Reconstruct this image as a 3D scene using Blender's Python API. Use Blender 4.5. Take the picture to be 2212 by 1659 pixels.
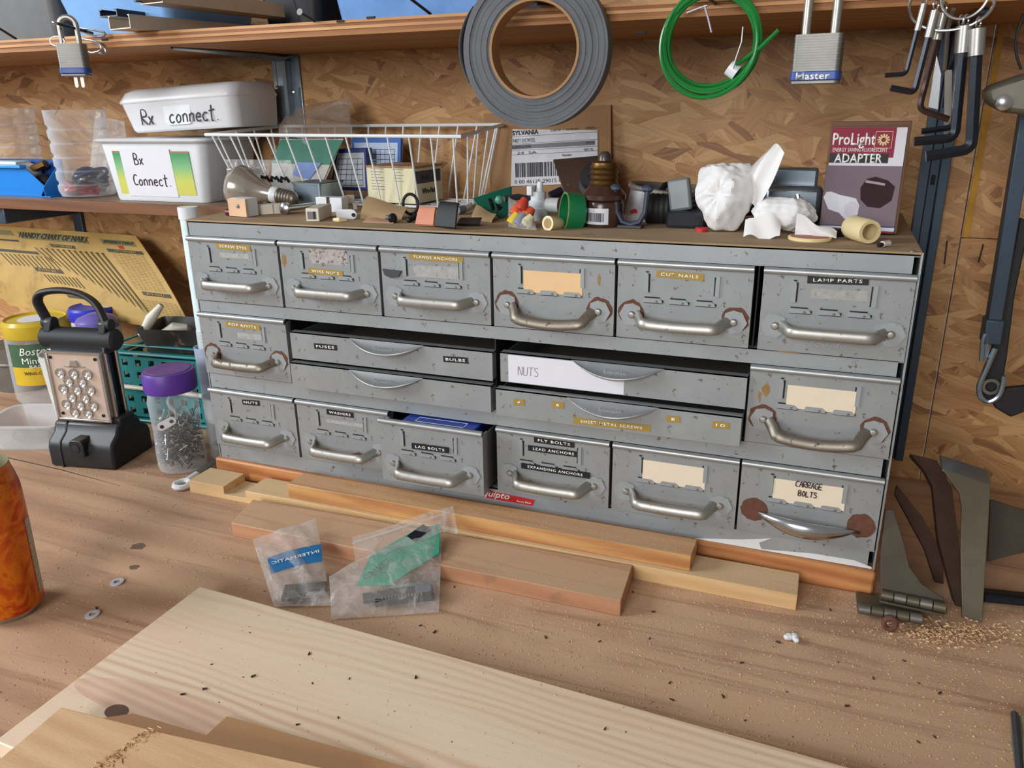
import bpy, bmesh, math, random
from mathutils import Vector, Matrix, Euler
for o in list(bpy.data.objects): bpy.data.objects.remove(o)
random.seed(7)
PI = math.pi
scene = bpy.context.scene
COL = scene.collection
# ------------------------------------------------------------ camera
F, PITCH, ROLL, YAW = 1722.635, math.radians(19.1565), math.radians(-.8196), math.radians(-21.5848)
CAM = Vector((.77902, -.82220, .49807))
fw = Vector((math.sin(YAW)*math.cos(PITCH), math.cos(YAW)*math.cos(PITCH), -math.sin(PITCH)))
r0 = Vector((math.cos(YAW), -math.sin(YAW), 0)); u0 = r0.cross(fw)
RT = math.cos(ROLL)*r0+math.sin(ROLL)*u0; UP = -math.sin(ROLL)*r0+math.cos(ROLL)*u0
cd = bpy.data.cameras.new('camera'); cam = bpy.data.objects.new('camera', cd); COL.objects.link(cam)
cd.sensor_fit = 'HORIZONTAL'; cd.sensor_width = 36; cd.lens = F/2212*36; cd.clip_start = .01
M = Matrix((RT, UP, -fw)).transposed().to_4x4(); M.translation = CAM; cam.matrix_world = M
scene.camera = cam
def at(x, y, X=None, Y=None, Z=None):
    "a photo pixel carried out to a real plane of the bench (X, Y or Z = const)"
    d = fw+RT*((x-1106)/F)+UP*((829.5-y)/F)
    if Y is not None: t = (Y-CAM.y)/d.y
    elif Z is not None: t = (Z-CAM.z)/d.z
    else: t = (X-CAM.x)/d.x
    return CAM+t*d
# ------------------------------------------------------------ light
def lin(c): return tuple((v/12.92 if v <= .04045 else ((v+.055)/1.055)**2.4) for v in (k/255 for k in c))+(1,)
w = bpy.data.worlds.new('world'); scene.world = w; w.use_nodes = True
w.node_tree.nodes['Background'].inputs[0].default_value = (1, .975, .95, 1)
w.node_tree.nodes['Background'].inputs[1].default_value = .26
def area(name, loc, target, sx, sy, power, color):
    l = bpy.data.lights.new(name, 'AREA'); l.shape = 'RECTANGLE'; l.size = sx; l.size_y = sy; l.energy = power; l.color = color
    o = bpy.data.objects.new(name, l); COL.objects.link(o); o.location = loc
    o.rotation_euler = (Vector(target)-Vector(loc)).to_track_quat('-Z', 'Y').to_euler(); return o
area('side_window_light', (-1.75, -1.15, 1.2), (.35, -.1, .15), 1.0, .9, 60, (.87, .94, 1))
area('open_door_light', (.2, -3.0, 1.1), (.4, 0, .3), 1.2, 1.0, 60, (.98, .99, 1))
scene.view_settings.view_transform = 'Standard'; scene.view_settings.look = 'None'
scene.view_settings.exposure = -.12; scene.view_settings.gamma = 1; scene.view_settings.use_curve_mapping = False
# ------------------------------------------------------------ mesh helpers
def rotm(x=0, y=0, z=0): return Euler((math.radians(x), math.radians(y), math.radians(z))).to_matrix().to_4x4()
def tr(*v): return Matrix.Translation(Vector(v))
def full(o):
    m = o.matrix_basis.copy(); p = o.parent
    while p: m = p.matrix_basis @ m; p = p.parent
    return m
class MB:
    def __init__(s): s.v = []; s.f = []; s.m = []
    def add(s, vs, fs, M=None, mi=0):
        b = len(s.v); s.v += [(M @ Vector(v)) if M is not None else Vector(v) for v in vs]
        s.f += [tuple(i+b for i in f) for f in fs]; s.m += [mi]*len(fs); return s
    def box(s, x0, x1, y0, y1, z0, z1, M=None, mi=0, taper=(1, 1)):
        cx, cy = (x0+x1)/2, (y0+y1)/2; tx, ty = taper
        q = lambda x, y, z: (cx+(x-cx)*(tx if z == z1 else 1), cy+(y-cy)*(ty if z == z1 else 1), z)
        vs = [q(x, y, z) for z in (z0, z1) for x, y in ((x0, y0), (x1, y0), (x1, y1), (x0, y1))]
        return s.add(vs, [(3, 2, 1, 0), (4, 5, 6, 7), (0, 1, 5, 4), (1, 2, 6, 5), (2, 3, 7, 6), (3, 0, 4, 7)], M, mi)
    def prism(s, pts, d0, d1, plane='xy', M=None, mi=0):
        "polygon pts (ccw) extruded along the third axis"
        n = len(pts); P = {'xy': lambda a, b, c: (a, b, c), 'xz': lambda a, b, c: (a, c, b), 'yz': lambda a, b, c: (c, a, b)}[plane]
        vs = [P(a, b, d0) for a, b in pts]+[P(a, b, d1) for a, b in pts]
        fs = [tuple(range(n))[::-1], tuple(range(n, 2*n))]+[(i, (i+1) % n, n+(i+1) % n, n+i) for i in range(n)]
        return s.add(vs, fs, M, mi)
    def tube(s, path, r, seg=8, closed=False, flat=1, M=None, mi=0, up=None, twist=0):
        path = [Vector(p) for p in path]; n = len(path); rs = r if isinstance(r, (list, tuple)) else [r]*n
        tg = []
        for i in range(n):
            a = path[(i-1) % n] if (closed or i) else path[i]; b = path[(i+1) % n] if (closed or i < n-1) else path[i]
            t = (b-a); tg.append(t.normalized() if t.length > 1e-9 else Vector((0, 0, 1)))
        nv = Vector(up) if up else (Vector((0, 0, 1)) if abs(tg[0].z) < .9 else Vector((1, 0, 0)))
        vs = []; 
        for i in range(n):
            nv = (nv-tg[i]*nv.dot(tg[i]))
            nv = nv.normalized() if nv.length > 1e-6 else tg[i].orthogonal().normalized()
            bv = tg[i].cross(nv)
            for k in range(seg):
                a = 2*PI*k/seg+twist; vs.append(path[i]+(nv*math.cos(a)*flat+bv*math.sin(a))*rs[i])
        fs = []
        for i in range(n if closed else n-1):
            j = (i+1) % n
            for k in range(seg):
                l = (k+1) % seg; fs.append((i*seg+k, i*seg+l, j*seg+l, j*seg+k))
        if not closed: fs += [tuple(range(seg)), tuple((n-1)*seg+k for k in range(seg))[::-1]]
        return s.add(vs, fs, M, mi)
    def lathe(s, prof, seg=24, M=None, mi=0, caps=True, wob=None):
        "profile (r, z) turned about z; prof may go up outside and come back inside"
        vs = []; n = len(prof)
        for i, (r, z) in enumerate(prof):
            for k in range(seg):
                a = 2*PI*k/seg; rr = r*(wob(a, z) if wob else 1); vs.append((rr*math.cos(a), rr*math.sin(a), z))
        fs = [(i*seg+k, i*seg+(k+1) % seg, (i+1)*seg+(k+1) % seg, (i+1)*seg+k) for i in range(n-1) for k in range(seg)]
        if caps:
            if prof[0][0] > 1e-6: fs.append(tuple(range(seg))[::-1])
            if prof[-1][0] > 1e-6: fs.append(tuple((n-1)*seg+k for k in range(seg)))
        return s.add(vs, fs, M, mi)
    def grid(s, fn, nu, nv, M=None, mi=0, closeu=False, back=0):
        "fn(u,v) -> point, u,v in 0..1; back = thickness along the mean normal"
        vs = [Vector(fn(i/nu, j/nv)) for j in range(nv+1) for i in range(nu+1 if not closeu else nu)]
        c = nu+1 if not closeu else nu; fs = []
        for j in range(nv):
            for i in range(nu):
                k = (i+1) % c; fs.append((j*c+i, j*c+k, (j+1)*c+k, (j+1)*c+i))
        if back:
            nn = Vector((0, 0, 0))
            for f in fs: nn += (vs[f[1]]-vs[f[0]]).cross(vs[f[3]]-vs[f[0]])
            nn.normalize(); b = len(vs); ring = [i for i in range(c)]+[j*c+c-1 for j in range(1, nv+1)]+[nv*c+i for i in range(c-2, -1, -1)]+[j*c for j in range(nv-1, 0, -1)]
            vs += [v-nn*back for v in vs]; fs2 = [tuple(b+i for i in f)[::-1] for f in fs]
            fs = fs+fs2+[(ring[i], b+ring[i], b+ring[(i+1) % len(ring)], ring[(i+1) % len(ring)]) for i in range(len(ring))]
        return s.add(vs, fs, M, mi)
    def ball(s, c, r, seg=10, M=None, mi=0, sc=(1, 1, 1)):
        n = max(4, seg//2); pr = [(math.sin(PI*i/n), -math.cos(PI*i/n)) for i in range(n+1)]
        T = tr(*c) @ Matrix.Diagonal((r*sc[0], r*sc[1], r*sc[2], 1))
        return s.lathe(pr, seg, (M @ T) if M is not None else T, mi)
    def mesh(s, name, mats, ang=35, smooth=True, weld=True):
        me = bpy.data.meshes.new(name); me.from_pydata([tuple(v) for v in s.v], [], s.f)
        for m in mats: me.materials.append(m)
        me.polygons.foreach_set('material_index', s.m)
        if weld:
            bm = bmesh.new(); bm.from_mesh(me); bmesh.ops.remove_doubles(bm, verts=bm.verts, dist=1e-6)
            bmesh.ops.dissolve_degenerate(bm, dist=1e-7, edges=bm.edges)
            bmesh.ops.recalc_face_normals(bm, faces=bm.faces); bm.to_mesh(me); bm.free()
        me.polygons.foreach_set('use_smooth', [smooth]*len(me.polygons))
        if smooth and ang < 179: me.set_sharp_from_angle(angle=math.radians(ang))
        me.update(); return me
    def build(s, name, mats, parent=None, world=True, ang=35, smooth=True, bevel=0, weld=True, **kw):
        if not isinstance(mats, (list, tuple)): mats = [mats]
        if parent is not None and world:
            iv = full(parent).inverted(); s.v = [iv @ Vector(v) for v in s.v]; loc = None
        elif parent is None:
            lo = [min(v[i] for v in s.v) for i in range(3)]; hi = [max(v[i] for v in s.v) for i in range(3)]
            loc = Vector(((lo[0]+hi[0])/2, (lo[1]+hi[1])/2, lo[2])); s.v = [Vector(v)-loc for v in s.v]
        else: loc = None
        o = bpy.data.objects.new(name, s.mesh(name, mats, ang, smooth, weld)); COL.objects.link(o)
        if loc is not None: o.location = loc
        if parent is not None: o.parent = parent
        if bevel:
            b = o.modifiers.new('bevel', 'BEVEL'); b.width = bevel; b.segments = 2; b.limit_method = 'ANGLE'; b.angle_limit = math.radians(40)
        return tag(o, **kw) if kw else o
def tag(o, label=None, cat=None, group=None, kind=None):
    if label: o['label'] = label
    if cat: o['category'] = cat
    if group: o['group'] = group
    if kind: o['kind'] = kind
    return o
def thing(name, loc, label, cat, group=None, rz=0, rot=None):
    o = bpy.data.objects.new(name, None); COL.objects.link(o); o.empty_display_size = .02
    o.location = loc; o.rotation_euler = rot if rot else (0, 0, math.radians(rz))
    return tag(o, label, cat, group)
def inst(name, me, parent, M=None):
    "another object on shared mesh data"
    o = bpy.data.objects.new(name, me); COL.objects.link(o); o.parent = parent
    if M is not None: o.matrix_basis = M
    return o
FRONT = Matrix(((1, 0, 0, 0), (0, 0, -1, 0), (0, 1, 0, 0), (0, 0, 0, 1)))   # text xy -> world xz, facing -y
def text(name, body, mat, parent, M, size=.01, width=None, ext=.0003, shear=0, bend=None, bold=0, world=True, spacing=1):
    cu = bpy.data.curves.new('t', 'FONT'); cu.body = body; cu.size = 1; cu.align_x = 'CENTER'; cu.align_y = 'CENTER'
    cu.resolution_u = 2; cu.shear = shear; cu.space_character = spacing; cu.offset = bold; cu.extrude = 0
    ob = bpy.data.objects.new('t', cu); me = bpy.data.meshes.new_from_object(ob)
    bpy.data.objects.remove(ob); bpy.data.curves.remove(cu)
    xs = [v.co.x for v in me.vertices]; ys = [v.co.y for v in me.vertices]
    cx, cy = (min(xs)+max(xs))/2, (min(ys)+max(ys))/2; sx = (width/(max(xs)-min(xs))) if width else size
    sy = size
    bm = bmesh.new(); bm.from_mesh(me)
    r = bmesh.ops.extrude_face_region(bm, geom=list(bm.faces))
    for e in r['geom']:
        if isinstance(e, bmesh.types.BMVert): e.co.z += 1
    bmesh.ops.recalc_face_normals(bm, faces=bm.faces)
    iv = full(parent).inverted() if world else Matrix.Identity(4)
    for v in bm.verts:
        c = Vector(((v.co.x-cx)*sx, (v.co.y-cy)*sy, v.co.z*ext))
        if bend: a = c.x/bend; c = Vector((math.sin(a)*(bend+c.z), c.y, math.cos(a)*(bend+c.z)-bend))
        v.co = iv @ (M @ c)
    bm.to_mesh(me); bm.free(); me.materials.clear(); me.materials.append(mat); me.name = name
    o = bpy.data.objects.new(name, me); COL.objects.link(o); o.parent = parent; return o
GL = {'R': [[(0, 0), (0, 1), (.4, .95), (.42, .6), (0, .5), (.5, 0)]], 'x': [[(0, .55), (.4, 0)], [(.4, .58), (0, 0)]], 'X': [[(0, 1), (.5, 0)], [(.5, 1), (0, 0)]],
 'c': [[(.38, .5), (.2, .58), (0, .35), (.05, .08), (.22, 0), (.4, .1)]], 'o': [[(.2, .56), (0, .3), (.12, 0), (.36, .12), (.38, .42), (.2, .56)]],
 'n': [[(0, 0), (.02, .55)], [(.02, .4), (.2, .58), (.36, .45), (.38, 0)]], 'e': [[(.02, .3), (.38, .34), (.24, .58), (.02, .4), (.05, .08), (.25, 0), (.4, .1)]],
 't': [[(.18, 1.05), (.16, .05), (.3, 0)], [(-.04, .66), (.44, .74)]], '.': [[(.05, 0), (.09, .03)]], 'B': [[(0, 0), (0, 1), (.35, .9), (.3, .58), (0, .52), (.42, .38), (.38, .05), (0, 0)]],
 'C': [[(.45, .9), (.2, 1), (0, .6), (.1, .1), (.45, .08)]], 'A': [[(0, 0), (.25, 1), (.5, 0)], [(.1, .4), (.42, .42)]], 'G': [[(.45, .9), (.15, 1), (0, .5), (.15, .02), (.48, .1), (.48, .45), (.25, .45)]],
 'E': [[(.45, 1), (0, .95), (.02, .5), (.38, .52)], [(.02, .5), (0, 0), (.48, .03)]], 'L': [[(0, 1), (0, 0), (.42, .05)]], 'T': [[(.22, 1), (.22, 0)], [(-.05, .95), (.5, 1)]],
 'S': [[(.42, .9), (.15, 1), (.02, .75), (.4, .4), (.35, .05), (0, .08)]], 'N': [[(0, 0), (0, 1), (.42, 0), (.44, 1)]], 'U': [[(0, 1), (.02, .15), (.2, 0), (.42, .2), (.44, 1)]], 'O': [[(.22, 1), (0, .5), (.2, 0), (.44, .45), (.22, 1)]],
 'i': [[(.05, 0), (.05, .5)]], ' ': []}
def smoothp(p, n=4):
    if len(p) < 3: return p
    out = []
    for i in range(len(p)-1):
        a, b, c, d = p[max(i-1, 0)], p[i], p[i+1], p[min(i+2, len(p)-1)]
        for k in range(n):
            t = k/n; out.append(tuple(.5*((2*b[j])+(-a[j]+c[j])*t+(2*a[j]-5*b[j]+4*c[j]-d[j])*t*t+(-a[j]+3*b[j]-3*c[j]+d[j])*t**3) for j in range(len(b))))
    return out+[p[-1]]
def hand(name, body, mat, parent, M, size, r, adv=.62, slant=.05, world=True):
    "hand lettering: pen strokes laid on the surface"
    mb = MB(); x = 0; wd = sum((.35 if c in ' .' else adv) for c in body)
    for c in body:
        for st in GL[c]:
            mb.tube([((x+a-wd/2+b*slant)*size, (b-.5)*size, r*.15) for a, b in smoothp(st)], r, 6, flat=.35, M=M, up=(0, 0, 1))
        x += .35 if c in ' .' else adv
    return mb.build(name, mat, parent, world=world, weld=False)
def arc(cx, cy, r, a0, a1, n): return [(cx+r*math.cos(math.radians(a0+(a1-a0)*i/n)), cy+r*math.sin(math.radians(a0+(a1-a0)*i/n))) for i in range(n+1)]
def rrect(x0, x1, y0, y1, r, n=4):
    return arc(x1-r, y0+r, r, -90, 0, n)+arc(x1-r, y1-r, r, 0, 90, n)+arc(x0+r, y1-r, r, 90, 180, n)+arc(x0+r, y0+r, r, 180, 270, n)
def tub_shell(mb, bot, top, h, t, r=.006, lip=0, M=None, mi=0, n=4):
    "open rounded-rectangle container: (w,d) at bottom and top, height, wall"
    def ring(w, d, z, rr): return [(a, b, z) for a, b in rrect(-w/2, w/2, -d/2, d/2, min(rr, w/2-.0005, d/2-.0005), n)]
    rings = [ring(bot[0], bot[1], 0, r), ring(top[0], top[1], h, r)]
    if lip: rings += [ring(top[0]+2*lip, top[1]+2*lip, h, r+lip), ring(top[0]+2*lip, top[1]+2*lip, h+.002, r+lip)]
    rings += [ring(top[0]-2*t, top[1]-2*t, h+(.002 if lip else 0), max(r-t, .001)), ring(bot[0]-2*t, bot[1]-2*t, t, max(r-t, .001))]
    c = len(rings[0]); vs = [p for R in rings for p in R]; L = len(rings)
    fs = [(j*c+i, j*c+(i+1) % c, (j+1)*c+(i+1) % c, (j+1)*c+i) for j in range(L-1) for i in range(c)]
    fs += [tuple(range(c))[::-1], tuple((L-1)*c+i for i in range(c))]
    return mb.add(vs, fs, M, mi)
# ------------------------------------------------------------ materials
def nt(name):
    m = bpy.data.materials.new(name); m.use_nodes = True; t = m.node_tree; b = t.nodes['Principled BSDF']; return m, t, b
def ramp(t, fac, stops, interp='LINEAR'):
    r = t.nodes.new('ShaderNodeValToRGB'); e = r.color_ramp.elements; r.color_ramp.interpolation = interp
    while len(e) < len(stops): e.new(.5)
    for k, (p, c) in zip(e, stops): k.position = p; k.color = c
    t.links.new(fac, r.inputs[0]); return r.outputs[0]
def node(t, kind, **kw):
    n = t.nodes.new(kind)
    for k, v in kw.items():
        if k in n.inputs: 
            if isinstance(v, bpy.types.NodeSocket): t.links.new(v, n.inputs[k])
            else: n.inputs[k].default_value = v
        else: setattr(n, k, v)
    return n
def coords(t, scale=(1, 1, 1), rot=(0, 0, 0), src='Object'):
    tc = t.nodes.new('ShaderNodeTexCoord'); mp = t.nodes.new('ShaderNodeMapping')
    mp.inputs['Scale'].default_value = scale; mp.inputs['Rotation'].default_value = tuple(math.radians(a) for a in rot)
    t.links.new(tc.outputs[src], mp.inputs[0]); return mp.outputs[0]
def mixc(t, fac, a, b, mode='MIX'):
    m = t.nodes.new('ShaderNodeMix'); m.data_type = 'RGBA'; m.blend_type = mode
    for s, v in ((0, fac), (6, a), (7, b)):
        if isinstance(v, bpy.types.NodeSocket): t.links.new(v, m.inputs[s])
        else: m.inputs[s].default_value = v
    return m.outputs[2]
def math_(t, op, a, b=0, clamp=False):
    m = t.nodes.new('ShaderNodeMath'); m.operation = op; m.use_clamp = clamp
    for i, v in ((0, a), (1, b)):
        if isinstance(v, bpy.types.NodeSocket): t.links.new(v, m.inputs[i])
        else: m.inputs[i].default_value = v
    return m.outputs[0]
def noise(t, co, scale, detail=4, rough=.55, dist=0):
    return node(t, 'ShaderNodeTexNoise', Vector=co, Scale=scale, Detail=detail, Roughness=rough, Distortion=dist).outputs[0]
def bump(t, b, h, strength, dist=.001):
    n = t.nodes.new('ShaderNodeBump'); n.inputs['Strength'].default_value = strength; n.inputs['Distance'].default_value = dist
    t.links.new(h, n.inputs['Height']); t.links.new(n.outputs[0], b.inputs['Normal'])
def sc(c, k): return tuple(min(1, v*k) for v in c[:3])+(1,)
def pm(name, rgb, rough=.5, metal=0, var=.12, scale=40, bmp=0, bscale=200, spot=None, dust=None, spec=None, coat=0):
    "plain surface: base colour with mottle, optional spots (rgb, threshold, scale) and settled dust (rgb, amount)"
    m, t, b = nt(name); c = lin(rgb); co = coords(t)
    n1 = noise(t, co, scale, 5, .6)
    col = ramp(t, n1, [(.25, sc(c, 1-var)), (.75, sc(c, 1+var))])
    if spot:
        s = ramp(t, noise(t, co, spot[2], 6, .7), [(spot[1], (0, 0, 0, 1)), (spot[1]+.05, (1, 1, 1, 1))])
        col = mixc(t, s, col, lin(spot[0])); b.inputs['Metallic'].default_value = metal
        if metal: t.links.new(math_(t, 'MULTIPLY', math_(t, 'SUBTRACT', 1, s), metal), b.inputs['Metallic'])
    else: b.inputs['Metallic'].default_value = metal
    if dust:
        g = t.nodes.new('ShaderNodeNewGeometry'); sep = t.nodes.new('ShaderNodeSeparateXYZ'); t.links.new(g.outputs['Normal'], sep.inputs[0])
        up = math_(t, 'MULTIPLY', ramp(t, sep.outputs[2], [(.35, (0, 0, 0, 1)), (.9, (1, 1, 1, 1))]), dust[1])
        up = math_(t, 'MULTIPLY', up, ramp(t, noise(t, co, 60, 6), [(.3, (.4, .4, .4, 1)), (.65, (1, 1, 1, 1))]))
        col = mixc(t, up, col, lin(dust[0]))
    t.links.new(col, b.inputs['Base Color']); b.inputs['Roughness'].default_value = rough
    if spec is not None: b.inputs['Specular IOR Level'].default_value = spec
    if coat: b.inputs['Coat Weight'].default_value = coat
    if bmp: bump(t, b, noise(t, co, bscale, 4), bmp)
    return m
def clear(name, rgb=(235, 240, 245), body=.12, rough=.08, edge=.6, wr=0, wscale=60):
    "thin clear plastic or glass sheet: see-through with a glossy, slightly milky face"
    m, t, b = nt(name); b.inputs['Base Color'].default_value = lin(rgb); b.inputs['Roughness'].default_value = rough
    out = t.nodes['Material Output']; tp = node(t, 'ShaderNodeBsdfTransparent'); mx = t.nodes.new('ShaderNodeMixShader')
    lw = node(t, 'ShaderNodeLayerWeight', Blend=.25); co = coords(t)
    f = math_(t, 'ADD', math_(t, 'MULTIPLY', lw.outputs['Facing'], edge), body, True)
    if wr:
        h = noise(t, co, wscale, 5, .6, 1.2); bump(t, b, h, wr, .003)
        f = math_(t, 'ADD', f, math_(t, 'MULTIPLY', ramp(t, h, [(.5, (0, 0, 0, 1)), (.68, (1, 1, 1, 1))]), .22), True)
    t.links.new(f, mx.inputs[0]); t.links.new(tp.outputs[0], mx.inputs[1]); t.links.new(b.outputs[0], mx.inputs[2]); t.links.new(mx.outputs[0], out.inputs[0])
    return m
def wood(name, light, dark, along='x', grain=60, ring=10, rough=.6, dust=0, knots=0, contrast=1, dustc=(196, 160, 120), stain=None, wavew=.45, dist=3.2, dgrad=0, dlo=.42, streak=None):
    m, t, b = nt(name); st = {'x': (1, 14, 14), 'y': (14, 1, 14), 'z': (14, 14, 1)}[along]
    tc = t.nodes.new('ShaderNodeTexCoord'); P = tc.outputs['Object']
    mp = node(t, 'ShaderNodeMapping', Vector=P); mp.inputs['Scale'].default_value = st; co = mp.outputs[0]
    n1 = noise(t, co, ring*.35, 3, .5, .6)
    wv = node(t, 'ShaderNodeTexWave', Vector=co, Scale=ring*.3, Distortion=dist, Detail=3); wv.inputs['Detail Scale'].default_value = .6
    wv.bands_direction = 'DIAGONAL'
    fine = noise(t, co, grain, 3, .6)
    g = math_(t, 'ADD', math_(t, 'MULTIPLY', wv.outputs['Fac'], wavew), math_(t, 'ADD', math_(t, 'MULTIPLY', n1, 1-wavew), math_(t, 'MULTIPLY', fine, .25)))
    col = ramp(t, g, [(.5-.3/contrast, lin(light)), (.5+.45/contrast, lin(dark))])
    if stain:
        s = ramp(t, noise(t, P, stain[1], 5, .6, .5), [(stain[2], (0, 0, 0, 1)), (stain[2]+.1, (.75, .75, .75, 1))]); col = mixc(t, s, col, lin(stain[0]))
    if dust:
        d = ramp(t, math_(t, 'ADD', math_(t, 'MULTIPLY', noise(t, P, 9, 3), .6), math_(t, 'MULTIPLY', noise(t, P, 420, 4, .7), .5)), [(dlo, (0, 0, 0, 1)), (dlo+.22, (1, 1, 1, 1))])
        g_ = t.nodes.new('ShaderNodeNewGeometry'); sp_ = t.nodes.new('ShaderNodeSeparateXYZ'); t.links.new(g_.outputs['Normal'], sp_.inputs[0])
        d = math_(t, 'MULTIPLY', d, ramp(t, sp_.outputs[2], [(.5, (.08, .08, .08, 1)), (.9, (1, 1, 1, 1))]))
        if dgrad:
            sx_ = t.nodes.new('ShaderNodeSeparateXYZ'); t.links.new(P, sx_.inputs[0]); d = math_(t, 'MULTIPLY', d, ramp(t, math_(t, 'ADD', sx_.outputs[0], dgrad), [(0, (.3, .3, .3, 1)), (.55, (1, 1, 1, 1))]))
        col = mixc(t, math_(t, 'MULTIPLY', d, dust), col, lin(dustc))
    if streak:
        ms = node(t, 'ShaderNodeMapping', Vector=P); ms.inputs['Scale'].default_value = {'x': (1.6, 26, 26), 'y': (26, 1.6, 26)}[along]
        k_ = ramp(t, noise(t, ms.outputs[0], 1.3, 4, .6, 1.6), [(.5, (0, 0, 0, 1)), (.68, (1, 1, 1, 1))]); col = mixc(t, math_(t, 'MULTIPLY', k_, streak[1]), col, lin(streak[0]))
    t.links.new(col, b.inputs['Base Color']); b.inputs['Roughness'].default_value = rough
    bump(t, b, math_(t, 'ADD', fine, math_(t, 'MULTIPLY', noise(t, P, 500, 3), .8 if dust else .1)), .25, .0006)
    return m
def osb(name):
    m, t, b = nt(name); tc = t.nodes.new('ShaderNodeTexCoord'); sepn = t.nodes.new('ShaderNodeSeparateXYZ'); t.links.new(tc.outputs['Object'], sepn.inputs[0])
    cmb = t.nodes.new('ShaderNodeCombineXYZ'); t.links.new(sepn.outputs[0], cmb.inputs[0]); t.links.new(sepn.outputs[2], cmb.inputs[1]); P = cmb.outputs[0]
    wob = node(t, 'ShaderNodeTexNoise', Vector=P, Scale=16, Detail=2); va = t.nodes.new('ShaderNodeVectorMath'); va.operation = 'MULTIPLY_ADD'
    t.links.new(wob.outputs['Color'], va.inputs[0]); va.inputs[1].default_value = (.014, .014, 0); t.links.new(P, va.inputs[2])
    shades = [(.0, (178, 130, 78)), (.2, (190, 144, 92)), (.42, (168, 118, 68)), (.6, (206, 162, 108)), (.8, (184, 136, 84)), (.93, (128, 80, 42))]
    stops = [(p, lin(c)) for p, c in shades]; col = None; gr = None
    for i, (ang, sx, sy, seed) in enumerate(((86, 13, 60, 0), (-72, 13, 62, 3.3), (62, 14, 66, 7.7), (4, 13, 56, 11.1), (-48, 15, 74, 17.3), (38, 16, 80, 23.7), (-14, 15, 70, 31.9), (18, 20, 100, 41.3))):
        mp = node(t, 'ShaderNodeMapping', Vector=va.outputs[0]); mp.inputs['Rotation'].default_value = (0, 0, math.radians(ang)); mp.inputs['Location'].default_value = (seed, seed*.7, 0)
        m2 = node(t, 'ShaderNodeMapping', Vector=mp.outputs[0]); m2.inputs['Scale'].default_value = (sx, sy, 1)
        vo = node(t, 'ShaderNodeTexVoronoi', Vector=m2.outputs[0], Scale=1.0, Randomness=1.0); vo.voronoi_dimensions = '2D'
        sp = t.nodes.new('ShaderNodeSeparateColor'); t.links.new(vo.outputs['Color'], sp.inputs[0])
        c = ramp(t, sp.outputs[0], stops, 'CONSTANT')
        m3 = node(t, 'ShaderNodeMapping', Vector=mp.outputs[0]); m3.inputs['Scale'].default_value = (12, 330, 1)
        fib = noise(t, m3.outputs[0], 1.0, 3, .6)
        c = mixc(t, .3, c, ramp(t, fib, [(.3, lin((116, 72, 36))), (.72, lin((216, 174, 120)))]))
        if col is None: col = c
        else: col = mixc(t, math_(t, 'GREATER_THAN', sp.outputs[1], .64), col, c)
    dk = ramp(t, noise(t, P, 110, 4, .7, 1.5), [(.645, (0, 0, 0, 1)), (.70, (1, 1, 1, 1))]); col = mixc(t, math_(t, 'MULTIPLY', dk, .6), col, lin((82, 46, 26)))
    t.links.new(col, b.inputs['Base Color']); b.inputs['Roughness'].default_value = .55
    bump(t, b, col, .35, .002); return m
OSB = osb('osb_flakes')
BENCH = wood('bench_plywood', (202, 164, 128), (140, 98, 74), 'x', 60, 3, .7, dust=.85, contrast=.95, dustc=(200, 164, 130), stain=((124, 100, 92), 6, .66), wavew=.22, dist=6, dgrad=.12, dlo=.36, streak=((136, 98, 76), .6))
def pine_board():
    m, t, b = nt('new_pine'); tc = t.nodes.new('ShaderNodeTexCoord'); P = tc.outputs['Object']; sp = t.nodes.new('ShaderNodeSeparateXYZ'); t.links.new(P, sp.inputs[0])
    def n_(sx, sy, scale, det=3): mp = node(t, 'ShaderNodeMapping', Vector=P); mp.inputs['Scale'].default_value = (sx, sy, 1); return noise(t, mp.outputs[0], scale, det, .5)
    ph = math_(t, 'ADD', math_(t, 'MULTIPLY', sp.outputs[1], 620), math_(t, 'MULTIPLY', n_(1.6, 6, 1.6, 2), 34))
    ln = math_(t, 'MULTIPLY', math_(t, 'ADD', math_(t, 'SINE', ph), 1), .5)
    amp = ramp(t, n_(.6, 14, 1.0, 2), [(.40, (.04, .04, .04, 1)), (.60, (1, 1, 1, 1))])
    g = math_(t, 'MULTIPLY', math_(t, 'POWER', ln, 1.6), amp)
    base = ramp(t, n_(1, 8, 2.0), [(.3, lin((228, 206, 180))), (.7, lin((218, 190, 158)))])
    col = mixc(t, math_(t, 'MULTIPLY', g, .62), base, lin((186, 142, 104)))
    col = mixc(t, math_(t, 'MULTIPLY', n_(3, 60, 8), .25), col, lin((240, 224, 196)))
    d = ramp(t, noise(t, P, 260, 4, .7), [(.58, (0, 0, 0, 1)), (.7, (1, 1, 1, 1))]); col = mixc(t, math_(t, 'MULTIPLY', d, .3), col, lin((216, 184, 144)))
    t.links.new(col, b.inputs['Base Color']); b.inputs['Roughness'].default_value = .55; bump(t, b, math_(t, 'ADD', n_(6, 120, 6), math_(t, 'MULTIPLY', d, .6)), .2, .0006); return m
PINE = pine_board()
PINE2 = wood('aged_pine', (224, 190, 144), (188, 142, 96), 'x', 60, 8, .6, dust=.4, streak=((186, 140, 96), .45), dustc=(218, 186, 146), contrast=.9, wavew=.25)
PALE = wood('pale_pine', (222, 192, 142), (194, 152, 100), 'x', 60, 7, .6, dust=.8, contrast=1.1, streak=((188, 146, 96), .4), dustc=(206, 174, 134), wavew=.2, dlo=.3)
ORANGE = wood('orange_fir', (210, 150, 94), (166, 102, 56), 'x', 40, 8, .5, contrast=1.4, wavew=.3, streak=((150, 92, 50), .45))
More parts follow.
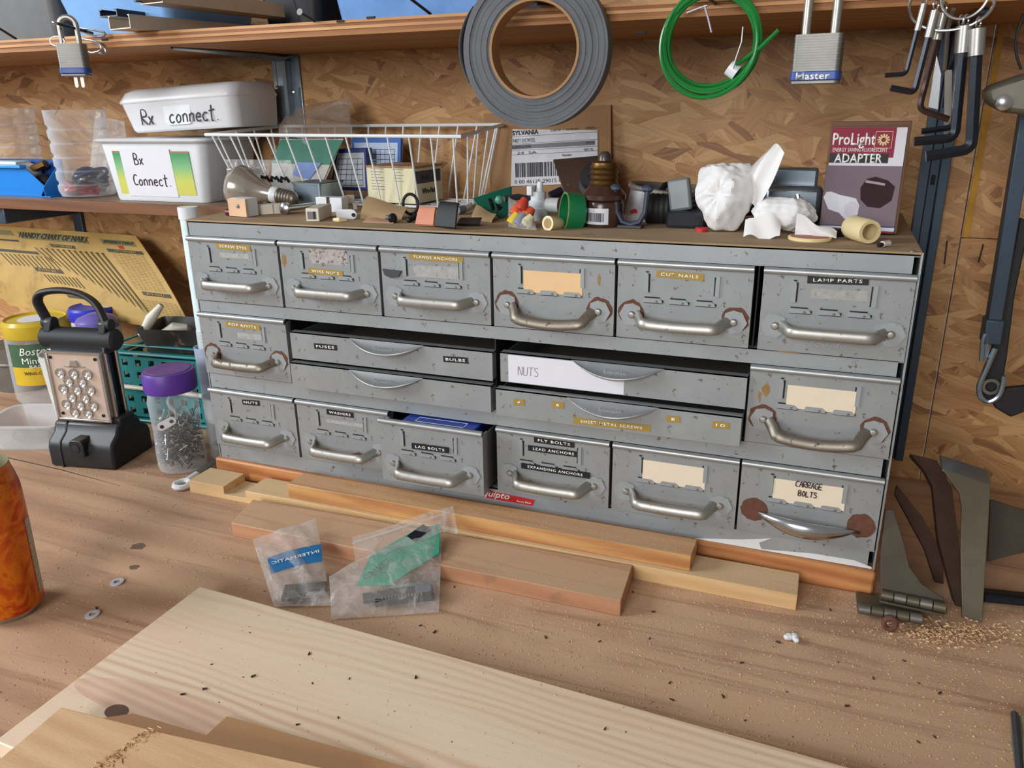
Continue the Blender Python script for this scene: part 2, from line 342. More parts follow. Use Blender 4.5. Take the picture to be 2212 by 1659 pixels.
STICK = wood('dusty_stick', (216, 168, 104), (168, 110, 60), 'x', 40, 7, .6, dust=.85, dlo=.34, contrast=1.5, streak=((150, 94, 50), .5), dustc=(194, 154, 116), wavew=.25)
PLANK = wood('dusty_plank', (198, 148, 110), (156, 104, 72), 'x', 50, 7, .65, streak=((150, 106, 76), .45), dust=.85, dlo=.26, dustc=(196, 160, 126), stain=((112, 88, 74), 14, .62), contrast=.8, wavew=.2)
PLY = wood('plywood_ply', (222, 176, 122), (170, 114, 68), 'x', 50, 6, .7, wavew=.2)
PLYD = wood('plywood_ply_dark', (168, 112, 66), (122, 74, 40), 'x', 50, 6, .7, wavew=.2)
VARN = wood('varnished_edge', (138, 86, 40), (84, 46, 20), 'x', 50, 6, .5, wavew=.2)
SHELFTOP = wood('worn_shelf', (150, 128, 106), (112, 90, 72), 'x', 40, 6, .5, wavew=.2)
UNDER = wood('shelf_underside', (186, 132, 76), (140, 92, 48), 'x', 30, 4, .7, wavew=.2)
HARD = pm('brown_hardboard', (178, 136, 94), .8, var=.06, scale=300)
GREY = pm('grey_enamel', (146, 149, 149), .42, .25, var=.10, scale=22, spot=((98, 80, 64), .615, 130), bmp=.04, bscale=900, dust=((150, 122, 92), .35))
GREYL = pm('grey_enamel_rail', (152, 156, 157), .42, .25, var=.09, scale=22, spot=((98, 80, 64), .62, 110), dust=((150, 122, 92), .35))
LIP = pm('worn_bright_lip', (172, 174, 174), .42, .7, var=.12, scale=60, spot=((110, 84, 62), .66, 120))
TOPD = pm('dusty_cabinet_top', (158, 132, 100), .85, 0, var=.14, scale=30, bmp=.2, bscale=700, spot=((128, 112, 96), .62, 20))
DARK = pm('dark_interior', (26, 25, 25), .7, 0)
NICK = pm('worn_nickel', (166, 163, 156), .42, .8, var=.1, scale=50, spot=((104, 80, 58), .63, 130), bmp=.05, bscale=400)
NICKD = pm('tarnished_nickel', (134, 126, 114), .45, .8, var=.15, scale=60, spot=((88, 62, 44), .58, 120))
CHROME = pm('chrome', (196, 198, 202), .22, 1, var=.03)
STEEL = pm('bright_steel', (190, 190, 188), .28, .95, var=.08)
STEELD = pm('dull_steel', (120, 116, 108), .5, .7, var=.15, spot=((92, 70, 50), .62, 80))
RUST = pm('rust', (100, 62, 46), .85, .1, var=.22, scale=160)
GOLDT = pm('gold_label_tape', (158, 128, 52), .45, 0, var=.05)
BLACKT = pm('black_label_tape', (13, 14, 18), .5, 0, var=.05)
EMB = pm('embossed_white', (238, 238, 232), .5, 0, var=.03)
CARD = pm('cream_card', (224, 208, 184), .8, 0, var=.03, scale=120)
CARDP = pm('peach_card', (224, 186, 138), .8, 0, var=.04)
PAPER = pm('white_paper', (216, 214, 220), .8, 0, var=.02)
INK = pm('marker_ink', (38, 24, 34), .6, 0, var=.05)
INKB = pm('black_print', (24, 24, 28), .6, 0, var=.05)
PENCIL = pm('pencil_grey', (120, 120, 124), .7, 0)
RED = pm('red_print', (186, 38, 42), .45, 0, var=.08)
WHITEP = pm('white_plastic', (218, 220, 222), .35, 0, var=.03)
OFFW = pm('offwhite_plastic', (216, 208, 192), .45, 0, var=.05, dust=((150, 126, 100), .4))
WIREW = pm('white_coated_wire', (222, 226, 226), .35, 0, var=.05)
BLK = pm('black_plastic', (24, 26, 30), .42, 0, var=.12, dust=((120, 100, 82), .25))
RUBBER = pm('black_rubber', (26, 26, 28), .62, 0, var=.12)
BLKOX = pm('black_oxide_steel', (40, 43, 50), .32, .6, var=.1)
BLUEST = pm('blue_grey_steel', (66, 80, 94), .38, .5, var=.1, spot=((110, 92, 70), .72, 60))
ZINC = pm('zinc_plated', (150, 164, 174), .3, .85, var=.1)
KRAFT = pm('kraft_cardboard', (158, 120, 82), .85, 0, var=.05, scale=90)
BROWN = pm('dark_brown_plastic', (62, 44, 32), .45, 0, var=.1)
BRASS = pm('brass', (126, 94, 54), .42, .9, var=.12)
TEAL = pm('teal_plastic', (28, 122, 122), .42, 0, var=.06)
GREEN = pm('green_plastic', (20, 112, 66), .35, 0, var=.08)
GREEND = pm('dark_green_plastic', (16, 84, 66), .35, 0, var=.12)
BLUEP = pm('bright_blue_plastic', (22, 122, 206), .3, 0, var=.05)
BLUEL = pm('light_blue_plastic', (126, 170, 222), .4, 0, var=.05)
NAVY = pm('navy_print', (34, 48, 112), .5, 0, var=.06)
BLUEK = pm('ultramarine_lid', (40, 48, 178), .4, 0, var=.06)
PURPLE = pm('purple_lid', (82, 44, 142), .45, 0, var=.08, dust=((140, 110, 120), .5))
YELLOW = pm('yellow_lid', (218, 190, 40), .35, 0, var=.08)
GREYP = pm('grey_plastic', (104, 112, 116), .45, 0, var=.06)
DGREY = pm('charcoal_plastic', (58, 60, 64), .5, 0, var=.08)
TAPEG = pm('grey_tape_edge', (92, 94, 98), .75, 0, var=.16, scale=30, bmp=.3, bscale=160)
BEIGE = pm('beige_plastic', (226, 206, 156), .4, 0, var=.06)
TAN = pm('tan_paper', (164, 136, 98), .85, 0, var=.07)
SALMON = pm('salmon_rubber', (206, 136, 110), .7, 0, var=.1)
CLEAR = clear('clear_plastic', body=.07, edge=.55)
CLEARB = clear('clear_bag', (222, 218, 214), body=.16, rough=.16, edge=.35, wr=.7, wscale=55)
CLEARF = clear('frosted_plastic', (222, 224, 226), body=.38, rough=.3, edge=.5)
BOTTLE = clear('bottle_plastic', (224, 230, 236), body=.10, rough=.1, edge=.95)
GLASS = clear('clear_glass', (225, 235, 235), body=.05, rough=.03, edge=.6)
# ============================================================ structure
WALL = .32
def struct(name, mb, mat, **k): return mb.build(name, mat, kind='structure', **k)
wl = thing('wall_back', (.2, WALL, -.9), None, None); tag(wl, 'oriented strand board wall behind the workbench', None, kind='structure')
sx = at(2118, 260, Y=WALL).x; sz = at(2060, 512, Y=WALL).z
MB().box(-1.9, sx-.001, WALL, WALL+.012, -.9, 1.5).build('osb_panel', OSB, wl)
MB().box(sx+.001, 2.2, WALL+.001, WALL+.013, sz, 1.5).build('osb_panel', OSB, wl)
MB().box(sx+.001, 2.2, WALL-.0005, WALL+.012, -.9, sz-.001).build('osb_panel', OSB, wl)
MB().box(sx+.0025, sx+.009, WALL-.0006, WALL+.002, sz, .62).build('yellow_paint_line', pm('yellow_paint', (176, 128, 30), .7, 0, var=.3, scale=60), wl)
for q in ((2046, 520, 2040, 570), (2124, 528, 2114, 566)):
    a, b = at(q[0], q[1], Y=WALL-.001), at(q[2], q[3], Y=WALL-.001)
    MB().tube([a, b], .0025, 6, flat=.4).build('black_mark', BLK, wl)
struct('floor', MB().box(-2.6, 2.8, -3.6, WALL, -.92, -.9), pm('concrete', (120, 116, 110), .9, 0, var=.1, scale=6))
bench = thing('workbench', (.15, -.2, -.9), 'wide plywood workbench top dusted with sawdust under the cabinet', 'workbench')
MB().box(-1.6, 1.9, -.74, WALL, -.02, 0).build('bench_top', BENCH, bench, bevel=.001)
MB().box(-1.6, 1.9, -.72, -.682, -.11, -.02).build('apron', PINE2, bench)
for x in (-1.5, .2, 1.8):
    for y in (-.67, .22): MB().box(x-.045, x+.045, y-.02, y+.07, -.9, -.02).build('leg', PINE2, bench)
a, b = at(0, 985, Z=0), at(262, 1050, Z=0)
MB().tube([(a.x-.3*(b.x-a.x), a.y-.3*(b.y-a.y), 0), a, (a+b)/2+Vector((.002, .003, 0)), b], [.0012, .0012, .001, .0003], 6, flat=.4).build('crack', BROWN, bench)
for px, py, s in ((298, 1180, .012), (290, 1225, .008), (990, 1390, .0)):
    if s:
        c = at(px, py, Z=0); pts = [(c.x+s*random.uniform(.6, 1)*math.cos(k*PI/6), c.y+.8*s*random.uniform(.6, 1)*math.sin(k*PI/6)) for k in range(12)]
        MB().prism(pts, -.0005, .0002).build('glue_stain', pm('glue_stain', (112, 88, 76), .4), bench)
# ---- upper shelf: plywood, every ply a piece with its own ragged edge
SZ, SF = .5805, .057
up = thing('plywood_shelf', (.2, .19, SZ), 'long raw plywood shelf above the cabinet with layered edge', 'shelf')
for i in range(5):
    z0 = SZ+i*.0033; f0 = SF+random.uniform(-.0006, .0006); n = 90
    pts = [(-1.7+3.7*k/n, f0+random.uniform(-.0006, .0006)+(.0012 if i % 2 else 0)) for k in range(n+1)]+[(2.0, WALL-.001), (-1.7, WALL-.001)]
    MB().prism(pts, z0, z0+.0032).build('ply', [UNDER if i == 0 else (PLYD if i % 2 else PLY)], up)
for q in ((800, 38), (226, 86), (735, 46), (1385, 70)):
    c = at(*q, Y=SF-.0005); MB().box(c.x-.005, c.x+.005, SF-.001, SF+.003, c.z-.0012, c.z+.0012).build('edge_void', DARK, up)
# ---- lower shelf on the left
lo = thing('narrow_shelf', (-.5, .23, .346), 'narrow worn shelf with varnished brown edge left of the cabinet', 'shelf')
MB().box(-1.3, -.012, .152, WALL-.001, .3465, .3635).build('board', [SHELFTOP], lo, bevel=.001)
MB().box(-1.3, -.012, .1495, .1525, .346, .3635).build('edge_band', [VARN], lo, bevel=.0006)
# ---- metal brackets
br = thing('shelf_bracket', (-.05, .30, .40), 'zinc pressed steel bracket holding the upper shelf behind the white boxes', 'bracket')
MB().box(-.077, -.024, .316, .319, .38, .579).build('wall_plate', ZINC, br, bevel=.001)
pr = [(-.061, .3165), (-.061, .304), (-.056, .300), (-.046, .300), (-.041, .304), (-.041, .3165)]
MB().prism(pr, .38, .572).build('leg_channel', ZINC, br, bevel=.0012)
arm = MB(); L = [(-.062, .316, .5795), (-.062, .30, .575), (-.064, .2, .577), (-.07, .093, .579)]; R = [(-.034, .316, .5795), (-.034, .30, .575), (-.044, .2, .577), (-.064, .093, .579)]
arm.grid(lambda u, v: Vector(L[round(v*3)]).lerp(Vector(R[round(v*3)]), u)+Vector((0, 0, -.007*math.sin(PI*u)*(1-v*.7))), 6, 3, back=.0015); arm.build('arm', ZINC, br)
for q in ((600, 191), (632, 199)):
    c = at(*q, Y=.316); MB().lathe([(0, 0), (.0045, 0), (.0045, .001), (.002, .0025), (0, .0025)], 12, tr(c.x, .3165, c.z) @ rotm(90)).build('screw', STEEL, br)
ur = thing('slotted_upright', (.894, .31, 0), 'blue grey slotted steel upright on the wall right of the cabinet', 'upright')
MB().prism([(.878, .319), (.878, .304), (.888, .304), (.889, .311), (.899, .311), (.900, .304), (.910, .304), (.910, .319)], .03, .579).build('channel', BLUEST, ur, bevel=.0008)
for z in (.40, .43, .49, .52): MB().box(.8915, .8965, .3102, .3112, z, z+.012).build('slot', DARK, ur)
MB().prism([(.315, .579), (.315, .53), (.30, .53), (.2, .56), (.1, .574), (.1, .579)], .890, .898, plane='yz').build('bracket_arm', BLUEST, ur, bevel=.001)
sb = thing('dark_bracket', at(8, 470, Y=.17), 'dark steel bracket end under the narrow shelf at left edge', 'bracket')
c = at(8, 470, Y=.165); MB().box(c.x-.012, c.x+.010, .160, .31, .318, .346).build('arm', BLUEST, sb, bevel=.002)
MB().box(c.x-.012, c.x+.010, .312, .319, .1, .346).build('wall_leg', BLUEST, sb, bevel=.001)
# ============================================================ drawer cabinet
W = .864; ROWS = {1: (.2603, .3456), 2: (.1575, .2441), 3: (.0509, .1360)}
cab = thing('drawer_cabinet', (W/2, .15, .029), 'long grey metal parts cabinet with labelled drawers standing on the bench', 'cabinet')
MB().box(0, W, 0, .30, .3635, .3658).build('top_panel', TOPD, cab, bevel=.0008)
MB().box(0, .0016, .001, .30, .029, .3635).build('side_panel', GREYL, cab)
MB().box(W-.0016, W, -.001, .30, .029, .3635).build('side_panel', GREYL, cab)
MB().box(.0016, W-.0016, .2985, .30, .029, .3635).build('back_panel', GREYL, cab)
for z0, z1, n in ((.3456, .3636, 'top_rail'), (.2441, .2603, 'rail'), (.1360, .1575, 'rail'), (.029, .0509, 'bottom_rail')):
    m = MB().box(.004, W-.007, 0, .0016, z0, z1).box(.004, W-.007, 0, .010, z1-.0012, z1).box(.0016, W-.0016, .004, .298, z1-.003, z1-.002)
    m.build(n, GREYL, cab)
MB().box(.0016, W-.0016, .012, .298, .0295, .0305).build('bottom_panel', DARK, cab)
for k in (1, 2, 3, 4, 5):
    for r in (1, 3): MB().box(k*W/6-.0007, k*W/6+.0007, .004, .298, ROWS[r][0], ROWS[r][1]).build('divider', DARK, cab)
for x in (W/6, W/2, W*5/6): MB().box(x-.0007, x+.0007, .004, .298, .1575, .2441).build('divider', DARK, cab)
MB().lathe([(0, 0), (.003, 0), (.0022, .0016), (0, .002)], 12, tr(W-.009, .003, .3656)).build('corner_screw', STEEL, cab)
MB().box(W-.0008, W+.0002, -.0016, -.0008, .029, .3658).build('bright_edge', LIP, cab)
# shared pieces
def tabmesh(w, h, kind):
    m = MB(); q = .0016
    pts = {'l': [(0, 0), (w*.7, 0), (w, h*.35), (w, h*.9), (w*.3, h)], 'b': [(0, 0), (w, 0), (w*.9, h*.55), (w*.72, h), (0, h)], 'm': [(0, 0), (w, 0), (w*.88, h*.6), (w*.7, h), (w*.18, h), (0, h*.4)], 'r': [(0, 0), (w, 0), (w, h), (w*.25, h), (0, h*.55)]}[kind]
    if kind == 'l': pts = [(0, 0), (w, 0), (w, h*.95), (w*.5, h), (0, h*.98)]
    if kind == 'v': pts = [(0, 0), (w, 0), (w, h*.85), (w*.6, h), (0, h)]
    m.prism([(a, b) for a, b in pts], -q, 0, plane='xz', mi=0)
    return m
def mk(m, name, mats): return m.mesh(name, mats, 35)
M_V = mk(MB().prism([(0, 0), (.0042, 0), (.0042, .017), (.003, .021), (0, .0215)], -.0014, .0004, plane='xz', mi=0).box(.0042, .0058, -.0004, .0003, .0005, .020, mi=1).box(.001, .0042, -.0004, .0003, .0212, .0224, mi=1), 'holder_tab', [GREYL, DARK])
M_VR = mk(MB().prism([(0, 0), (.0042, 0), (.0042, .0215), (.0012, .021), (0, .017)], -.0014, .0004, plane='xz', mi=0).box(-.0014, 0, -.0004, .0003, .0005, .020, mi=1), 'holder_tab', [GREYL, DARK])
M_B = mk(MB().prism([(0, 0), (.0205, 0), (.019, .003), (.0165, .0048), (.0015, .0048), (0, .0035)], -.0015, .0004, plane='xz', mi=0).box(.001, .017, -.0005, .0003, .0048, .0060, mi=1).box(.0195, .0212, -.0004, .0003, .0003, .003, mi=1).box(.0, .0205, -.0004, .0003, -.0009, 0, mi=1), 'holder_tab', [GREYL, DARK])
M_RIV = mk(MB().lathe([(0, 0), (.0042, 0), (.0040, .0012), (.0028, .0026), (0, .0032)], 14, rotm(90)), 'rivet', [NICK])
def flange(s):
    "rounded hexagonal end plate of a handle"
    return [(-.0135*s, 0), (-.008*s, .0105), (.001*s, .0125), (.009*s, .009), (.010*s, -.006), (.002*s, -.0125), (-.008*s, -.0105)]
def handle_mesh(drop, out, bow, mats):
    m = MB()
    for s in (-1, 1):
        p = [(a+s*.053, b) for a, b in flange(1 if s < 0 else -1)]
        if s > 0: p = p[::-1]
        m.prism(p, -.0014, .0004, plane='xz', mi=1)
    path = []; N = 22
    for i in range(N+1):
        u = -1+2*i/N; e = min(1, (1-abs(u))/.22); e = e*e*(3-2*e)
        path.append((u*.0475, -.0012-out*e, -drop*(e*.75+bow*(1-u*u))))
    m.tube(path, .0060, 12, flat=.48, up=(0, -1, 0))
    return m.mesh('handle', mats+[GREYL], 50)
HA = handle_mesh(.0015, .018, .25, [NICK]); HB = handle_mesh(.0115, .016, .55, [NICKD]); HC = handle_mesh(.0045, .021, .3, [NICK]); HD = handle_mesh(.0055, .019, .35, [NICKD])
def drawer_mesh(w, h, lip=True):
    m = MB().box(-w/2, w/2, -.0016, 0, 0, h).box(-w/2+.002, -w/2+.003, 0, .27, .002, h-.008).box(w/2-.003, w/2-.002, 0, .27, .002, h-.008)
    m.box(-w/2+.002, w/2-.002, 0, .27, .001, .002).box(-w/2+.002, w/2-.002, .269, .27, .002, h-.008)
    m.box(-w/2, -w/2+.0012, 0, .012, 0, h-.004).box(w/2-.0012, w/2, 0, .012, 0, h-.004)
    if lip: m.tube([(-w/2, -.0022, h-.0032), (w/2, -.0022, h-.0032)], .0034, 12, mi=1)
    return m.mesh('drawer', [GREY, LIP], 40)
DW = .1402
def inkpts(a, n=9, k=.35): return [(a*random.uniform(1-k, 1)*math.cos(2*PI*i/n), a*random.uniform(1-k, 1)*math.sin(2*PI*i/n)) for i in range(n)]
DRAWN = {}
def drawer(key, col, row, label, hd='A', yo=0, dx=0, card=None, stain=0, script=True, tilt=0, w=DW, holder=True):
    z0, z1 = ROWS[row]; h = z1-z0-.0006; x = (col-.5)*W/6+dx
    if key not in MESH: MESH[key] = 0
    d = inst('drawer', drawer_mesh(w, h), cab, None); d['label'] = label
    d.matrix_basis = full(cab).inverted() @ tr(x, -.0012-yo, z0+.0003) @ rotm(0, tilt, 0)
    DRAWN[key] = (d, -.0028-yo)
    if holder:
        t = h
        inst('holder_tab', M_V, d, tr(-.0405, -.0016, t-.0335)); inst('holder_tab', M_VR, d, tr(.0325, -.0016, t-.0335))
        for k in range(3): inst('holder_tab', M_B, d, tr(-.041+.0272*k, -.0016, t-.0440))
    zr = h-.0585
    if stain:
        for s in (-1, 1):
            MB().prism([(s*.054+a, zr+.002+b) for a, b in inkpts(.0150, 22, .14)], -.0021, -.0012, plane='xz').build('rust_stain', RUST, d, world=False)
    if hd:
        inst('handle', {'A': HA, 'B': HB, 'C': HC, 'D': HD}[hd], d, tr(0, -.0016, zr))
        for s in (-1, 1): inst('rivet', M_RIV, d, tr(s*.053, -.0030, zr))
    if script: text('embossed_script', 'Equipto', LIP, d, tr(-.002, -.0016, .0105) @ FRONT, size=.0075, width=.034, shear=.35, ext=.0005, world=False)
    if card:
        cw, ch, cx, m, tl = card
        MB().box(cx-cw/2, cx+cw/2, -.0022, -.0017, t-.0425, t-.0425+ch).build('label_card', m, d, world=False)
    return d
MESH = {}
def tape(key, p0, p1, body, gold=True, hgt=.0072, dz=0, lift=.0003):
    d, yf = DRAWN[key]; a, b = at(*p0, Y=yf), at(*p1, Y=yf); c = (a+b)/2; wd = (b-a).length; an = math.degrees(math.atan2(b.z-a.z, b.x-a.x))
    M = tr(c.x, yf, c.z) @ rotm(0, -an, 0)
    MB().box(-wd/2, wd/2, -lift-.0004, .0002, -hgt/2, hgt/2, M).build('label_tape', GOLDT if gold else BLACKT, d)
    text('label_lettering', body, EMB, d, M @ tr(0, -lift-.0004, 0) @ FRONT, size=hgt*.66, width=wd*(.80 if len(body) > 2 else .28*len(body)), ext=.0003, spacing=1.15, bold=.012)
drawer('d1', 1, 1, 'grey drawer labelled SCREW EYES on gold tape', 'A')
drawer('d2', 2, 1, 'grey drawer labelled WIRE NUTS on gold tape', 'A')
drawer('d3', 3, 1, 'grey drawer labelled FLANGE ANCHORS on gold tape', 'A')
drawer('d4', 4, 1, 'grey drawer with peach blank card and drooping dark handle', 'B', card=(.068, .0245, .0005, CARDP, 0), stain=1)
drawer('d5', 5, 1, 'grey drawer labelled CUT NAILS on gold tape', 'C', stain=1, dx=-.0012, w=.1385)
drawer('d6', 6, 1, 'grey drawer labelled LAMP PARTS on black tape beside a dark gap', 'A', dx=.0014, w=.1365)
drawer('e1', 1, 2, 'grey drawer labelled POP RIVITS on gold tape', 'D', stain=1)
drawer('e6', 6, 2, 'grey drawer with cream blank card and drooping handle, right of the shallow trays', 'B', card=(.066, .0245, .0008, CARD, 0), stain=1, dx=-.0012)
drawer('f1', 1, 3, 'grey drawer labelled NUTS on black tape, lower left corner', 'C', script=False)
drawer('f2', 2, 3, 'grey drawer labelled WASHERS on black tape with rusty lower edge', 'C', script=False)
drawer('f3', 3, 3, 'grey drawer labelled LAG BOLTS on black tape, pulled open', 'C', yo=.022, dx=-.0052, script=False)
drawer('f4', 4, 3, 'grey drawer with three black tapes about anchors and fly bolts', 'C', script=False)
drawer('f5', 5, 3, 'grey drawer with yellowed blank card in the bottom row', 'C', card=(.070, .0265, .0, CARD, 0), script=False)
drawer('f6', 6, 3, 'grey drawer with handwritten CARRAGE BOLTS card and chrome crescent pull', None, card=(.072, .0265, .0, CARD, 0), script=False, stain=1, dx=-.0012)
for k, a, b, s, g in (('d1', (468, 530), (541, 537), 'SCREW EYES', 1), ('d2', (667, 584), (741, 592), 'WIRE NUTS', 1), ('d3', (884, 553), (1001, 562), 'FLANGE ANCHORS', 1),
    ('d5', (1418, 591), (1520, 599), 'CUT NAILS', 1), ('d6', (1744, 604), (1877, 608), 'LAMP PARTS', 0), ('e1', (488, 699), (562, 708), 'POP RIVITS', 1),
    ('f1', (524, 868), (561, 871), 'NUTS', 0), ('f2', (706, 889), (764, 897), 'WASHERS', 0), ('f3', (891, 962), (970, 972), 'LAG BOLTS', 0),
    ('f4', (1154, 949), (1241, 961), 'FLY BOLTS', 0), ('f4', (1141, 967), (1252, 982), 'LEAD ANCHORS', 0), ('f4', (1127, 1004), (1275, 1027), 'EXPANDING ANCHORS', 0)):
    tape(k, a, b, s, g, lift=.0018 if s in ('EXPANDING ANCHORS', 'LAG BOLTS') else .0003)
d, yf = DRAWN['f6']; c = at(1748, 1049, Y=yf-.0012); hand('handwriting', 'CARRAGE', INK, d, tr(c.x, yf-.0012, c.z) @ FRONT, .0062, .00055)
c = at(1745, 1068, Y=yf-.0012); hand('handwriting', 'BOLTS', INK, d, tr(c.x, yf-.0012, c.z) @ FRONT, .0062, .00055)
h6 = .0845; pa = [(-.049+.098*i/20, -.004-.017*math.sin(PI*i/20)**.8, h6-.0585-.002*math.sin(PI*i/20)-.004*i/20) for i in range(21)]
MB().tube(pa, [.001+.0085*math.sin(PI*i/20)**.7 for i in range(21)], 14, flat=.6, up=(0, -1, 0)).build('crescent_pull', CHROME, d, world=False)
MB().box(-.0045, .0045, -.0026, -.0012, h6-.066, h6-.0625, tr(.050, 0, 0)).build('empty_slot', DARK, d, world=False)
# dark plug of tape on the flange-anchor drawer, stains, worn decals
d, yf = DRAWN['d3']; c = at(849, 589, Y=yf)
MB().prism([(c.x-.0125, c.z+.004), (c.x-.010, c.z-.003), (c.x-.002, c.z-.006), (c.x+.008, c.z-.004), (c.x+.0125, c.z+.003)], yf-.003, yf+.001, plane='xz').build('dark_tape_scrap', DGREY, d)
decal = pm('worn_decal', (160, 152, 146), .7, 0, var=.25, scale=240, spot=((92, 74, 66), .55, 200)); decal2 = pm('faded_decal', (160, 158, 154), .7, .1, var=.18, scale=200, spot=((124, 112, 104), .60, 160))
for k, x0, y0, x1, y1 in (('d1', 474, 545, 538, 560), ('d2', 666, 535, 752, 574), ('d3', 893, 572, 995, 604), ('d6', 1752, 622, 1872, 652), ('e1', 512, 718, 566, 736), ('f2', 705, 905, 785, 924)):
    d, yf = DRAWN[k]; p, q = at(x0, y0, Y=yf), at(x1, y1, Y=yf)
    MB().box(p.x, q.x, yf-.00015, yf+.0002, min(p.z, q.z), max(p.z, q.z)).build('worn_decal', decal if k == 'd2' else decal2, d)
yst = pm('yellow_varnish', (142, 112, 66), .4, 0, var=.2, scale=200)
for k, q, s in (('d4', (1294, 605), (.0025, .011)), ('e6', (1655, 843), (.006, .011)), ('d2', (614, 560), (.004, .012)), ('e6', (1641, 855), (.003, .008)), ('f2', (780, 985), (.02, .005)), ('d6', (1700, 760), (.012, .0015))):
    d, yf = DRAWN[k]; c = at(*q, Y=yf)
    MB().prism([(c.x+a*s[0]/.01, c.z+b*s[1]/.01) for a, b in inkpts(.01, 11, .6)], yf-.00015, yf+.0004, plane='xz').build('brown_drip', yst if k != 'f2' else RUST, d)
# ---- four shallow trays with scooped pulls
def tray(key, x0, x1, z0, z1, yo, label):
    w, h = x1-x0, z1-z0; m = MB().box(-w/2, w/2, -.0015, 0, 0, h).box(-w/2, w/2, -.0015, .010, h-.0012, h, mi=1)
    m.box(-w/2, -w/2+.001, 0, .27, 0, h-.004).box(w/2-.001, w/2, 0, .27, 0, h-.004).box(-w/2, w/2, 0, .27, 0, .001)
    d = inst('tray', m.mesh('tray', [GREY, LIP], 40), cab, full(cab).inverted() @ tr((x0+x1)/2, -yo, z0)); d['label'] = label
    DRAWN[key] = (d, -yo-.0015)
    OUT, DRP = .0185, .0105
    def scoop(u, v):
        a = (u-.5)*2; e = (1-a*a)**1.0
        if v <= .7: t = v/.7; return (a*.052, -.0015-OUT*e*t, h-.0005-DRP*e*t-.003*e*math.sin(PI*t))
        t = (v-.7)/.3; ph = t*PI*.8
        return (a*.052, -.0015-OUT*e+.004*e*(1-math.cos(ph)), h-.0005-DRP*e-.0045*e*math.sin(ph)+.001*e*t)
    MB().grid(scoop, 28, 14).build('scoop_pull', LIP, d, world=False, ang=180)
    text('embossed_script', 'Equipto', LIP, d, tr(0, -.0095, h-.0062) @ rotm(35) @ rotm(0) @ FRONT, size=.007, width=.026, shear=.35, ext=.0006, world=False)
    return d
tray('t1', .1515, .4325, .1945, .2300, .006, 'shallow grey tray with black FUSES and BULBS tapes')
tray('t2', .1515, .4320, .1570, .1905, .012, 'shallow grey unlabelled tray below the fuses tray')
tray('t3', .4425, .7185, .1955, .2310, .006, 'shallow grey tray with white paper strip reading NUTS')
tray('t4', .4415, .7175, .1580, .1910, .019, 'shallow grey tray labelled SHEET METAL SCREWS on gold tape')
for k, a, b, s, g in (('t1', (679, 747), (728, 751), 'FUSES', 0), ('t1', (958, 775), (1011, 779), 'BULBS', 0), ('t4', (1110, 868), (1133, 869.5), '4', 1), ('t4', (1193, 873.5), (1218, 875.5), '6', 1), ('t4', (1440, 904), (1469, 906.5), '8', 1), ('t4', (1539, 917), (1575, 920), '10', 1), ('t4', (1239, 908), (1405, 926), 'SHEET METAL SCREWS', 1)):
    tape(k, a, b, s, g)
d, yf = DRAWN['t3']; p, q = at(1098, 790, Y=yf), at(1348, 830, Y=yf)
MB().box(p.x, q.x, yf-.0003, yf+.0001, .1962, .2290).build('paper_strip', PAPER, d)
c = at(1142, 803, Y=yf-.0004); hand('handwriting', 'NUTS', PENCIL, d, tr(c.x, yf-.0004, c.z) @ FRONT, .0105, .0004)
# ---- maker's decal and paint on the bottom rail
p, q = at(1052, 1068, Y=0), at(1154, 1084, Y=0); hz = .0052; zc = (p.z+q.z)/2
dec = MB().prism([(p.x-.004, zc-hz), (q.x-.002, zc-hz), (q.x+.001, zc+hz-.002), (p.x+.004, zc+hz)], -.0004, .0002, plane='xz').build('maker_decal', RED, cab)
text('decal_script', 'Equipto', EMB, dec, tr(p.x+.009, -.0004, zc+.0005) @ FRONT, size=.0125, width=.043, shear=.4, ext=.0002, bold=.01)
text('decal_lettering', 'Aurora, Illinois', EMB, dec, tr(q.x-.0135, -.0004, zc-.0022) @ FRONT, size=.0038, width=.019, ext=.0002)
wp = pm('white_paint_smear', (214, 216, 216), .5, 0, var=.05)
for pts in [((1500, 1163), (1600, 1165), (1665, 1163), (1640, 1172), (1645, 1186), (1760, 1196), (1845, 1210), (1883, 1225), (1883, 1230), (1760, 1212), (1640, 1192), (1560, 1178))]:
    MB().prism([(v.x, max(v.z, .0293)) for v in (at(*q, Y=0) for q in pts)][::-1], -.0004, .0002, plane='xz').build('paint_smear', wp, cab)
# ---- card box lying in the open drawer
bb = thing('blue_card_box', (.363, .03, .06), 'blue cardboard box lying inside the open LAG BOLTS drawer', 'box')
MB().box(.313, .411, -.020, .09, .056, .1335).build('carton', pm('blue_carton', (36, 62, 150), .5, 0), bb, bevel=.001)
fr = MB()
for a in ((.330, .396, -.0155, -.0148), (.330, .396, -.002, -.0013), (.330, .3307, -.0155, -.0015), (.3953, .396, -.0155, -.0015)): fr.box(*a, .1334, .1337)
fr.build('white_outline', EMB, bb)
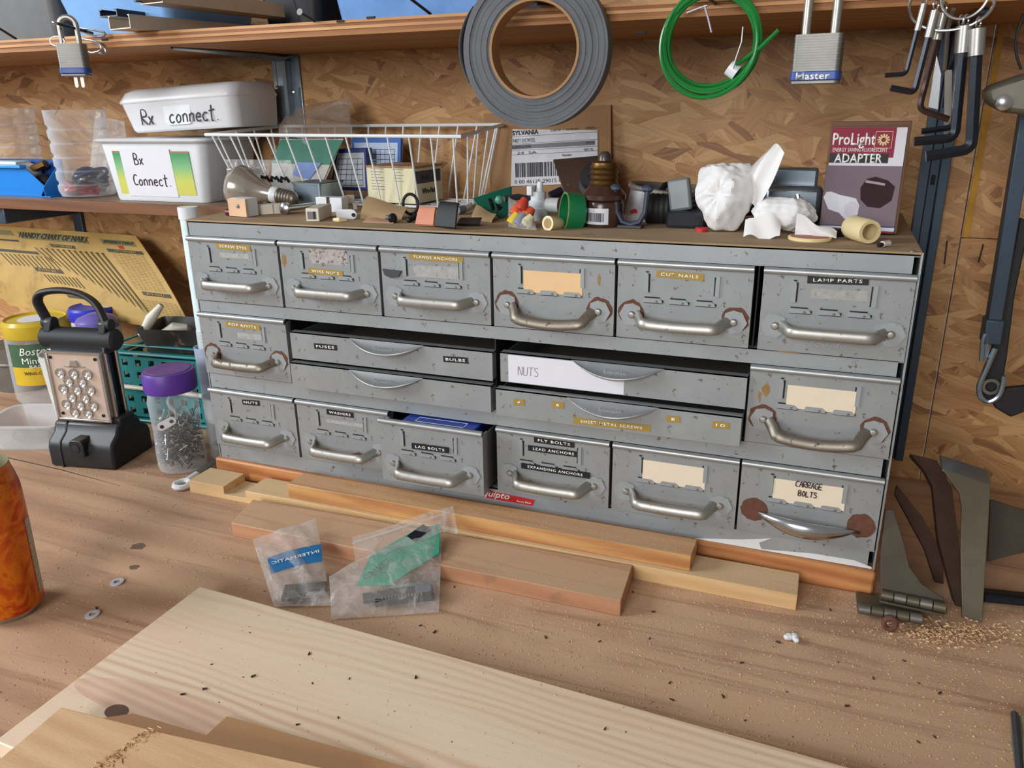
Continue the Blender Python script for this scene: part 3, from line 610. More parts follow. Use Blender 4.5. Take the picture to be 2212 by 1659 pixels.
# ============================================================ wood on the bench
MB().box(-.004, .866, -.006, .295, 0, .0288).build('base_board', ORANGE, bevel=.003, label='orange fir board lying under the whole length of the cabinet', cat='board')
pal = MB()
x0, x1, ya, yb = -.003, .791, -.061, -.0175
n0, n1 = at(520, 1040, Z=.019).x-.012, at(545, 1050, Z=.019).x
prof = [(x0, 0), (x1, 0), (x1, .0188), (n1, .0188), (n1, .0075), (n0, .0075), (n0, .0188), (x0, .0188)]
pal.prism(prof, ya, yb, plane='xz'); pal.build('notched_stick', PALE, bevel=.0006, label='pale pine stick with a cut notch at its left end, lying on the bench', cat='wood strip')
MB().prism([(.1585, -.0559), (.680, -.0545), (.681, -.0165), (.1595, -.0205)], .0190, .0380).build('long_stick', STICK, bevel=.0008, label='long orange pine stick lying on top of the pale notched stick', cat='wood strip')
MB().prism([(.134, -.1385), (.623, -.1335), (.619, -.0630), (.118, -.0775)], 0, .0188).build('short_plank', PLANK, bevel=.001, label='stained dusty plank on the bench under the two plastic bags', cat='plank')
# foreground pine board
BT = .019
A = at(432, 1266, Z=BT); B_ = at(1842, 1659, Z=BT); C_ = at(0, 1592, Z=BT)
ex = (B_-A).normalized(); ey = Vector((ex.y, -ex.x, 0))
pb = thing('pine_board', (A.x+.4, A.y-.12, 0), 'wide clean new pine board in the foreground of the bench', 'board', rz=math.degrees(math.atan2(ex.y, ex.x)))
q = [A, A+ex*.98, A+ex*.98+ey*.235, A+(C_-A).normalized()*.235]
MB().prism([(v.x, v.y) for v in q][::-1], 0.0002, BT).build('board', PINE, pb, bevel=.0012)
kn = pm('knot', (98, 74, 60), .6, 0, var=.25, scale=120); kr = wood('knot_swirl', (226, 196, 170), (204, 164, 138), 'x', 40, 14, .6, contrast=.9)
c = at(252, 1537, Z=BT); MB().prism([(c.x+.011*math.cos(t*PI/8), c.y+.008*math.sin(t*PI/8)) for t in range(16)], BT-.002, BT+.00025).build('knot', kn, pb)
sw = [at(345+185*math.cos(k*PI/16)-14*math.sin(k*PI/16), 1528+52*math.cos(k*PI/16)+38*math.sin(k*PI/16), Z=BT) for k in range(32)]
MB().prism([(v.x, v.y) for v in sw], BT-.002, BT+.00012).build('knot_figure', kr, pb)
HZ = BT+.0032
hp = [at(*p, Z=HZ) for p in ((288, 1541), (446, 1588), (490, 1547), (905, 1664), (820, 1720), (40, 1690), (160, 1560))]
MB().prism([(v.x, v.y) for v in hp], BT+.0003, HZ).build('hardboard_offcut', HARD, label='flat brown hardboard offcut with a stepped edge under the rough block', cat='offcut')
BK = HZ+.019
bq = [at(*p, Z=BK) for p in ((132, 1527), (352, 1582), (720, 1662), (760, 1760), (-160, 1760), (-20, 1655))]
blk = thing('rough_block', (bq[1].x, bq[1].y, HZ), 'yellowish wood block with splintered saw kerf at the lower left corner', 'wood block')
MB().prism([(v.x, v.y) for v in bq][::-1], HZ+.0002, BK).build('block', PINE2, blk, bevel=.001)
sp = MB()
for i in range(140):
    t = random.random(); u = random.gauss(0, 1)
    c = at(338+(205-338)*t+u*12, 1570+95*t+abs(u)*3, Z=BK); r = random.uniform(.0006, .0022); an = random.uniform(0, PI)
    sp.tube([c+Vector((math.cos(an)*r, math.sin(an)*r, .0001)), c+Vector((-math.cos(an)*r, -math.sin(an)*r, random.uniform(.0004, .0014)))], [r*.25, r*.1], 4)
sp.build('splinters', PINE2, blk, weld=False, kind='stuff')
# ============================================================ small things on the bench
M_W = MB().lathe([(.0035, 0), (.0073, 0), (.0073, .0012), (.0035, .0012), (.0035, 0)], 24, caps=False).mesh('washer', [pm('bright_zinc', (196, 202, 210), .35, .35)], 35)
for (px, py), l in (((253, 1258), 'zinc flat washer on the bench nearest the bags'), ((200, 1328), 'zinc flat washer on the bench nearest the orange can')):
    o = bpy.data.objects.new('flat_washer', M_W); COL.objects.link(o); o.location = at(px, py, Z=.0003); o.rotation_euler = (.03, -.04, .3); tag(o, l, 'washer', 'washers on the bench')
c = at(1708, 1384, Z=0); lum = MB()
for i in range(5): lum.ball((c.x+random.uniform(-.005, .005), c.y+random.uniform(-.003, .003), .004), random.uniform(.003, .0045), 8, sc=(1, .8, .9))
lum.build('foam_crumb', WHITEP, label='tiny white foam crumb lying on the bench right of center', cat='crumb')
# orange drink can, lid cut away
cr = .0335; cc = Vector((.012, -.345, 0))
can = thing('drink_can', cc, 'orange and red printed drink can with open top at the left edge', 'can')
m, t, b = nt('orange_can_print'); co = coords(t); n = noise(t, co, 15, 5, .6, 2.6)
col = ramp(t, n, [(.25, lin((150, 38, 12))), (.42, lin((196, 88, 14))), (.5, lin((214, 120, 22))), (.6, lin((186, 66, 12))), (.68, lin((206, 30, 30))), (.76, lin((224, 130, 40)))])
t.links.new(col, b.inputs['Base Color']); b.inputs['Metallic'].default_value = .45; b.inputs['Roughness'].default_value = .3
H = .168
def dent(a, z): return 1-.035*math.exp(-((a-5.35)/.35)**2-((z-.045)/.016)**2)
pr = [(cr*.80, 0), (cr*.86, .0015), (cr*.9, .004)]
MB().lathe(pr+[(cr*.985, .008)], 48).build('base_rim', STEEL, can, world=False)
MB().lathe([(cr*.985, .008)]+[(cr*(1+.07*min(1, z/.1)), z) for z in (.012, .022, .030, .036, .041, .045, .049, .054, .060, .068, .080, .100, .120, .134)]+[(cr*1.055, .142), (cr*1.0, .152), (cr*.93, .161), (cr*.90, H)], 64, caps=False, wob=dent).build('printed_wall', m, can, world=False, ang=70)
MB().lathe([(cr*.90, H), (cr*.89, H), (cr*.92, .16), (cr*1.03, .14), (cr*.97, .02), (0, .006)], 48, caps=False).build('liner', pm('can_liner', (196, 196, 160), .3, .6), can, world=False)
fp = MB()
for i in range(9): fp.box(-.0003, .0003, -.0055, .0055, .02+i*.0095, .0289+i*.0095, rotm(0, 0, 34) @ tr(cr*(1+.07*min(1, (.024+i*.0095)/.1))+.0001, 0, 0))
fp.build('fine_print_panel', pm('fine_print', (172, 164, 148), .5, .3), can, world=False)
# white ring-handled blade in front of the cabinet corner
kn_ = thing('ring_blade', at(395, 1050, Z=0), 'small grey blade with white plastic ring handle by the notched stick', 'tool')
a, b = at(394, 1046, Z=.005), at(440, 1012, Z=.006); d_ = (b-a).normalized()
ring = [a+d_*(.011*math.cos(k*PI/8))+Vector((-d_.y, d_.x, 0))*(.010*math.sin(k*PI/8)) for k in range(16)]
MB().tube(ring, .0042, 8, closed=True).build('ring_handle', WHITEP, kn_)
MB().tube([a+d_*.012, a+d_*.035], [.006, .0045], 10, flat=.7).build('shank', WHITEP, kn_)
e = a+d_*.034; f = at(462, 998, Z=.012); s = Vector((-d_.y, d_.x, 0))
MB().grid(lambda u, v: e.lerp(f, v)+s*((u-.5)*.013)+Vector((0, 0, .003*math.sin(PI*u))), 4, 4, back=.0015).build('blade', STEELD, kn_)
# ============================================================ two parts bags
def pillow(name, corners, h, mat, parent, nu=26, nv=26, puff=None, seed=0, back=.0):
    rnd = random.Random(seed); ph = [(rnd.uniform(2, 7), rnd.uniform(2, 7), rnd.uniform(0, 6), rnd.uniform(.3, 1)) for _ in range(7)]
    a, b, c, d = [Vector(k) for k in corners]
    def P(u, v, sgn):
        base = (a*(1-u)+b*u)*(1-v)+(d*(1-u)+c*u)*v; e = (16*u*(1-u)*v*(1-v))**.5
        k = sum(am*math.sin(fx*u*2+fy*v*2+p) for fx, fy, p, am in ph)*.22+math.sin(23*u+9*v+seed)*.12
        return base+Vector((0, 0, sgn*h*e*(1+.5*k)+(puff(u, v) if puff else 0)+h*.25*k*(1 if sgn > 0 else .9)*(.3+e)))
    mb = MB(); mb.grid(lambda u, v: P(u, v, 1), nu, nv); mb.grid(lambda u, v: P(u, v, -1)-Vector((0, 0, .0002)), nu, nv)
    return mb.build(name, mat, parent, ang=180, weld=False)
b1 = thing('parts_bag', at(640, 1290, Z=0), 'small clear plastic bag with blue INTERMATIC tag on the bench', 'bag', 'parts bags on the bench')
c1 = [at(590, 1308, Z=.004), at(726, 1300, Z=.004), at(725, 1222, Z=.012), at(568, 1232, Z=.012)]
c1 = [at(592, 1310, Z=.003), at(716, 1308, Z=.003), at(682, 1120, Z=.034), at(545, 1165, Z=.034)]
pillow('bag_film', [tuple(v) for v in c1], .010, CLEARB, b1, seed=3)
tq = [at(577, 1205, Z=.027), at(694, 1175, Z=.03), at(697, 1212, Z=.023), at(585, 1240, Z=.022)]
MB().grid(lambda u, v: (tq[3]*(1-u)+tq[2]*u)*(1-v)+(tq[0]*(1-u)+tq[1]*u)*v+Vector((0, 0, .002*math.sin(PI*u))), 8, 4, back=.0004).build('blue_tag', pm('blue_tag', (30, 108, 160), .5), b1)
tx = (tq[1]-tq[0]).normalized(); tu = (tq[0]-tq[3]).normalized(); tn = tx.cross(tu).normalized(); tu = tn.cross(tx)
TM = Matrix((( -tx.x, tu.x, tn.x, 0), (-tx.y, tu.y, tn.y, 0), (-tx.z, tu.z, tn.z, 0), (0, 0, 0, 1)))
tc = (tq[0]+tq[1]+tq[2]+tq[3])/4; TM.translation = tc+tn*.003
text('tag_lettering', 'INTERMATIC', EMB, b1, TM, size=.0065, width=.052, ext=.0002)
pk = thing('trip_pin_set', at(665, 1290, Z=.003), 'black timer clips with steel pins inside the INTERMATIC bag', 'clip')
p, q = at(612, 1288, Z=.006), at(705, 1280, Z=.006); ax = (q-p).normalized(); sd = Vector((-ax.y, ax.x, 0))
def obox(mb, c, ax, L, Wd, z0, z1): 
    s = Vector((-ax.y, ax.x, 0)); pts = [c-ax*L/2-s*Wd/2, c+ax*L/2-s*Wd/2, c+ax*L/2+s*Wd/2, c-ax*L/2+s*Wd/2]
    return mb.prism([(v.x, v.y) for v in pts], z0, z1)
mm = MB(); obox(mm, (p+q)/2+sd*.008, ax, .045, .014, .004, .011); obox(mm, p+ax*.012, ax, .026, .016, .004, .009); mm.build('clip_body', BLK, pk, bevel=.001)
mm = MB(); obox(mm, p+ax*.014+sd*.002, ax, .02, .005, .009, .0095); mm.tube([p+ax*.02, q+ax*.005], .0011, 6); mm.tube([p+ax*.022-sd*.004+Vector((0, 0, .004)), q-sd*.003+Vector((0, 0, .004))], .0011, 6); mm.build('steel_pins', STEEL, pk)
b2 = thing('zip_bag', at(830, 1320, Z=0), 'clear zip bag with folded green card on the bench', 'bag', 'parts bags on the bench')
c2 = [at(716, 1338, Z=.002), at(948, 1322, Z=.003), at(956, 1120, Z=.036), at(711, 1245, Z=.022)]
pillow('bag_film', [tuple(v) for v in c2], .010, CLEARB, b2, seed=8)
c3 = [at(768, 1215, Z=.026), at(956, 1150, Z=.034), at(978, 1092, Z=.047), at(760, 1160, Z=.035)]
c3b = [at(957, 1150, Z=.034), at(990, 1153, Z=.034), at(978, 1092, Z=.047), at(955, 1105, Z=.045)]
MB().grid(lambda u, v: (c3[0]*(1-u)+c3[1]*u)*(1-v)+(c3[3]*(1-u)+c3[2]*u)*v+Vector((0, 0, .0015*math.sin(7*u+3*v))), 12, 6).build('bag_mouth', CLEARB, b2, ang=180)
MB().grid(lambda u, v: (c3b[0]*(1-u)+c3b[1]*u)*(1-v)+(c3b[3]*(1-u)+c3b[2]*u)*v+Vector((0, 0, .001*math.sin(6*u))), 6, 6).build('bag_corner', CLEARB, b2, ang=180)
MB().tube([c3[3]+(c3[0]-c3[3])*.25, c3[2]+(c3[1]-c3[2])*.25], .0012, 6).build('zip_strip', CLEARF, b2)
gq = [at(*p, Z=z) for p, z in (((770, 1265), .014), ((838, 1265), .014), ((948, 1195), .026), ((950, 1133), .035), ((905, 1140), .035), ((800, 1200), .026))]
gm = (gq[0]+gq[2]+gq[3]+gq[5])/4; gn = (gq[2]-gq[0]).cross(gq[5]-gq[0]).normalized(); gn = gn if gn.z > 0 else -gn
mbb = MB(); nn = len(gq); mbb.add([v-gn*.0004 for v in gq]+[v+gn*.0002 for v in gq], [tuple(range(nn))[::-1], tuple(range(nn, 2*nn))]+[(i, (i+1) % nn, nn+(i+1) % nn, nn+i) for i in range(nn)])
mbb.build('green_card', pm('green_card', (34, 150, 116), .5, 0, var=.12), b2, smooth=False)
gx = (gq[3]-gq[0]).normalized(); gy = gn.cross(gx); GM = Matrix(((gx.x, gy.x, gn.x, 0), (gx.y, gy.y, gn.y, 0), (gx.z, gy.z, gn.z, 0), (0, 0, 0, 1)))
GM1 = GM.copy(); GM1.translation = at(815, 1230, Z=.022)+gn*.001; text('card_lettering', 'CHEST', pm('green_ink', (18, 70, 58), .6), b2, GM1, size=.011, width=.038, ext=.0002)
mbb = MB(); k0 = at(905, 1152, Z=.034); mbb.box(-.013, .013, -.0065, .0065, 0, .0006, tr(*(k0+gn*.0006)) @ GM); mbb.build('card_badge', BLKOX, b2)
k = thing('connector_strip', at(850, 1300, Z=.003), 'black terminal connector strip lying inside the zip bag', 'connector')
p, q = at(785, 1300, Z=.007), at(928, 1283, Z=.007); ax = (q-p).normalized(); sd = Vector((-ax.y, ax.x, 0))
mm = MB(); obox(mm, (p+q)/2+ax*.008, ax, .062, .018, .004, .013); mm.build('strip_body', BLK, k, bevel=.001)
mm = MB(); obox(mm, p+ax*.012+sd*.006, ax, .025, .013, .004, .010); mm.build('strip_end', DGREY, k, bevel=.001)
mm = MB(); obox(mm, q-ax*.006+sd*.003, ax, .017, .017, .013, .0145); mm.build('grey_tab', GREYP, k, bevel=.0006)
mm = MB(); obox(mm, (p+q)/2+sd*.012+ax*.008, ax, .036, .006, .0125, .0135); mm.build('metal_bar', STEEL, k)
for i in range(13):
    mm = MB(); cpt = p+ax*(.02+i*.0034)-sd*.007; obox(mm, cpt, ax, .0016, .003, .012, .0142); mm.build('pin', STEEL, k)
# ============================================================ sawdust and crumbs
sd_ = MB(); rng = random.Random(5)
foot = [(-.003, .791, -.061, 0), (.118, .623, -.139, -.06), (.158, .68, -.056, -.016)]
dx, dy = ex.x, ex.y
def onboard(x, y):
    v = Vector((x, y, 0))-Vector((A.x, A.y, 0)); return v.dot(ex) > -.003 and v.dot(ey) > -.003
n = 0
while n < 24000:
    x = rng.uniform(-.25, 1.15); y = rng.uniform(-.52, .02)
    dens = .35+.65*min(1, max(0, (x-.1)/.5))
    if rng.random() > dens or y > -.008 and x < .87: continue
    if any(a < x < b and c < y < d for a, b, c, d in foot): continue
    if onboard(x, y): 
        if rng.random() > .05: continue
        z = BT
    else: z = 0
    s = rng.choice((.0003, .0004, .0005, .0006, .0008, .0013))*rng.uniform(.7, 1.2); an = rng.uniform(0, 2*PI); c, q2 = math.cos(an)*s, math.sin(an)*s
    hgt = s*rng.uniform(.3, .9)
    sd_.add([(x-c, y-q2, z), (x+c*.6-q2*.5, y+q2*.6+c*.5, z), (x+c*.8+q2*.4, y+q2*.8-c*.4, z), (x, y, z+hgt)], [(0, 1, 3), (1, 2, 3), (2, 0, 3)]); n += 1
for a, b, c, d, z, cnt in ((.685, .79, -.060, -.018, .0188, 260), (.0, .155, -.060, -.018, .0188, 0), (.135, .61, -.133, -.066, .0188, 1100), (.165, .675, -.054, -.022, .0380, 900)):
    for i in range(cnt):
        x, y = rng.uniform(a, b), rng.uniform(c, d); s = rng.choice((.0003, .0004, .0006, .0009))*rng.uniform(.7, 1.2); an = rng.uniform(0, 2*PI); p_, q_ = math.cos(an)*s, math.sin(an)*s
        sd_.add([(x-p_, y-q_, z), (x+p_*.6-q_*.5, y+q_*.6+p_*.5, z), (x+p_*.8+q_*.4, y+q_*.8-p_*.4, z), (x, y, z+s*.6)], [(0, 1, 3), (1, 2, 3), (2, 0, 3)])
sd_.build('sawdust', pm('sawdust', (200, 164, 128), .9, 0, var=.2, scale=900), weld=False, smooth=False, label='scattered pale sawdust over the bench', cat='sawdust', kind='stuff')

cr_ = MB()
for i in range(60):
    px, py = rng.uniform(20, 2100), rng.uniform(1260, 1650)
    g = at(px, py, Z=0); z = BT if onboard(g.x, g.y) else 0
    g = at(px, py, Z=z)
    if z == 0 and any(a < g.x < b and c < g.y < d for a, b, c, d in foot): continue
    if px < 120 and py < 1380 or px < 620 and py > 1520: continue
    s = rng.uniform(.0006, .0024); an = rng.uniform(0, PI)
    cr_.tube([g+Vector((-math.cos(an)*s, -math.sin(an)*s, s*.3)), g+Vector((math.cos(an)*s, math.sin(an)*s, s*.5))], [s*.5, s*.3], 5)
cr_.build('bark_crumbs', pm('bark', (58, 38, 28), .9), weld=False, label='dark bark crumbs scattered over bench and pine board', cat='crumbs', kind='stuff')
# ============================================================ LED lantern
ln = thing('led_lantern', (-.219, -.008, 0), 'black folding LED lantern with carry handle left of the cabinet', 'lantern', rz=10)
def lp(m, name, mat, par=None, **k): return m.build(name, mat, par or ln, world=False, **k)
# local frame: x right, -y front; base 0.104 wide, 0.09 deep
bw, bd = .054, .046
sec = [(-bd, 0), (-bd, .030), (-bd*.92, .040), (-bd*.62, .050), (-bd*.5, .064), (bd*.5, .064), (bd*.62, .050), (bd*.92, .040), (bd, .030), (bd, 0)]
lp(MB().prism(sec, -bw, bw, plane='yz'), 'base', BLK, bevel=.004)
lp(MB().prism([(y*1.03, z*1.01) for y, z in sec], -bw*.62, -bw*.58, plane='yz'), 'base_seam', RUBBER)
lp(MB().prism([(-.012, 0), (.012, 0), (.012, .02), (.008, .026), (-.008, .026), (-.012, .02)], -bd-.012, -bd+.012, plane='xz', M=tr(.002, .004, .022)), 'switch_housing', BLK, bevel=.0015)
lp(MB().lathe([(0, 0), (.006, 0), (.006, .003), (0, .004)], 14, tr(.002, -bd-.006, .036) @ rotm(90)), 'switch_button', RUBBER)
for s in (-1, 1): lp(MB().box(-.008, .008, -.017, .017, .058, .072, tr(s*.046, 0, 0)), 'hinge_foot', BLK, bevel=.003)
lp(MB().box(-.036, .040, -.012, .016, .066, .172), 'panel_core', BLK, bevel=.002)
mir = pm('lantern_reflector', (204, 186, 172), .25, .35, var=.05)
lp(MB().box(-.046, .040, -.0195, -.0125, .068, .170), 'led_panel', mir, bevel=.0015)
fr = MB()
for a in ((-.0475, -.0435, .066, .172), (.0385, .0425, .066, .172)): fr.box(a[0], a[1], -.022, -.012, a[2], a[3])
fr.box(-.0475, .0425, -.022, -.012, .066, .069); fr.box(-.0475, .0425, -.022, -.012, .169, .172)
lp(fr, 'panel_frame', STEEL, bevel=.001)
lp(MB().box(-.018, .014, -.0225, -.0195, .150, .1515).prism([(-.010, .150), (.006, .150), (.002, .160), (-.006, .160)], -.0225, -.019, plane='xz'), 'panel_notch', STEEL)
LEDM = pm('led_lens', (196, 190, 184), .12, .55, var=.25, scale=400)
led = MB().lathe([(0, .0010), (.0030, .0006), (.0060, .0026), (.0074, .0038), (.0074, 0), (0, 0)], 14, rotm(90)).mesh('led_lens', [LEDM], 60)
dot = MB().lathe([(0, 0), (.0026, 0), (.0018, .0022), (0, .0026)], 10, rotm(90)).mesh('led_chip', [pm('led_chip', (214, 212, 206), .2)], 60)
for j, (n_, off) in enumerate(((3, 0), (2, .5), (3, 0), (2, .5), (3, 0), (2, .5))):
    for i in range(n_):
        x = -.0275+(i+off)*.0225; z = .140-j*.0122
        l_ = inst('led_lens', led, ln, tr(x, -.0195, z)); inst('led_chip', dot, l_, tr(0, -.0005, 0))
for x, z in ((-.040, .163), (.034, .163), (-.038, .076), (.030, .076)): lp(MB().lathe([(0, 0), (.0025, 0), (.0025, .0012), (0, .0012)], 10, tr(x, -.0198, z) @ rotm(90)), 'screw', BLKOX)
for s, y in ((.044, -.010), (.044, .012)): lp(MB().tube([(s, y, .066), (s, y, .178)], .0032, 10), 'post', CHROME)
lp(MB().tube([(-.062, 0, .188), (-.058, 0, .188), (.058, 0, .188), (.062, 0, .188)], [.012, .0158, .0158, .012], 18, flat=1), 'top_bar', RUBBER)
lp(MB().box(-.045, .048, -.013, .013, .168, .182), 'top_block', BLK, bevel=.003)
for s in (-1, 1): lp(MB().prism([(-.012, 0), (.012, 0), (.008, .016), (0, .021), (-.008, .016)], -.006, .006, plane='yz', M=tr(s*.045, 0, .198)), 'handle_lug', BLK, bevel=.002)
hp_ = smoothp([(-.047, 0, .208), (-.058, .002, .228), (-.062, .003, .242), (-.052, .004, .253), (-.02, .005, .257), (.012, .005, .252), (.034, .004, .237), (.047, 0, .210)], 5)
lp(MB().tube(hp_, [.008]*len(hp_), 10, flat=.62, up=(0, 0, 1)), 'carry_handle', BLK)
for s in (-1, 1): lp(MB().lathe([(0, -.009), (.0085, -.009), (.0085, .009), (0, .009)], 16, tr(s*.047, 0, .210) @ rotm(0, 90)), 'pivot_knob', RUBBER, bevel=.001)
# ============================================================ jar of nails, purple lid
jr = thing('nail_jar', (-.0765, .006, 0), 'clear plastic jar of nails with purple screw lid by the cabinet', 'jar')
R = .0345
lp(MB().lathe([(0, .001), (R*.8, 0), (R*.95, .002), (R, .008), (R, .03), (R*.96, .06), (R, .09), (R*1.02, .105), (R*.95, .116), (R*.9, .122), (R*.9, .128)], 40, caps=False), 'jar_wall', CLEAR, jr)
lp(MB().lathe([(0, .122), (R*1.04, .122), (R*1.06, .125), (R*1.06, .147), (R*1.0, .151), (0, .1515)], 40), 'screw_lid', PURPLE, jr)
lp(MB().lathe([(R*.5, .1514), (R*.86, .1520), (R*.88, .1514)], 40, caps=False), 'lid_ring', PURPLE, jr)
nl = MB(); rg = random.Random(4); nmat = [pm('nail_steel', (96, 94, 90), .4, .8), STEEL, RUST]
for i in range(330):
    a = rg.uniform(0, 2*PI); rr = R*.86*math.sqrt(rg.random()); z = rg.uniform(.004, .078)
    d = Vector((rg.gauss(0, 1), rg.gauss(0, 1), rg.gauss(0, .6))).normalized(); L = rg.uniform(.006, .013); c = Vector((rr*math.cos(a), rr*math.sin(a), z))
    p, q = c-d*L, c+d*L
    for e in (p, q):
        k = math.hypot(e.x, e.y)
        if k > R*.92: e.x *= R*.92/k; e.y *= R*.92/k
        e.z = max(.003, e.z)
    mi = 0 if rg.random() < .7 else 1
    nl.tube([p, q], .0008, 5, mi=mi); dd = (q-p).normalized(); nl.tube([q, q+dd*.0006], .0019, 7, mi=mi)
nails = thing('nail_pile', (-.0765, .006, .003), 'heap of small steel nails inside the purple lidded jar', 'nails'); nails['kind'] = 'stuff'
nl.build('nails', nmat, nails, world=False, weld=False, kind='stuff')
ck = thing('cable_clip', (-.066, -.022, .078), 'white two hole clip among the nails in the jar', 'clip'); MCk = tr(-.0765, .006, 0) @ rotm(0, 0, 38) @ tr(-.009, -R*.90, .080) @ rotm(0, -26)
pts = arc(-.008, 0, .006, 90, 270, 8)+arc(.008, 0, .006, -90, 90, 8); MB().prism(pts, -.0008, .0008, plane='xz', M=MCk).build('clip_plate', WHITEP, ck)
for s in (-1, 1): MB().lathe([(0, 0), (.0026, 0), (.0026, .0022), (0, .0022)], 12, MCk @ tr(s*.0075, .0002, 0) @ rotm(90)).build('hole', DARK, ck)
bgm = MB(); bgm.grid(lambda u, v: (-.0765+(u-.5)*.036+.004*math.sin(9*v), .006+.008*math.sin(7*u+2*v), .078+.036*v), 8, 8); bgm.build('bag_scrap', CLEARB, ang=180, label='crumpled clear bag scrap on top of the jarred nails', cat='bag')
# ============================================================ white cup and glass jar behind
gj = thing('glass_jar', (-.035, .062, 0), 'open glass jar with brown scraps squeezed beside the cabinet corner', 'jar')
lp(MB().lathe([(0, .002), (.026, .001), (.030, .006), (.031, .05), (.029, .07), (.0295, .098), (.031, .1), (.0285, .1), (.027, .07), (.028, .02), (0, .006)], 28, caps=False), 'glass_wall', GLASS, gj)
lp(MB().lathe([(.0292, .062), (.0300, .066), (.0300, .094), (.0292, .098)], 28, caps=False), 'white_band', CLEARF, gj)
sc_ = MB()
for i in range(9): sc_.box(-.010, .010, -.003, .003, -.003, .003, tr(rg.uniform(-.012, .012), rg.uniform(-.012, .012), .012+.005*i) @ rotm(rg.uniform(0, 60), rg.uniform(0, 60), rg.uniform(0, 180)))
lp(sc_, 'scraps', BROWN, gj)
tb = at(400, 447, Y=.10); tx_ = tb.x+.004
cy = thing('tall_cup', (tx_-.002, .10, 0), 'tall pale blue plastic cup standing between basket and cabinet', 'cup')
lp(MB().lathe([(0, 0), (.015, 0), (.019, .158), (.0178, .158), (.0138, .004), (0, .004)], 28, caps=False), 'cup_wall', pm('pale_blue_cup', (178, 192, 214), .4), cy)
ft = thing('fluorescent_tube', (tx_, .10, .006), 'white fluorescent tube standing upright against the cabinet side', 'tube light')
lp(MB().tube([(0, 0, .03), (0, 0, .352)], .0128, 20), 'glass_tube', pm('tube_glass', (214, 232, 232), .25), ft)
lp(MB().tube([(0, 0, .0), (0, 0, .03)], .0125, 20), 'lower_cap', STEEL, ft)
lp(MB().tube([(0, 0, .345), (0, 0, .362)], .0142, 20), 'white_cap', WHITEP, ft)
lp(MB().lathe([(.0129, .150), (.0137, .150), (.0137, .178), (.0129, .178)], 20), 'clear_sleeve', CLEARF, ft)
for i in range(5): lp(MB().ball((.004, -.0128, .154+i*.005), .0014, 8), 'pin', STEEL, ft)
# ============================================================ teal basket with baking tin
BX, BY = -.186, .192
bk = thing('teal_basket', (BX, BY, 0), 'teal plastic basket with square holes behind the lantern', 'basket', rz=6)
bwid, bdep, bh, th = .232, .128, .140, .002
def lattice(mb, w, h, z0, nx, nz, M, holes=.0108):
    "panel with square holes cut through, in x-z, thickness th"
    xs = [-w/2]; zs = [z0]
    for i in range(nx):
        c = -w/2+w*(i+.5)/nx; xs += [c-holes/2, c+holes/2]
    for j in range(nz):
        c = z0+h*(j+.5)/nz; zs += [c-holes/2, c+holes/2]
    xs.append(w/2); zs.append(z0+h)
    for i in range(len(xs)-1):
        for j in range(len(zs)-1):
            if i % 2 and j % 2: continue
            mb.box(xs[i], xs[i+1], -th/2, th/2, zs[j], zs[j+1], M)
    return mb
for M_, w_, nx in ((tr(0, -bdep/2, 0), bwid, 9), (tr(0, bdep/2, 0), bwid, 9), (tr(-bwid/2, 0, 0) @ rotm(0, 0, 90), bdep, 5), (tr(bwid/2, 0, 0) @ rotm(0, 0, 90), bdep, 5)):
    lp(lattice(MB(), w_, bh-.034, .012, nx, 5, M_), 'lattice_side', TEAL, bk)
lp(MB().box(-bwid/2, bwid/2, -bdep/2, bdep/2, 0, .002), 'floor_panel', TEAL, bk)
for z, r in ((.006, .006), (.124, .007), (.138, .004)):
    pth = [(a, b, z) for a, b in rrect(-bwid/2, bwid/2, -bdep/2, bdep/2, .012, 4)]
    lp(MB().tube(pth, r, 8, closed=True, flat=.45, up=(0, 0, 1)) if z != .006 else MB().tube(pth, r, 8, closed=True, flat=.45), 'rim', TEAL, bk)
lp(MB().tube([(-bwid/2-.02, -bdep/2-.004, .066), (-.02, -bdep/2-.006, .064), (.05, -bdep/2-.004, .060)], .004, 8), 'cord_handle', OFFW, bk)
lp(MB().tube([(.083, -bdep/2-.002, .075), (.098, -bdep/2+.01, .125)], .0009, 6), 'wire_handle', STEEL, bk)
tn_ = thing('baking_tin', (-.196, .168, .1160), 'dark grey metal loaf tin resting on the teal basket', 'tin', rot=(math.radians(0), math.radians(0), math.radians(14)))
tm = MB(); tub_shell(tm, (.085, .07), (.118, .088), .052, .0009, .006)
lp(tm, 'tin_body', pm('dark_tin', (82, 82, 80), .38, .8, var=.3, scale=30, spot=((132, 84, 58), .6, 30)), tn_)
for i, (a, b, r) in enumerate((((-.255, .135, .150), (-.222, .155, .200), .009), ((-.225, .152, .150), (-.190, .172, .160), .012), ((-.235, .18, .146), (-.20, .185, .152), .009))):
    MB().tube([a, ((a[0]+b[0])/2, (a[1]+b[1])/2, (a[2]+b[2])/2+.004), b], [r*.7, r, r*.5], 12).build('plastic_rod', OFFW, label=('off-white plastic rod leaning in the tin', 'off-white rounded plastic knob lying in the tin', 'small off-white plastic stub in the tin')[i], cat='plastic part')
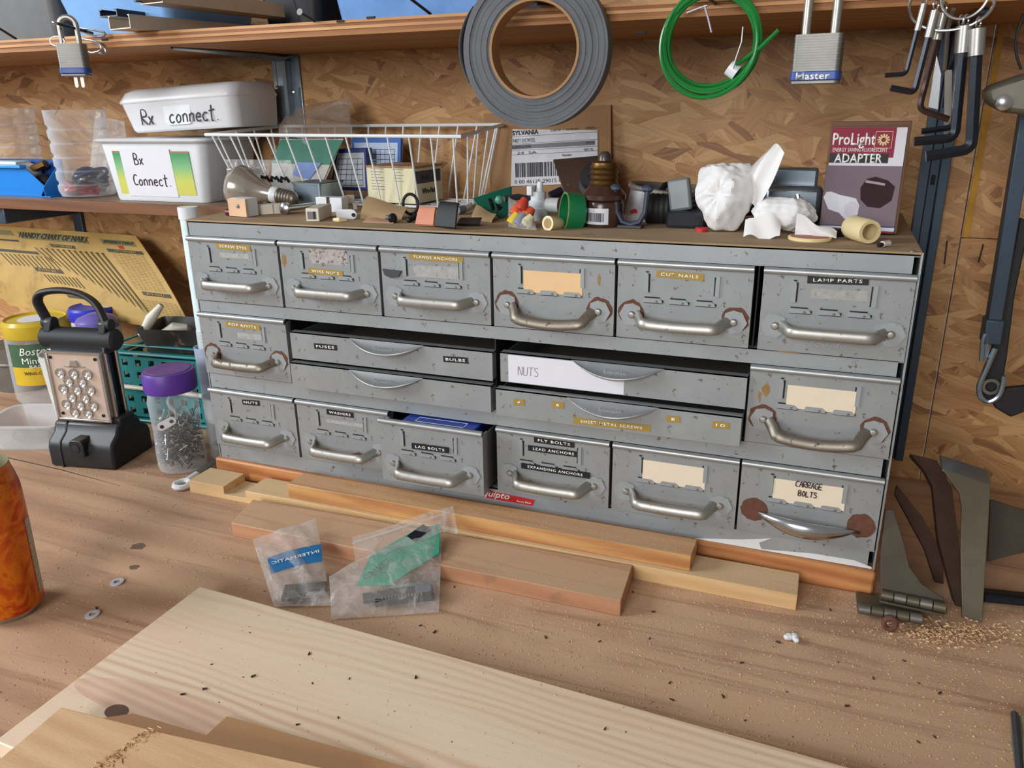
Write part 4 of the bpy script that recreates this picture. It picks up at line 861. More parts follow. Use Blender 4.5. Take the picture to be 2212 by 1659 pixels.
# ============================================================ jars on the left
bo = thing('candy_jar', (-.535, .165, 0), 'clear candy jar with yellow lid and green and yellow label', 'jar')
R2 = .056
lp(MB().lathe([(0, .002), (R2*.9, .0), (R2, .008), (R2, .05), (R2*.98, .1), (R2*.97, .118), (R2*.9, .125)], 44, caps=False), 'jar_wall', CLEAR, bo)
lp(MB().lathe([(0, .122), (R2*.96, .122), (R2*.99, .126), (R2*.99, .146), (R2*.9, .152), (R2*.84, .149), (0, .149)], 44), 'screw_lid', pm('clear_yellow_lid', (196, 168, 44), .25, 0, var=.15, scale=20), bo)
lp(MB().lathe([(R2*.5, .1495), (R2*.5, .1502), (0, .1502)], 30), 'lid_sticker', PAPER, bo)
cy0 = math.radians(-54)
def wrap(name, mat, z0, z1, a0, a1, r, par=bo): return lp(MB().grid(lambda u, v: (r*math.cos(cy0+a0+(a1-a0)*u), r*math.sin(cy0+a0+(a1-a0)*u), z0+(z1-z0)*v), 16, 4), name, mat, par, ang=180)
wrap('green_label', pm('green_label', (58, 92, 62), .5), .072, .116, -.75, .95, R2*1.008)
wrap('yellow_label', pm('yellow_label', (206, 170, 30), .5), .040, .074, -.75, .95, R2*1.012)
for s_, z, sz_, w_, sh, mt in (('Boston', .103, .019, .052, .3, EMB), ('Mint-in', .086, .016, .048, 0, EMB), ('BAGS', .0755, .008, .026, 0, EMB), ('WING-CUP-RE', .063, .008, .05, 0, INKB)):
    text('label_lettering', s_, mt, bo, Matrix.Rotation(cy0+PI/2+.1, 4, 'Z') @ tr(0, -R2*1.018, z) @ FRONT, size=sz_, width=w_, shear=sh, ext=.0003, bend=R2, world=False)
bj = thing('blue_lid_jar', (-.444, .213, 0), 'jar with bright blue lid behind the lantern handle', 'jar')
lp(MB().lathe([(0, 0), (.038, 0), (.040, .006), (.040, .14), (.037, .146)], 32), 'jar_wall', CLEARF, bj)
lp(MB().lathe([(0, .146), (.041, .146), (.042, .149), (.042, .165), (.039, .169), (.033, .166), (0, .166)], 36), 'screw_lid', BLUEK, bj)
pl_ = thing('purple_lid_jar', (-.388, .168, 0), 'small jar with purple lid mostly behind the lantern', 'jar')
lp(MB().lathe([(0, 0), (.032, 0), (.033, .1), (.030, .145)], 32), 'jar_wall', CLEARF, pl_); lp(MB().lathe([(0, .145), (.034, .145), (.034, .158), (.030, .163), (.012, .170), (0, .171)], 32), 'domed_lid', pm('lilac_lid', (110, 98, 170), .35), pl_)
wc = thing('white_cup', (-.388, .090, 0), 'plain white plastic cup behind the lantern', 'cup')
lp(MB().lathe([(0, 0), (.027, 0), (.036, .12), (.037, .122), (.0345, .122), (.026, .004), (0, .004)], 32, caps=False), 'cup_wall', pm('white_cup', (206, 208, 204), .45), wc)
tbx = thing('clear_tub', (-.366, .004, 0), 'shallow clear food tub holding dark rubber lumps', 'tub', rz=20)
tm = MB(); tub_shell(tm, (.105, .078), (.128, .096), .042, .0012, .02, .004); lp(tm, 'tub_wall', CLEARF, tbx)
for i, (x, y, r) in enumerate(((-.018, -.012, .014), (.005, -.004, .012), (.026, .006, .011), (.04, .014, .008))):
    o = MB().ball((0, 0, 0), r, 12, sc=(1.3, 1, .75)); M_ = full(tbx)
    for k in range(len(o.v)): o.v[k] = M_ @ (o.v[k]*(1+.12*math.sin(40*o.v[k].x/r*.05+k)) + Vector((x, y, .0025+r*.8)))
    o.build('rubber_lump', RUBBER if i < 2 else DGREY, label=('largest black rubber lump in the clear tub', 'black rubber lump in the middle of the clear tub', 'grey rubber lump toward the lantern in the tub', 'smallest grey rubber lump in the clear tub')[i], cat='rubber part', group='rubber lumps in the tub')
fk = thing('dark_can_pile', (-.640, .20, 0), 'dark stacked tins at the left edge behind the candy jar', 'tin')
lp(MB().lathe([(0, 0), (.05, 0), (.05, .05), (.052, .052), (.052, .055), (.05, .057), (.05, .085), (0, .085)], 28), 'tin_stack', STEELD, fk)
# ============================================================ nail chart: curved cardboard leaning on the wall
NC0, NC1 = Vector((-.86, .20, .0)), Vector((-.205, .20, .0))
def chart(u, v):
    # u 0..1 left to right, v 0 bottom..1 top ; bowed board
    top = at(-150+440*u, 480+28*u**1.2, Y=.285); bot = at(20+398*u, 660+60*u, Y=.225-.02*u)
    p = bot.lerp(top, v); bow = math.sin(PI*v*.9)*.028
    return p+Vector((bow*.9, -bow*.5, 0))
ch = thing('nail_chart', (-.5, .24, .05), 'curved yellowed cardboard nail chart leaning below the narrow shelf', 'chart')
YEL = pm('yellowed_board', (176, 142, 76), .7, 0, var=.14, scale=24, spot=((156, 124, 66), .55, 9))
MB().grid(chart, 24, 20, back=.0025).build('board', YEL, ch, ang=60)
def onchart(name, u0, u1, v0, v1, mat, n=6, lift=.0008): return MB().grid(lambda u, v: chart(u0+(u1-u0)*u, v0+(v1-v0)*v)+Vector((.0002, -lift, .0002)), n, 3).build(name, mat, ch, ang=180)
GRN = pm('chart_banner', (120, 112, 74), .7); DB = pm('chart_heading', (64, 58, 44), .7)
onchart('title_banner', .40, .73, .87, .95, GRN, 10); onchart('side_banner', .80, .965, .88, .935, GRN); onchart('left_banner', .2, .37, .90, .955, GRN)
for q in ((.52, .64, .80, .835), (.80, .975, .80, .835), (.335, .475, .50, .545), (.2, .42, .70, .73), (.835, .98, .36, .40), (.40, .5, .22, .25), (.2, .37, .83, .85)): onchart('heading_bar', *q, DB)
def ctext(name, s, u, v, size, width, mat, lift=.0014):
    p = chart(u, v); e1 = (chart(u+.02, v)-chart(u-.02, v)).normalized(); e2 = (chart(u, min(1, v+.02))-chart(u, v-.02)); nn = e1.cross(e2).normalized(); e2 = nn.cross(e1)
    if nn.y > 0: nn = -nn
    MM = Matrix(((e1.x, e2.x, nn.x, 0), (e1.y, e2.y, nn.y, 0), (e1.z, e2.z, nn.z, 0), (0, 0, 0, 1))); MM.translation = p+nn*lift
    text(name, s, mat, ch, MM, size=size, width=width, ext=.0002, bold=.015)
ctext('title_lettering', 'HANDY CHART OF NAILS', .565, .91, .015, .175, DB); ctext('heading_lettering', 'REFERENCE TABLES', .885, .907, .007, .07, DB)
ctext('heading_lettering', 'COMMON NAILS', .58, .818, .006, .05, YEL); ctext('heading_lettering', 'COMMON NAILS', .89, .818, .006, .05, YEL); ctext('heading_lettering', 'ROOFING NAILS', .405, .522, .006, .05, YEL); ctext('heading_lettering', 'BOX NAILS', .905, .38, .006, .04, YEL)
arr = onchart('red_arrow', .87, .895, .845, .875, RED, 3)
DN = pm('drawn_nail', (122, 106, 70), .6)
for i in range(13):
    u = .43+i*.0275; L = .16+.040*i; r = .00045+.00008*i
    pt = [chart(u+.004*k+.02*(k/8)**2*(i/14), .775-L*k/8)+Vector((.0003, -.0016, .0003)) for k in range(9)]
    pt = [p for k, p in enumerate(pt)]
    mb_ = MB().tube(pt, [r]*8+[r*.2], 5); mb_.tube([pt[0], pt[0]+Vector((0, 0, .0008))], r*2.2, 6); mb_.build('drawn_nail', DN, ch)
for i in range(12):
    u = .22+i*.022; pt = [chart(u+.002*k, .68-.13*k/4)+Vector((.0003, -.0014, .0003)) for k in range(5)]; MB().tube(pt, .0007, 4).build('drawn_nail', DN, ch)
for i in range(10):
    u = .36+i*.018; pt = [chart(u+.002*k, .47-(.08+.004*i)*k/3)+Vector((.0003, -.0014, .0003)) for k in range(4)]; MB().tube(pt, .0008, 4).build('drawn_nail', DN, ch)
rows = MB()
for j in range(24):
    v = .785-.0165*j
    if .35 < v < .41: continue
    for i in range(7):
        u = .81+i*.0235
        rows.grid(lambda a, b, u=u, v=v: chart(u+.016*a, v+.005*b)+Vector((.0003, -.0012, .0003)), 1, 1)
for j in range(14):
    v = .30-.018*j
    for i in range(9): rows.grid(lambda a, b, u=.78+i*.0235, v=v: chart(u+.016*a, v+.005*b)+Vector((.0003, -.0012, .0003)), 1, 1)
rows.build('fine_print', pm('chart_print', (150, 122, 66), .7), ch, weld=False, kind='stuff')
# ============================================================ things on top of the cabinet
TZ = .3658
def G(px, py, z=None): return at(px, py, Z=TZ if z is None else z)
def ppm(P): return (Vector(P)-CAM).dot(fw)/F        # metres per photo pixel at a point
def axis(p, q):
    "matrix at p whose z axis points to q"
    p, q = Vector(p), Vector(q); return tr(*p) @ (q-p).to_track_quat('Z', 'Y').to_matrix().to_4x4()
def slab(mb, pts, n, d, mi=0):
    "planar polygon given in 3D, thickened by d along -n"
    k = len(pts); n = Vector(n).normalized()
    return mb.add([Vector(p) for p in pts]+[Vector(p)-n*d for p in pts], [tuple(range(k)), tuple(range(k, 2*k))[::-1]]+[(i, (i+1) % k, k+(i+1) % k, k+i) for i in range(k)], None, mi)
def frame3(o, ex_, ey_):
    ex_ = Vector(ex_).normalized(); ez_ = ex_.cross(Vector(ey_)).normalized(); ey_ = ez_.cross(ex_)
    M_ = Matrix(((ex_.x, ey_.x, ez_.x, 0), (ex_.y, ey_.y, ez_.y, 0), (ex_.z, ey_.z, ez_.z, 0), (0, 0, 0, 1))); M_.translation = Vector(o); return M_
# ---- wire basket
fl, frr = at(444, 291, Y=.150), at(996, 295, Y=.150); bl, brr = at(606, 273, Y=.296), at(1087, 269, Y=.296)
zb = TZ+.0022; ins = .022
B4 = [Vector((fl.x+ins, fl.y+.032, zb)), Vector((frr.x-ins*.6, frr.y+.032, zb)), Vector((brr.x-ins, brr.y-.018, zb)), Vector((bl.x+ins, bl.y-.018, zb))]
wb = thing('wire_basket', ((fl.x+brr.x)/2, .23, TZ), 'white coated wire basket standing on the cabinet top', 'basket')
MB().tube([fl, frr, brr, bl], .0024, 8, closed=True).build('rim', WIREW, wb)
MB().tube([v+Vector((0, 0, .0005)) for v in B4], .0018, 8, closed=True).build('bottom_ring', WIREW, wb)
NW = 13
for i in range(NW):
    t_ = (i+.35)/(NW-.3); a, b, c, d = fl.lerp(frr, t_), B4[0].lerp(B4[1], t_), B4[3].lerp(B4[2], t_), bl.lerp(brr, t_)
    MB().tube([a, a.lerp(b, .96), b, b.lerp(c, .05), b.lerp(c, .95), c, c.lerp(d, .04), d], .0014, 6).build('wire', WIREW, wb)
for i in range(4):
    t_ = (i+.6)/4.2; a, b, c, d = fl.lerp(bl, t_), B4[0].lerp(B4[3], t_), B4[1].lerp(B4[2], t_), frr.lerp(brr, t_)
    MB().tube([a, a.lerp(b, .96), b, b.lerp(c, .03), b.lerp(c, .97), c, c.lerp(d, .04), d], .0014, 6).build('wire', WIREW, wb)
# ---- inside the basket
zi = TZ+.0062
p0, p1 = G(796, 436, zi), G(898, 441, zi); ax_ = (p1-p0); ax_.z = 0; wv = ax_.length; ax_.normalize(); sd2 = Vector((-ax_.y, ax_.x, 0))
hh = at(789, 357, Y=p0.y).z-zi; dp = .072
ct = thing('wire_nut_carton', (p0+p1)/2+sd2*dp/2, 'cream cardboard Wire-Nut carton standing in the wire basket', 'carton')
CREAM = pm('cream_carton', (214, 206, 172), .75, 0, var=.04)
q4 = [p0, p1, p1+sd2*dp, p0+sd2*dp]
MB().prism([(v.x, v.y) for v in q4], zi, zi+hh-.003).build('carton', CREAM, ct, bevel=.0006)
MB().prism([(v.x, v.y) for v in (p0-ax_*.001, p1+ax_*.001, p1+ax_*.001+sd2*dp, p0-ax_*.001+sd2*dp)], zi+hh-.003, zi+hh).build('lid_flap', KRAFT, ct)
MF = frame3(p0+Vector((0, 0, 0)), ax_, (0, 0, 1)); MR = frame3(p1, sd2, (0, 0, 1))
pr_ = MB()
for k in range(11): pr_.box(.008, .030-.006*(k % 3 == 2), .018+k*.004, .0188+k*.004, 0, .0003, MF)
for k in range(7): pr_.box(.046, .064-.005*(k % 2), .030+k*.004, .0306+k*.004, 0, .0003, MF)
pr_.build('fine_print', PENCIL, ct)
MB().box(0, dp*.92, hh-.024, hh-.007, 0, .0003, MR).build('grey_band', DGREY, ct)
text('carton_lettering', 'Wire-Nut', INKB, ct, MR @ tr(.034, .016, .0004), size=.011, width=.034, ext=.0002, bold=.015)
text('carton_lettering', '30-451', INKB, ct, MR @ tr(.026, .034, .0004), size=.010, width=.022, ext=.0002)
def cardbox(name, label, quad, y0, dep, bordc, gridc, cols, rows_, num=True):
    a, b, c, d = [at(*k, Y=y0) for k in quad]; n_ = (b-a).cross(d-a).normalized(); n_ = n_ if n_.y < 0 else -n_
    o = thing(name, (a+b)/2, label, 'card'); slab(MB(), [a, b, c, d], n_, dep).build('card', bordc, o, bevel=.0008)
    f_ = lambda u, v: (a*(1-u)+b*u)*(1-v)+(d*(1-u)+c*u)*v+n_*.0004
    slab(MB(), [f_(.06, .08), f_(.94, .08), f_(.94, .9), f_(.06, .9)], n_, .0005).build('white_field', gridc, o)
    lines = MB()
    for i in range(cols+1): u = .10+.78*i/cols; lines.tube([f_(u, .12), f_(u, .76)], .0004, 4)
    for j in range(rows_+1): v = .12+.64*j/rows_; lines.tube([f_(.10, v), f_(.88, v)], .0004, 4)
    lines.build('ruled_grid', NAVY, o); return o
cardbox('tally_card', 'blue bordered card with pale printed grid at the back of the basket', ((765, 398), (864, 400), (866, 298), (758, 298)), .278, .006, pm('blue_card', (64, 112, 196), .5), pm('pale_print', (196, 214, 240), .6), 8, 6)
cardbox('date_card', 'navy bordered box with grey number grid behind the Wire-Nut carton', ((712, 410), (795, 412), (790, 320), (728, 322)), .245, .018, NAVY, pm('grey_print', (176, 180, 184), .6), 5, 5)
# bag with green card
TANF = clear('tinted_film', (150, 132, 116), body=.5, rough=.2, edge=.3, wr=.8, wscale=40)
gb = thing('green_card_bag', G(640, 430, zi), 'tall crumpled clear bag with green card leaning in the basket', 'bag')
gq_ = [at(578, 432, Y=.205), at(688, 424, Y=.205), at(742, 300, Y=.23), at(604, 300, Y=.23)]
pillow('bag_film', [tuple(v) for v in gq_], .005, CLEARB, gb, seed=21)
tq_ = [at(604, 300, Y=.232), at(756, 298, Y=.232), at(756, 212, Y=.262), at(612, 258, Y=.25)]
tq2 = [at(612, 258, Y=.25), at(756, 262, Y=.236), at(757, 208, Y=.275), at(640, 236, Y=.275)]
MB().grid(lambda u, v: (tq_[0]*(1-u)+tq_[1]*u)*(1-v)+(tq_[3]*(1-u)+tq_[2]*u)*v+Vector((0, -.008*math.sin(PI*v)*math.sin(5*u+1), .002*math.sin(9*u))), 16, 12).build('bag_top', TANF, gb, ang=180)
MB().grid(lambda u, v: (tq2[0]*(1-u)+tq2[1]*u)*(1-v)+(tq2[3]*(1-u)+tq2[2]*u)*v+Vector((0, .004*math.sin(6*u), .002*math.sin(7*v+4*u))), 14, 8).build('bag_fold', TANF, gb, ang=180)
slab(MB(), [at(586, 352, Y=.216), at(712, 356, Y=.216), at(742, 302, Y=.229), at(606, 302, Y=.229)], (0, -1, .1), .001).build('green_card', pm('dark_green_card', (18, 104, 78), .5, 0, var=.2, scale=40), gb)
slab(MB(), [at(584, 428, Y=.206), at(684, 422, Y=.206), at(714, 354, Y=.217), at(588, 350, Y=.217)], (0, -1, .1), .001).build('pale_card', pm('pale_grey_card', (168, 164, 156), .6, 0, var=.12, scale=50), gb)
slab(MB(), [at(632, 378, Y=.2115), at(668, 388, Y=.2105), at(694, 352, Y=.2155), at(640, 350, Y=.216)], (0, -1, .1), .001).build('blue_patch', pm('blue_patch', (96, 120, 176), .5), gb)
# strip of black clips in a clear sleeve
cs = thing('clip_sleeve', G(560, 440, zi), 'clear sleeve with a row of black spring clips behind the bulb', 'packet')
s4 = [at(505, 428, Y=.165), at(642, 436, Y=.165), at(630, 346, Y=.175), at(487, 344, Y=.175)]
MB().grid(lambda u, v: (s4[0]*(1-u)+s4[1]*u)*(1-v)+(s4[3]*(1-u)+s4[2]*u)*v+Vector((0, .002*math.sin(5*u), 0)), 8, 8).build('sleeve_film', CLEARB, cs, ang=180)
for row, (y0, x0) in enumerate(((384, 532), (432, 570))):
    for k in range(5 if row == 0 else 4):
        c = at(x0+k*21, y0+k*1.2, Y=.163); mm = MB().tube([c+Vector((-.007, 0, -.003)), c+Vector((-.004, -.003, .004)), c+Vector((0, 0, .001)), c+Vector((.004, -.003, .004)), c+Vector((.007, 0, -.003))], .0022, 6)
        mm.build('spring_clip', BLK, cs)
c = at(501, 373, Y=.16); MB().box(c.x-.008, c.x+.008, .157, .163, c.z-.007, c.z+.007).build('bright_clip', STEEL, cs, bevel=.002)
# galvanised junction box cover
jb = thing('junction_box', G(690, 436, zi), 'shiny galvanized square electrical box lying in the basket', 'box', rz=-8)
tm = MB(); tub_shell(tm, (.052, .05), (.052, .05), .026, .0012, .004, .0015); tm.build('box_shell', ZINC, jb, world=False)
MB().box(-.027, .027, -.026, .026, .028, .0292).build('cover', STEELD, jb, world=False, bevel=.0008)
# ---- reflector bulb
ba, bb_ = Vector(G(514, 449))+Vector((0, 0, .0300)), Vector(G(668, 452))+Vector((0, 0, .010))
bu = thing('reflector_bulb', (ba+bb_)/2-Vector((0, 0, .033)), 'silvered reflector light bulb lying at the left end of the cabinet top', 'light bulb')
MA = axis(ba, bb_); s_ = (bb_-ba).length/.118
MB().lathe([(r*s_, z*s_) for r, z in ((0, -.010), (.016, -.008), (.027, -.002), (.0325, .008), (.030, .020), (.022, .032), (.014, .046), (.0110, .060))], 32, MA, caps=False).build('glass_bulb', pm('silvered_glass', (186, 178, 164), .2, .55, var=.22, scale=26), bu)
MB().lathe([(r*s_, z*s_) for r, z in ((.0110, .059), (.0118, .061), (.0118, .069), (.0112, .070))], 28, MA).build('white_collar', WHITEP, bu)
thr = [(.0108, .070)]
for k in range(5): thr += [(.0112, .0725+k*.0045), (.0100, .0748+k*.0045)]
MB().lathe([(r*s_, z*s_) for r, z in thr+[(.009, .097), (.004, .100), (0, .100)]], 24, MA).build('screw_base', NICKD, bu)
MB().tube([G(492, 466)+Vector((0, 0, .0048)), G(512, 467)+Vector((0, 0, .0048))], .0048, 14).build('red_stub', pm('dark_red_plastic', (92, 28, 28), .4), label='dark red plastic stub beside the reflector bulb', cat='plastic part')
# ---- white plastic latches and blocks along the front edge
def ground_box(name, label, cat, a, b, dep, h, mat, parts=None, bev=.0008, z=None):
    p, q = G(*a, z), G(*b, z); u = (q-p); L = u.length; u.normalize(); s = Vector((-u.y, u.x, 0)); zz = TZ if z is None else z
    o = thing(name, (p+q)/2+s*dep/2, label, cat); MB().prism([(v.x, v.y) for v in (p, q, q+s*dep, p+s*dep)], zz+.0003, zz+h).build('body', mat, o, bevel=bev)
    return o, frame3(p, u, (0, 0, 1)), L, frame3(p+s*dep, -s, (0, 0, 1)), frame3(q, s, (0, 0, 1))
o, MF, L, ML, MR = ground_box('magnetic_latch', 'white plastic latch with tan screw plate near the bulb', 'latch', (535, 470), (560, 466), .030, .024, WHITEP)
MB().box(-.001, .031, .001, .0235, .0002, .0022, ML).build('tan_plate', pm('tan_plate', (212, 172, 134), .6), o); MB().lathe([(0, 0), (.003, 0), (.002, .0015), (0, .0018)], 12, ML @ tr(.017, .014, .0022)).build('screw', STEEL, o)
o, MF, L, *_ = ground_box('white_bar', 'long white plastic bar lying behind the silver bolt', 'plastic part', (560, 465), (628, 461), .014, .0135, OFFW)
MB().box(L*.45, L*.47, .0002, .0132, -.0002, .0004, MF).build('joint', PENCIL, o)
bo_ = thing('silver_bolt', G(640, 465), 'silver round headed bolt lying on the cabinet edge', 'bolt')
a, b = G(614, 464)+Vector((0, 0, .008)), G(682, 452)+Vector((0, 0, .0055)); MA = axis(a, b)
MB().lathe([(0, -.003), (.005, -.0022), (.0082, 0), (.0082, .0015), (.0045, .002), (.004, .0035)], 20, MA).build('head', CHROME, bo_); MB().lathe([(.0040, .003), (.0040, (b-a).length), (0, (b-a).length)], 16, MA).build('shank', STEEL, bo_)
o, MF, L, *_ = ground_box('grooved_block', 'white plastic block with a dark groove in front of the basket', 'plastic part', (684, 458), (740, 460), .016, .020, WHITEP)
MB().box(L*.42, L*.54, .004, .0203, -.002, .0003, MF).build('groove', BROWN, o)
MB().prism([(v.x, v.y) for v in (G(740, 460), G(752, 452), G(752, 452)+Vector((.004, .012, 0)), G(736, 452)+Vector((.004, .012, 0)))], TZ+.0003, TZ+.0185).build('end_piece', OFFW, o)
o, MF, L, *_ = ground_box('slotted_block', 'white plastic block with dark slot on the cabinet front edge', 'plastic part', (662, 479), (690, 479), .052, .0165, OFFW)
MB().box(L*.12, L*.80, .003, .0125, -.002, .0003, MF).build('recess', pm('grey_recess', (120, 112, 108), .7), o); MB().box(L*.58, L*.72, .003, .0125, -.001, .0006, MF).build('slot', DARK, o)
tb_ = thing('nylon_tab', G(755, 474), 'white nylon tab with a round hole, lying by the slotted block', 'plastic part'); c = G(752, 474)
pts = [(-.016, 0), (.008, 0), (.0125, .002), (.015, .0065), (.013, .011), (.008, .013), (-.016, .012)]
MB().prism(pts, -.0012, .0012, plane='xz', M=tr(c.x, c.y, TZ+.0005) @ rotm(12)).build('tab', WHITEP, tb_, bevel=.0005); MB().lathe([(0, 0), (.0024, 0), (.0024, .003), (0, .003)], 12, tr(c.x+.0105, c.y-.0013, TZ+.0068) @ rotm(102)).build('hole', DARK, tb_)
MB().tube([G(722, 478)+Vector((0, 0, .002)), G(735, 480)+Vector((0, 0, .003)), G(748, 479)+Vector((0, 0, .002))], [.0022, .003, .0018], 8).build('ivory_peg', BEIGE, label='ivory plastic peg at the cabinet edge below the nylon tab', cat='plastic part')
wn = G(760, 452); MB().lathe([(0, 0), (.008, 0), (.007, .006), (.003, .0085), (0, .009)], 6, tr(wn.x, wn.y, wn.z) @ rotm(0, 0, 20)).build('hex_nut', STEEL, label='bright steel cap nut behind the nylon tab', cat='nut', ang=20)
# ---- paper pouches, o-ring, screws, rubber
def pouch(name, label, pts, mat, h=.006, dep=.03):
    "folded paper: front edge on the cabinet top, back propped up to height h"
    a, b = G(*pts[0]), G(*pts[1]); c, d = b+Vector((-.004, dep, 0)), a+Vector((-.004, dep, 0))
    MB().grid(lambda u, v: (a*(1-u)+b*u)*(1-v)+(d*(1-u)+c*u)*v+Vector((0, 0, .0009+h*v**.6*(1-.45*u if h > .01 else 1)+.0015*math.sin(5*u+1)*v)), 12, 8, back=.0007).build(name, mat, label=label, cat='paper')
pouch('paper_pouch', 'folded tan paper pouch in front of the wire basket', ((778, 474), (868, 476)), TAN, .024, .026)
pouch('pink_paper', 'thin faded pink paper scrap under the tan pouch', ((784, 481), (850, 483)), pm('faded_pink', (190, 148, 122), .8), .002, .018)
pouch('paper_wedge', 'small folded tan paper wedge beside the green holder', ((1018, 474), (1062, 482)), TAN, .013, .026)
orr = thing('o_ring', G(888, 466), 'black rubber o-ring standing upright in front of the basket', 'ring'); c = G(888, 466)
MB().tube([(c.x+.0088*math.cos(k*PI/12), c.y+.004*math.cos(k*PI/12), TZ+.0148+.0128*math.sin(k*PI/12)) for k in range(24)], .002, 8, closed=True).build('ring', RUBBER, orr)
o = thing('phillips_screw', G(848, 480), 'dark phillips screw with head toward the viewer', 'screw'); a, b = G(849, 482)+Vector((0, 0, .0058)), G(822, 474)+Vector((0, 0, .004))
MA = axis(a, b); MB().lathe([(0, -.004), (.004, -.0032), (.0062, 0), (.003, .0025)], 16, MA).build('head', BLKOX, o)
MB().lathe([(.0028, .002)]+[((.0030, .0022)[k % 2], .0028+k*.0011) for k in range(16)]+[(0, .022)], 10, MA).build('thread', STEELD, o)
MB().box(-.0035, .0035, -.0005, .0005, -.0044, -.0036, MA).box(-.0005, .0005, -.0035, .0035, -.0044, -.0036, MA).build('cross_recess', DARK, o)
o = thing('wood_screw', G(880, 482), 'dark threaded wood screw beside the salmon pad', 'screw'); a, b = G(898, 476)+Vector((0, 0, .004)), G(866, 487)+Vector((0, 0, .0022))
MA = axis(a, b); MB().lathe([(0, -.002), (.005, -.001), (.0045, .001), (.0024, .0035)]+[((.0032, .002)[k % 2], .004+k*.0013) for k in range(15)]+[(0, .026)], 10, MA).build('thread', BLKOX, o)
def bent(name, label, pts, mat, h, dep=.022, cat='rubber part'):
    a, b = G(*pts[0]), G(*pts[1]); c, d = b+Vector((-.003, dep, 0)), a+Vector((.001, dep, 0))
    MB().grid(lambda u, v: (a*(1-u)+b*u)*(1-v)+(d*(1-u)+c*u)*v+Vector((0, 0, .0035+h*math.sin(PI*v*.62))), 6, 8, back=.003).build(name, mat, label=label, cat=cat, ang=40)
bent('salmon_pad', 'salmon coloured rubber pad lying on black backing', ((897, 490), (936, 492)), SALMON, .019, .018)
bent('black_flap', 'curved black rubber flap beside the salmon pad', ((939, 494), (983, 498)), RUBBER, .026, .020)
bent('black_strip', 'flat black plastic strip right of the curved flap', ((987, 490), (1036, 490)), BLK, .006, .014)
cv = thing('tube_cap', G(1004, 462), 'white and grey tube cap behind the black strip', 'cap'); MB().tube([G(988, 464)+Vector((0, 0, .006)), G(1002, 462)+Vector((0, 0, .006))], .0055, 12).build('grey_end', GREYP, cv); MB().tube([G(1002, 462)+Vector((0, 0, .006)), G(1012, 459)+Vector((0, 0, .007))], .0052, 12).build('white_end', WHITEP, cv)
# ---- green holder with dark clips
gh = thing('green_holder', G(1070, 450), 'dark green plastic pointed holder in front of the cardboard sheet', 'holder'); 
slab(MB(), [at(1020, 428, Y=.135), at(1034, 448, Y=.125), at(1082, 472, Y=.115), at(1104, 455, Y=.13), at(1104, 402, Y=.16), at(1060, 416, Y=.15)], (0, -1, .3), .004).build('green_body', GREEND, gh, bevel=.001)
for k, (x, y, dx_, dy_) in enumerate(((1058, 430, 8, 24), (1072, 428, 6, 22), (1082, 448, -10, 14))): MB().tube([at(x, y, Y=.112), at(x+dx_*.5, y+dy_*.4, Y=.104), at(x+dx_, y+dy_, Y=.108)], .0028, 8, flat=.5).build('dark_clip', BLKOX, gh)
MB().ball(at(1078, 432, Y=.106), .0055, 10).build('green_bead', pm('pale_green_bead', (80, 150, 120), .4), gh)
MB().tube([at(1088, 430, Y=.14), at(1120, 425, Y=.16), at(1150, 432, Y=.17)], .004, 8).build('ribbed_cord', DGREY, label='ribbed dark cord behind the white valve', cat='cord')
# ---- wire nuts in a clear bag
wnb = thing('wire_nut_bag', G(1130, 492), 'clear bag of orange and yellow wire nuts at the cabinet edge', 'bag')
w4 = [G(1098, 492)+Vector((0, 0, .001)), G(1160, 500)+Vector((0, 0, .001)), at(1150, 462, Y=.085), at(1098, 424, Y=.11)]
pillow('bag_film', [tuple(v) for v in w4], .007, CLEARB, wnb, 16, 16, seed=31)
WN = [(1112, 470, 'orange', (214, 92, 52)), (1135, 476, 'orange', (208, 84, 50)), (1124, 458, 'red orange', (196, 64, 44)), (1106, 490, 'yellow', (226, 196, 60)), (1120, 492, 'grey', (130, 136, 150)), (1132, 494, 'cream', (214, 204, 160))]
for i, (x, y, nm, rgb) in enumerate(WN):
    p = G(x, min(y, 492)) if y > 485 else at(x, y, Y=.066); q = p+Vector((random.uniform(-.004, .004), .004, .009)); MA = axis(p+Vector((0, 0, .003)), q+Vector((.006, 0, .003)))
    MB().lathe([(0, 0), (.0075, 0), (.0078, .003), (.0055, .010), (.004, .014), (0, .0148)], 10, MA).build('wire_nut', pm('wire_nut_'+nm.replace(' ', '_')+str(i), rgb, .45), label=('upper left orange wire nut in the bag', 'lower right orange wire nut in the bag', 'topmost red-orange wire nut in the bag', 'yellow wire nut in the bag corner', 'grey wire nut at the bottom of the bag', 'cream wire nut at the bottom of the bag')[i], cat='wire nut', group='wire nuts in the small bag')
# ---- white valve fitting
vf = thing('plastic_valve', G(1162, 470), 'white translucent plastic valve fitting behind the wire nuts', 'fitting'); c = G(1163, 474)
MB().lathe([(0, .0), (.0135, 0), (.0135, .014), (.012, .016), (.012, .022), (.0095, .024), (.0095, .034), (0, .035)], 20, tr(c.x, c.y, TZ)).build('body', pm('milky_plastic', (206, 212, 216), .35), vf)
MB().tube([(c.x+.002, c.y-.002, TZ+.030), (c.x+.0035, c.y-.002, TZ+.046)], [.0045, .0035], 10).build('lever', WHITEP, vf); MB().box(c.x-.011, c.x-.004, c.y-.012, c.y+.004, TZ+.03, TZ+.041).build('boss', WHITEP, vf, bevel=.001)
MB().lathe([(.009, 0), (.009, .016), (0, .016)], 16, tr(c.x+.011, c.y, TZ+.018) @ rotm(0, 90)).build('side_port', pm('milky_plastic_2', (178, 182, 180), .4), vf)
